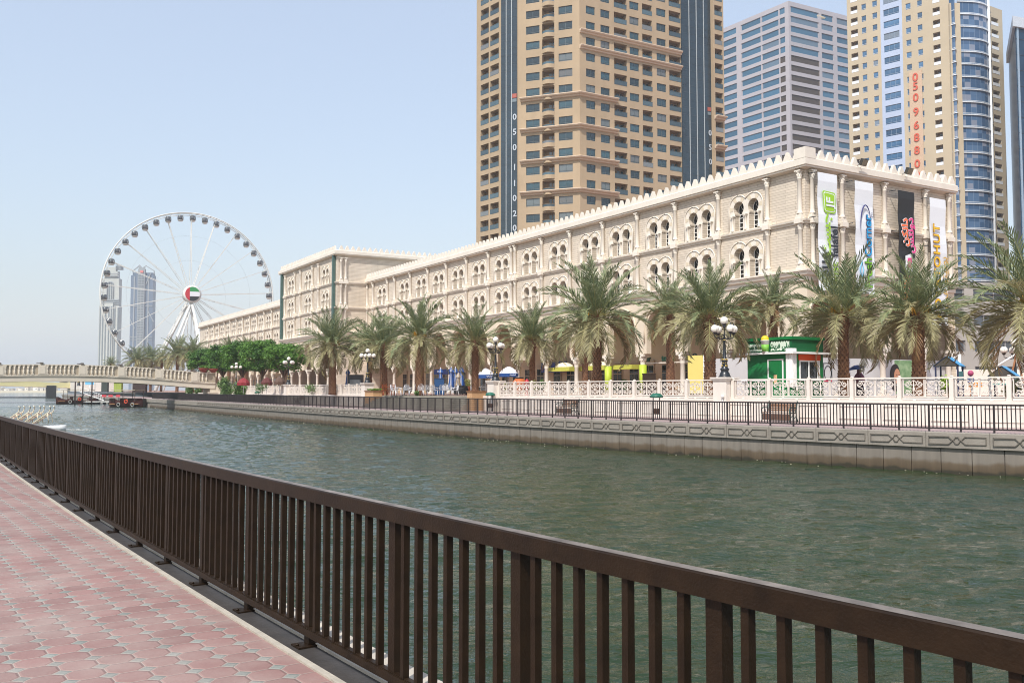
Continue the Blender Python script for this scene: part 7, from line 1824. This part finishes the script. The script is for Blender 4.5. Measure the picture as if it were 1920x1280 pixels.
# ============================================================ BOATS AND LANDING
red = mat('boat_red', (.055, .014, .010), .5, var=.3, scale=1.5); hullm = mat('boat_hull', '4a4438', .6, var=.2, scale=2); wdk = mat('boat_wood', 'b98a5c', .6, var=.2, scale=3)
def abra(px, py, Y, L, lab, rz):
    c = at_z(px, py, ZW); c = at_y(px, py, Y); t = thing('canal_boat', lab, 'boat', (c.x, c.y, ZW), rz, 'red passenger boats moored by the landing')
    b = MB(); N = 14; secs = []
    for k in range(N + 1):
        u = k / N; x = -L / 2 + L * u; w_ = 1.5 * (math.sin(PI * min(1, max(0, u * .92 + .06))) ** .45); sh_ = .75 + .75 * (2 * u - 1) ** 4
        secs.append([b.P((x, -w_, sh_)), b.P((x, -w_ * .85, .15)), b.P((x, -w_ * .4, -.3)), b.P((x, w_ * .4, -.3)), b.P((x, w_ * .85, .15)), b.P((x, w_, sh_))])
    for A_, B_ in zip(secs, secs[1:]):
        for j in range(5): b.idx([A_[j], B_[j], B_[j + 1], A_[j + 1]], 1 if j in (0, 4) else 0, True)
    b.idx(secs[0], 0); b.idx(secs[-1][::-1], 0); b.build('hull', [hullm, red], t)
    b = MB(); b.box((0, 0, .55), (L * .86, 2.5, .06)); b.build('deck', wdk, t)
    b = MB()
    for x in (-L * .18, L * .05, L * .28): b.box((x, 0, .85), (.5, 1.8, .5)); b.box((x + .22, 0, 1.25), (.08, 1.8, .6))
    b.build('bench', red, t)
    for x in (-L * .3, 0, L * .33):
        for y in (-1.15, 1.15): b = MB(); b.tube([(x, y, .6), (x, y, 2.9)], .04, 5); b.build('canopy_post', mat('post_brown', '5a4636', .6), t)
    b = MB(); b.box((0, 0, 2.95), (L * .72, 2.8, .08)); b.build('canopy', mat('canopy_beige', 'a59a84', .7, var=.1), t)
    for x in (-L * .12, L * .3): b = MB(); b.M = Matrix.Translation((x, -1.5, .45)) @ Matrix.Rotation(PI / 2, 4, 'X'); b.tube([(.3 * math.cos(a), .3 * math.sin(a), 0) for a in [k * PI / 6 for k in range(13)]], .09, 6, caps=False); b.build('tyre_fender', mat('fender', '8a8a84', .7), t)
    b = MB(); b.M = Matrix.Translation((L * .1, -1.45, 1.0)) @ Matrix.Rotation(PI / 2, 4, 'X'); b.tube([(.3 * math.cos(a), .3 * math.sin(a), 0) for a in [k * PI / 6 for k in range(13)]], .08, 6, caps=False); b.build('life_ring', ink('d8502e'), t)
abra(146, 756, 196, 8.6, 'red passenger boat left of the floating landing, with a life ring', .1); abra(240, 762, 158, 6.6, 'red passenger boat right of the floating landing, against the quay', -.25)
c = at_y(200, 752, 187); t = thing('floating_landing', 'pale floating landing stage between the two red boats', 'landing stage', (c.x, c.y, ZW), -.1)
b = MB(); b.box((0, 0, .55), (8.5, 2.4, .2)); b.build('deck', mat('landing_grey', 'b9bab6', .7, var=.1), t)
for k in range(7): b = MB(); b.lathe([(.3, -.3), (.32, .44)], n=8); o = b.build('float', black, t); o.location = (-3.7 + k * 1.2, -.7, 0)
for x in (-.8, .6, 2.2): b = MB(); b.tube([(x, .6, .65), (x, .6, 1.5)], .05, 5, 0); b.box((x - .1, .6, 1.75), (.8, .5, .45), .4, 1); b.build('marker', [black, ink('c84a52')], t)
b = MB(); P_ = at_y(178, 740, 189); q = parent_mat(t).inverted() @ Vector((P_.x, P_.y, 0)); 
for k in range(12): b.tube([(q.x + k * .45 - 3, 1.1, .6 + max(0, 2.0 - k * .17)), (q.x + k * .45 - 3, 1.1, 1.6 + max(0, 2.0 - k * .17))], .04, 4)
b.tube([(q.x - 3, 1.1, 3.6), (q.x + 2.4, 1.1, 1.7)], .05, 4); b.tube([(q.x - 3, 1.1, 2.6), (q.x + 2.4, 1.1, .8)], .08, 4); b.build('gangway', white, t)
for px, h, lab in ((140.5, 710, 'leftmost of the three dark mooring poles by the red boats'), (155, 710, 'middle of the three dark mooring poles by the red boats'), (172, 710, 'rightmost of the three dark mooring poles, by the white gangway')):
    c = at_y(px, 745, 184); t = thing('mooring_pole', lab, 'pole', (c.x, c.y, ZW), group='mooring poles by the landing'); b = MB(); hh = z_at(708, 184) - ZW; b.lathe([(.14, -.5), (.13, hh), (0, hh + .1)], n=8); b.build('pole', mat('pole_brown', '4a3a34', .7), t); b = MB(); b.lathe([(.2, 1.8), (.22, 1.9), (.2, 2.0)], n=8); b.build('collar', black, t)
# pleasure raft with slanted slatted seats, near bank
c = at_z(80, 812, ZW); c = at_y(58, 808, 66); t = thing('small_boat', 'small white boat with four slanted pink and cream slatted seats', 'boat', (c.x, c.y, ZW), .3)
b = MB(); N = 12; secs = []
for k in range(N + 1):
    u = k / N; x = -2.3 + 4.6 * u; w_ = 1.0 * (math.sin(PI * min(.985, .25 + .75 * u)) ** .5); secs.append([b.P((x, -w_, .34 + .06 * u)), b.P((x, -w_ * .7, -.1)), b.P((x, w_ * .7, -.1)), b.P((x, w_, .34 + .06 * u))])
for A_, B_ in zip(secs, secs[1:]):
    for j in range(3): b.idx([A_[j], B_[j], B_[j + 1], A_[j + 1]], 0, True)
    b.idx([A_[0], A_[3], B_[3], B_[0]], 0)
b.idx(secs[0]); b.idx(secs[-1][::-1]); b.build('hull', white, t)
pk = mat('seat_pink', 'd8b8ae', .6, var=.15); crm = mat('seat_cream', 'ddd0b4', .6)
for k in range(4):
    x0_ = -1.3 + k * .66; b = MB(); b.M = Matrix.Translation((0, 0, -.12)) @ Matrix.Diagonal((1, 1, 1.15, 1))
    for j in range(8): f = j / 7; b.box((x0_ - .40 + .98 * f, 0, .60 + .66 * f), (.11, 1.5, .04), mi=j % 2)
    for y in (-.76, .76): b.tube([(x0_ - .45, y, .6), (x0_ + .6, y, 1.3), (x0_ + .72, y, 1.62), (x0_ + .60, y, 1.66)], .035, 5, 1); b.tube([(x0_ + .5, y, 1.2), (x0_ + .6, y, .6)], .03, 5, 1)
    b.build('slatted_seat', [pk, crm], t)
# items on the quay seen under the footbridge
for i, (px, py0, py1, Y, wpx, lab, cc) in enumerate(((168, 714, 721, 285, 16, 'light blue sign board seen under the footbridge', '6fb4d8'), (197, 712, 727, 238, 11, 'dark kiosk front seen under the footbridge', '39413c'), (222, 716, 725, 225, 14, 'lime green stall front seen under the footbridge', '94a348'), (262, 713, 740, 185, 24, 'dark wooden boat house seen under the footbridge', '3a2c28'))):
    a_ = at_y(px, py1, Y); zt = z_at(py0, Y); zb2 = max(ZP, a_.z) if i == 0 else ZP; w_ = wpx * Y / F
    t = thing(('sign_board', 'market_stall', 'market_stall', 'boat_house')[i], lab, ('sign', 'stall', 'stall', 'boat house')[i], (a_.x, a_.y, ZP)); b = MB(); b.box((0, 0, (zb2 + zt) / 2 - ZP), (w_, 1.0 if i else .2, max(.5, zt - zb2))); b.box((0, -.1, zt - ZP + .05), (w_ * 1.12, 1.4 if i else .3, .1)); b.build('front', mat('stall_' + cc, cc, .6, var=.1), t)
    if i == 0: b = MB(); b.tube([(0, 0, 0), (0, 0, zb2 - ZP)], .06, 5); b.build('post', white, t)
a_, c_ = at_y(116, 722, 385), at_y(205, 722, 262); t = thing('quay_building', 'long low cream building seen under the footbridge', 'building', ((a_.x + c_.x) / 2, (a_.y + c_.y) / 2 + 3, ZP), math.atan2(c_.y - a_.y, c_.x - a_.x)); b = MB(); b.box((0, 0, 1.9), ((c_ - a_).length, 4, 3.8)); b.build('wall', cream, t); b = MB(); b.box((0, 0, 3.9), ((c_ - a_).length + .6, 4.6, .25)); b.build('roof', trim2, t)
# floating boom between the banks
a_, c_ = at_z(-30, 745.3, ZW), at_z(92, 745.3, ZW); t = thing('floating_boom', 'thin dark floating boom stretched across the water left of the dark bridge pier', 'floating boom', (a_.x, a_.y, ZW)); b = MB(); b.tube([(0, 0, .05), (c_.x - a_.x, c_.y - a_.y, .05)], .28, 6); b.build('boom', black, t)
# bits of foam and litter along the far waterline
b = MB(); rnd = random.Random(8)
for p, tt in resample(Q, 0.16, 0):
    if p.y < 14 or p.y > 150 or rnd.random() < .72: continue
    q = frame(p, tt) @ Vector((rnd.uniform(0, .16), .08 + rnd.random() ** 2 * 1.1, 0)); s_ = rnd.uniform(.008, .022) * (1 + p.y / 90)
    b.box((q.x, q.y, ZW + .045), (s_ * 2, s_ * 1.4, s_), rnd.random() * 3)
tag(b.build('foam', mat('foam_bits', '8f8a76', .8, var=.3, scale=2)), 'pale bits of foam and litter floating along the far quay wall', kind='stuff')
# small wake foam beside the little boat
c = at_z(112, 806, ZW); b = MB(); rnd = random.Random(6)
for k in range(140):
    x, y = rnd.gauss(0, 1.2), rnd.gauss(0, .28); s_ = rnd.uniform(.03, .09); b.box((c.x + x + y * .3, c.y + y - x * .25, ZW + .05), (s_ * 2, s_, .02), rnd.random() * 3)
tag(b.build('wake_foam', white), 'thin white streak of foam beside the small boat', kind='stuff')
# hazy air
b = MB(); b.box((0, 1350, 64), (5200, 2960, 134))
hz_m = bpy.data.materials.new('haze_air'); hz_m.use_nodes = True; n = hz_m.node_tree; n.nodes.clear(); out = n.nodes.new('ShaderNodeOutputMaterial'); pv = n.nodes.new('ShaderNodeVolumePrincipled')
pv.inputs['Color'].default_value = (0.86, 0.92, 1.0, 1); pv.inputs['Density'].default_value = 0.00026; pv.inputs['Anisotropy'].default_value = 0.2; n.links.new(pv.outputs[0], out.inputs['Volume'])
HAZE = True
if HAZE: tag(b.build('haze', hz_m), kind='stuff')
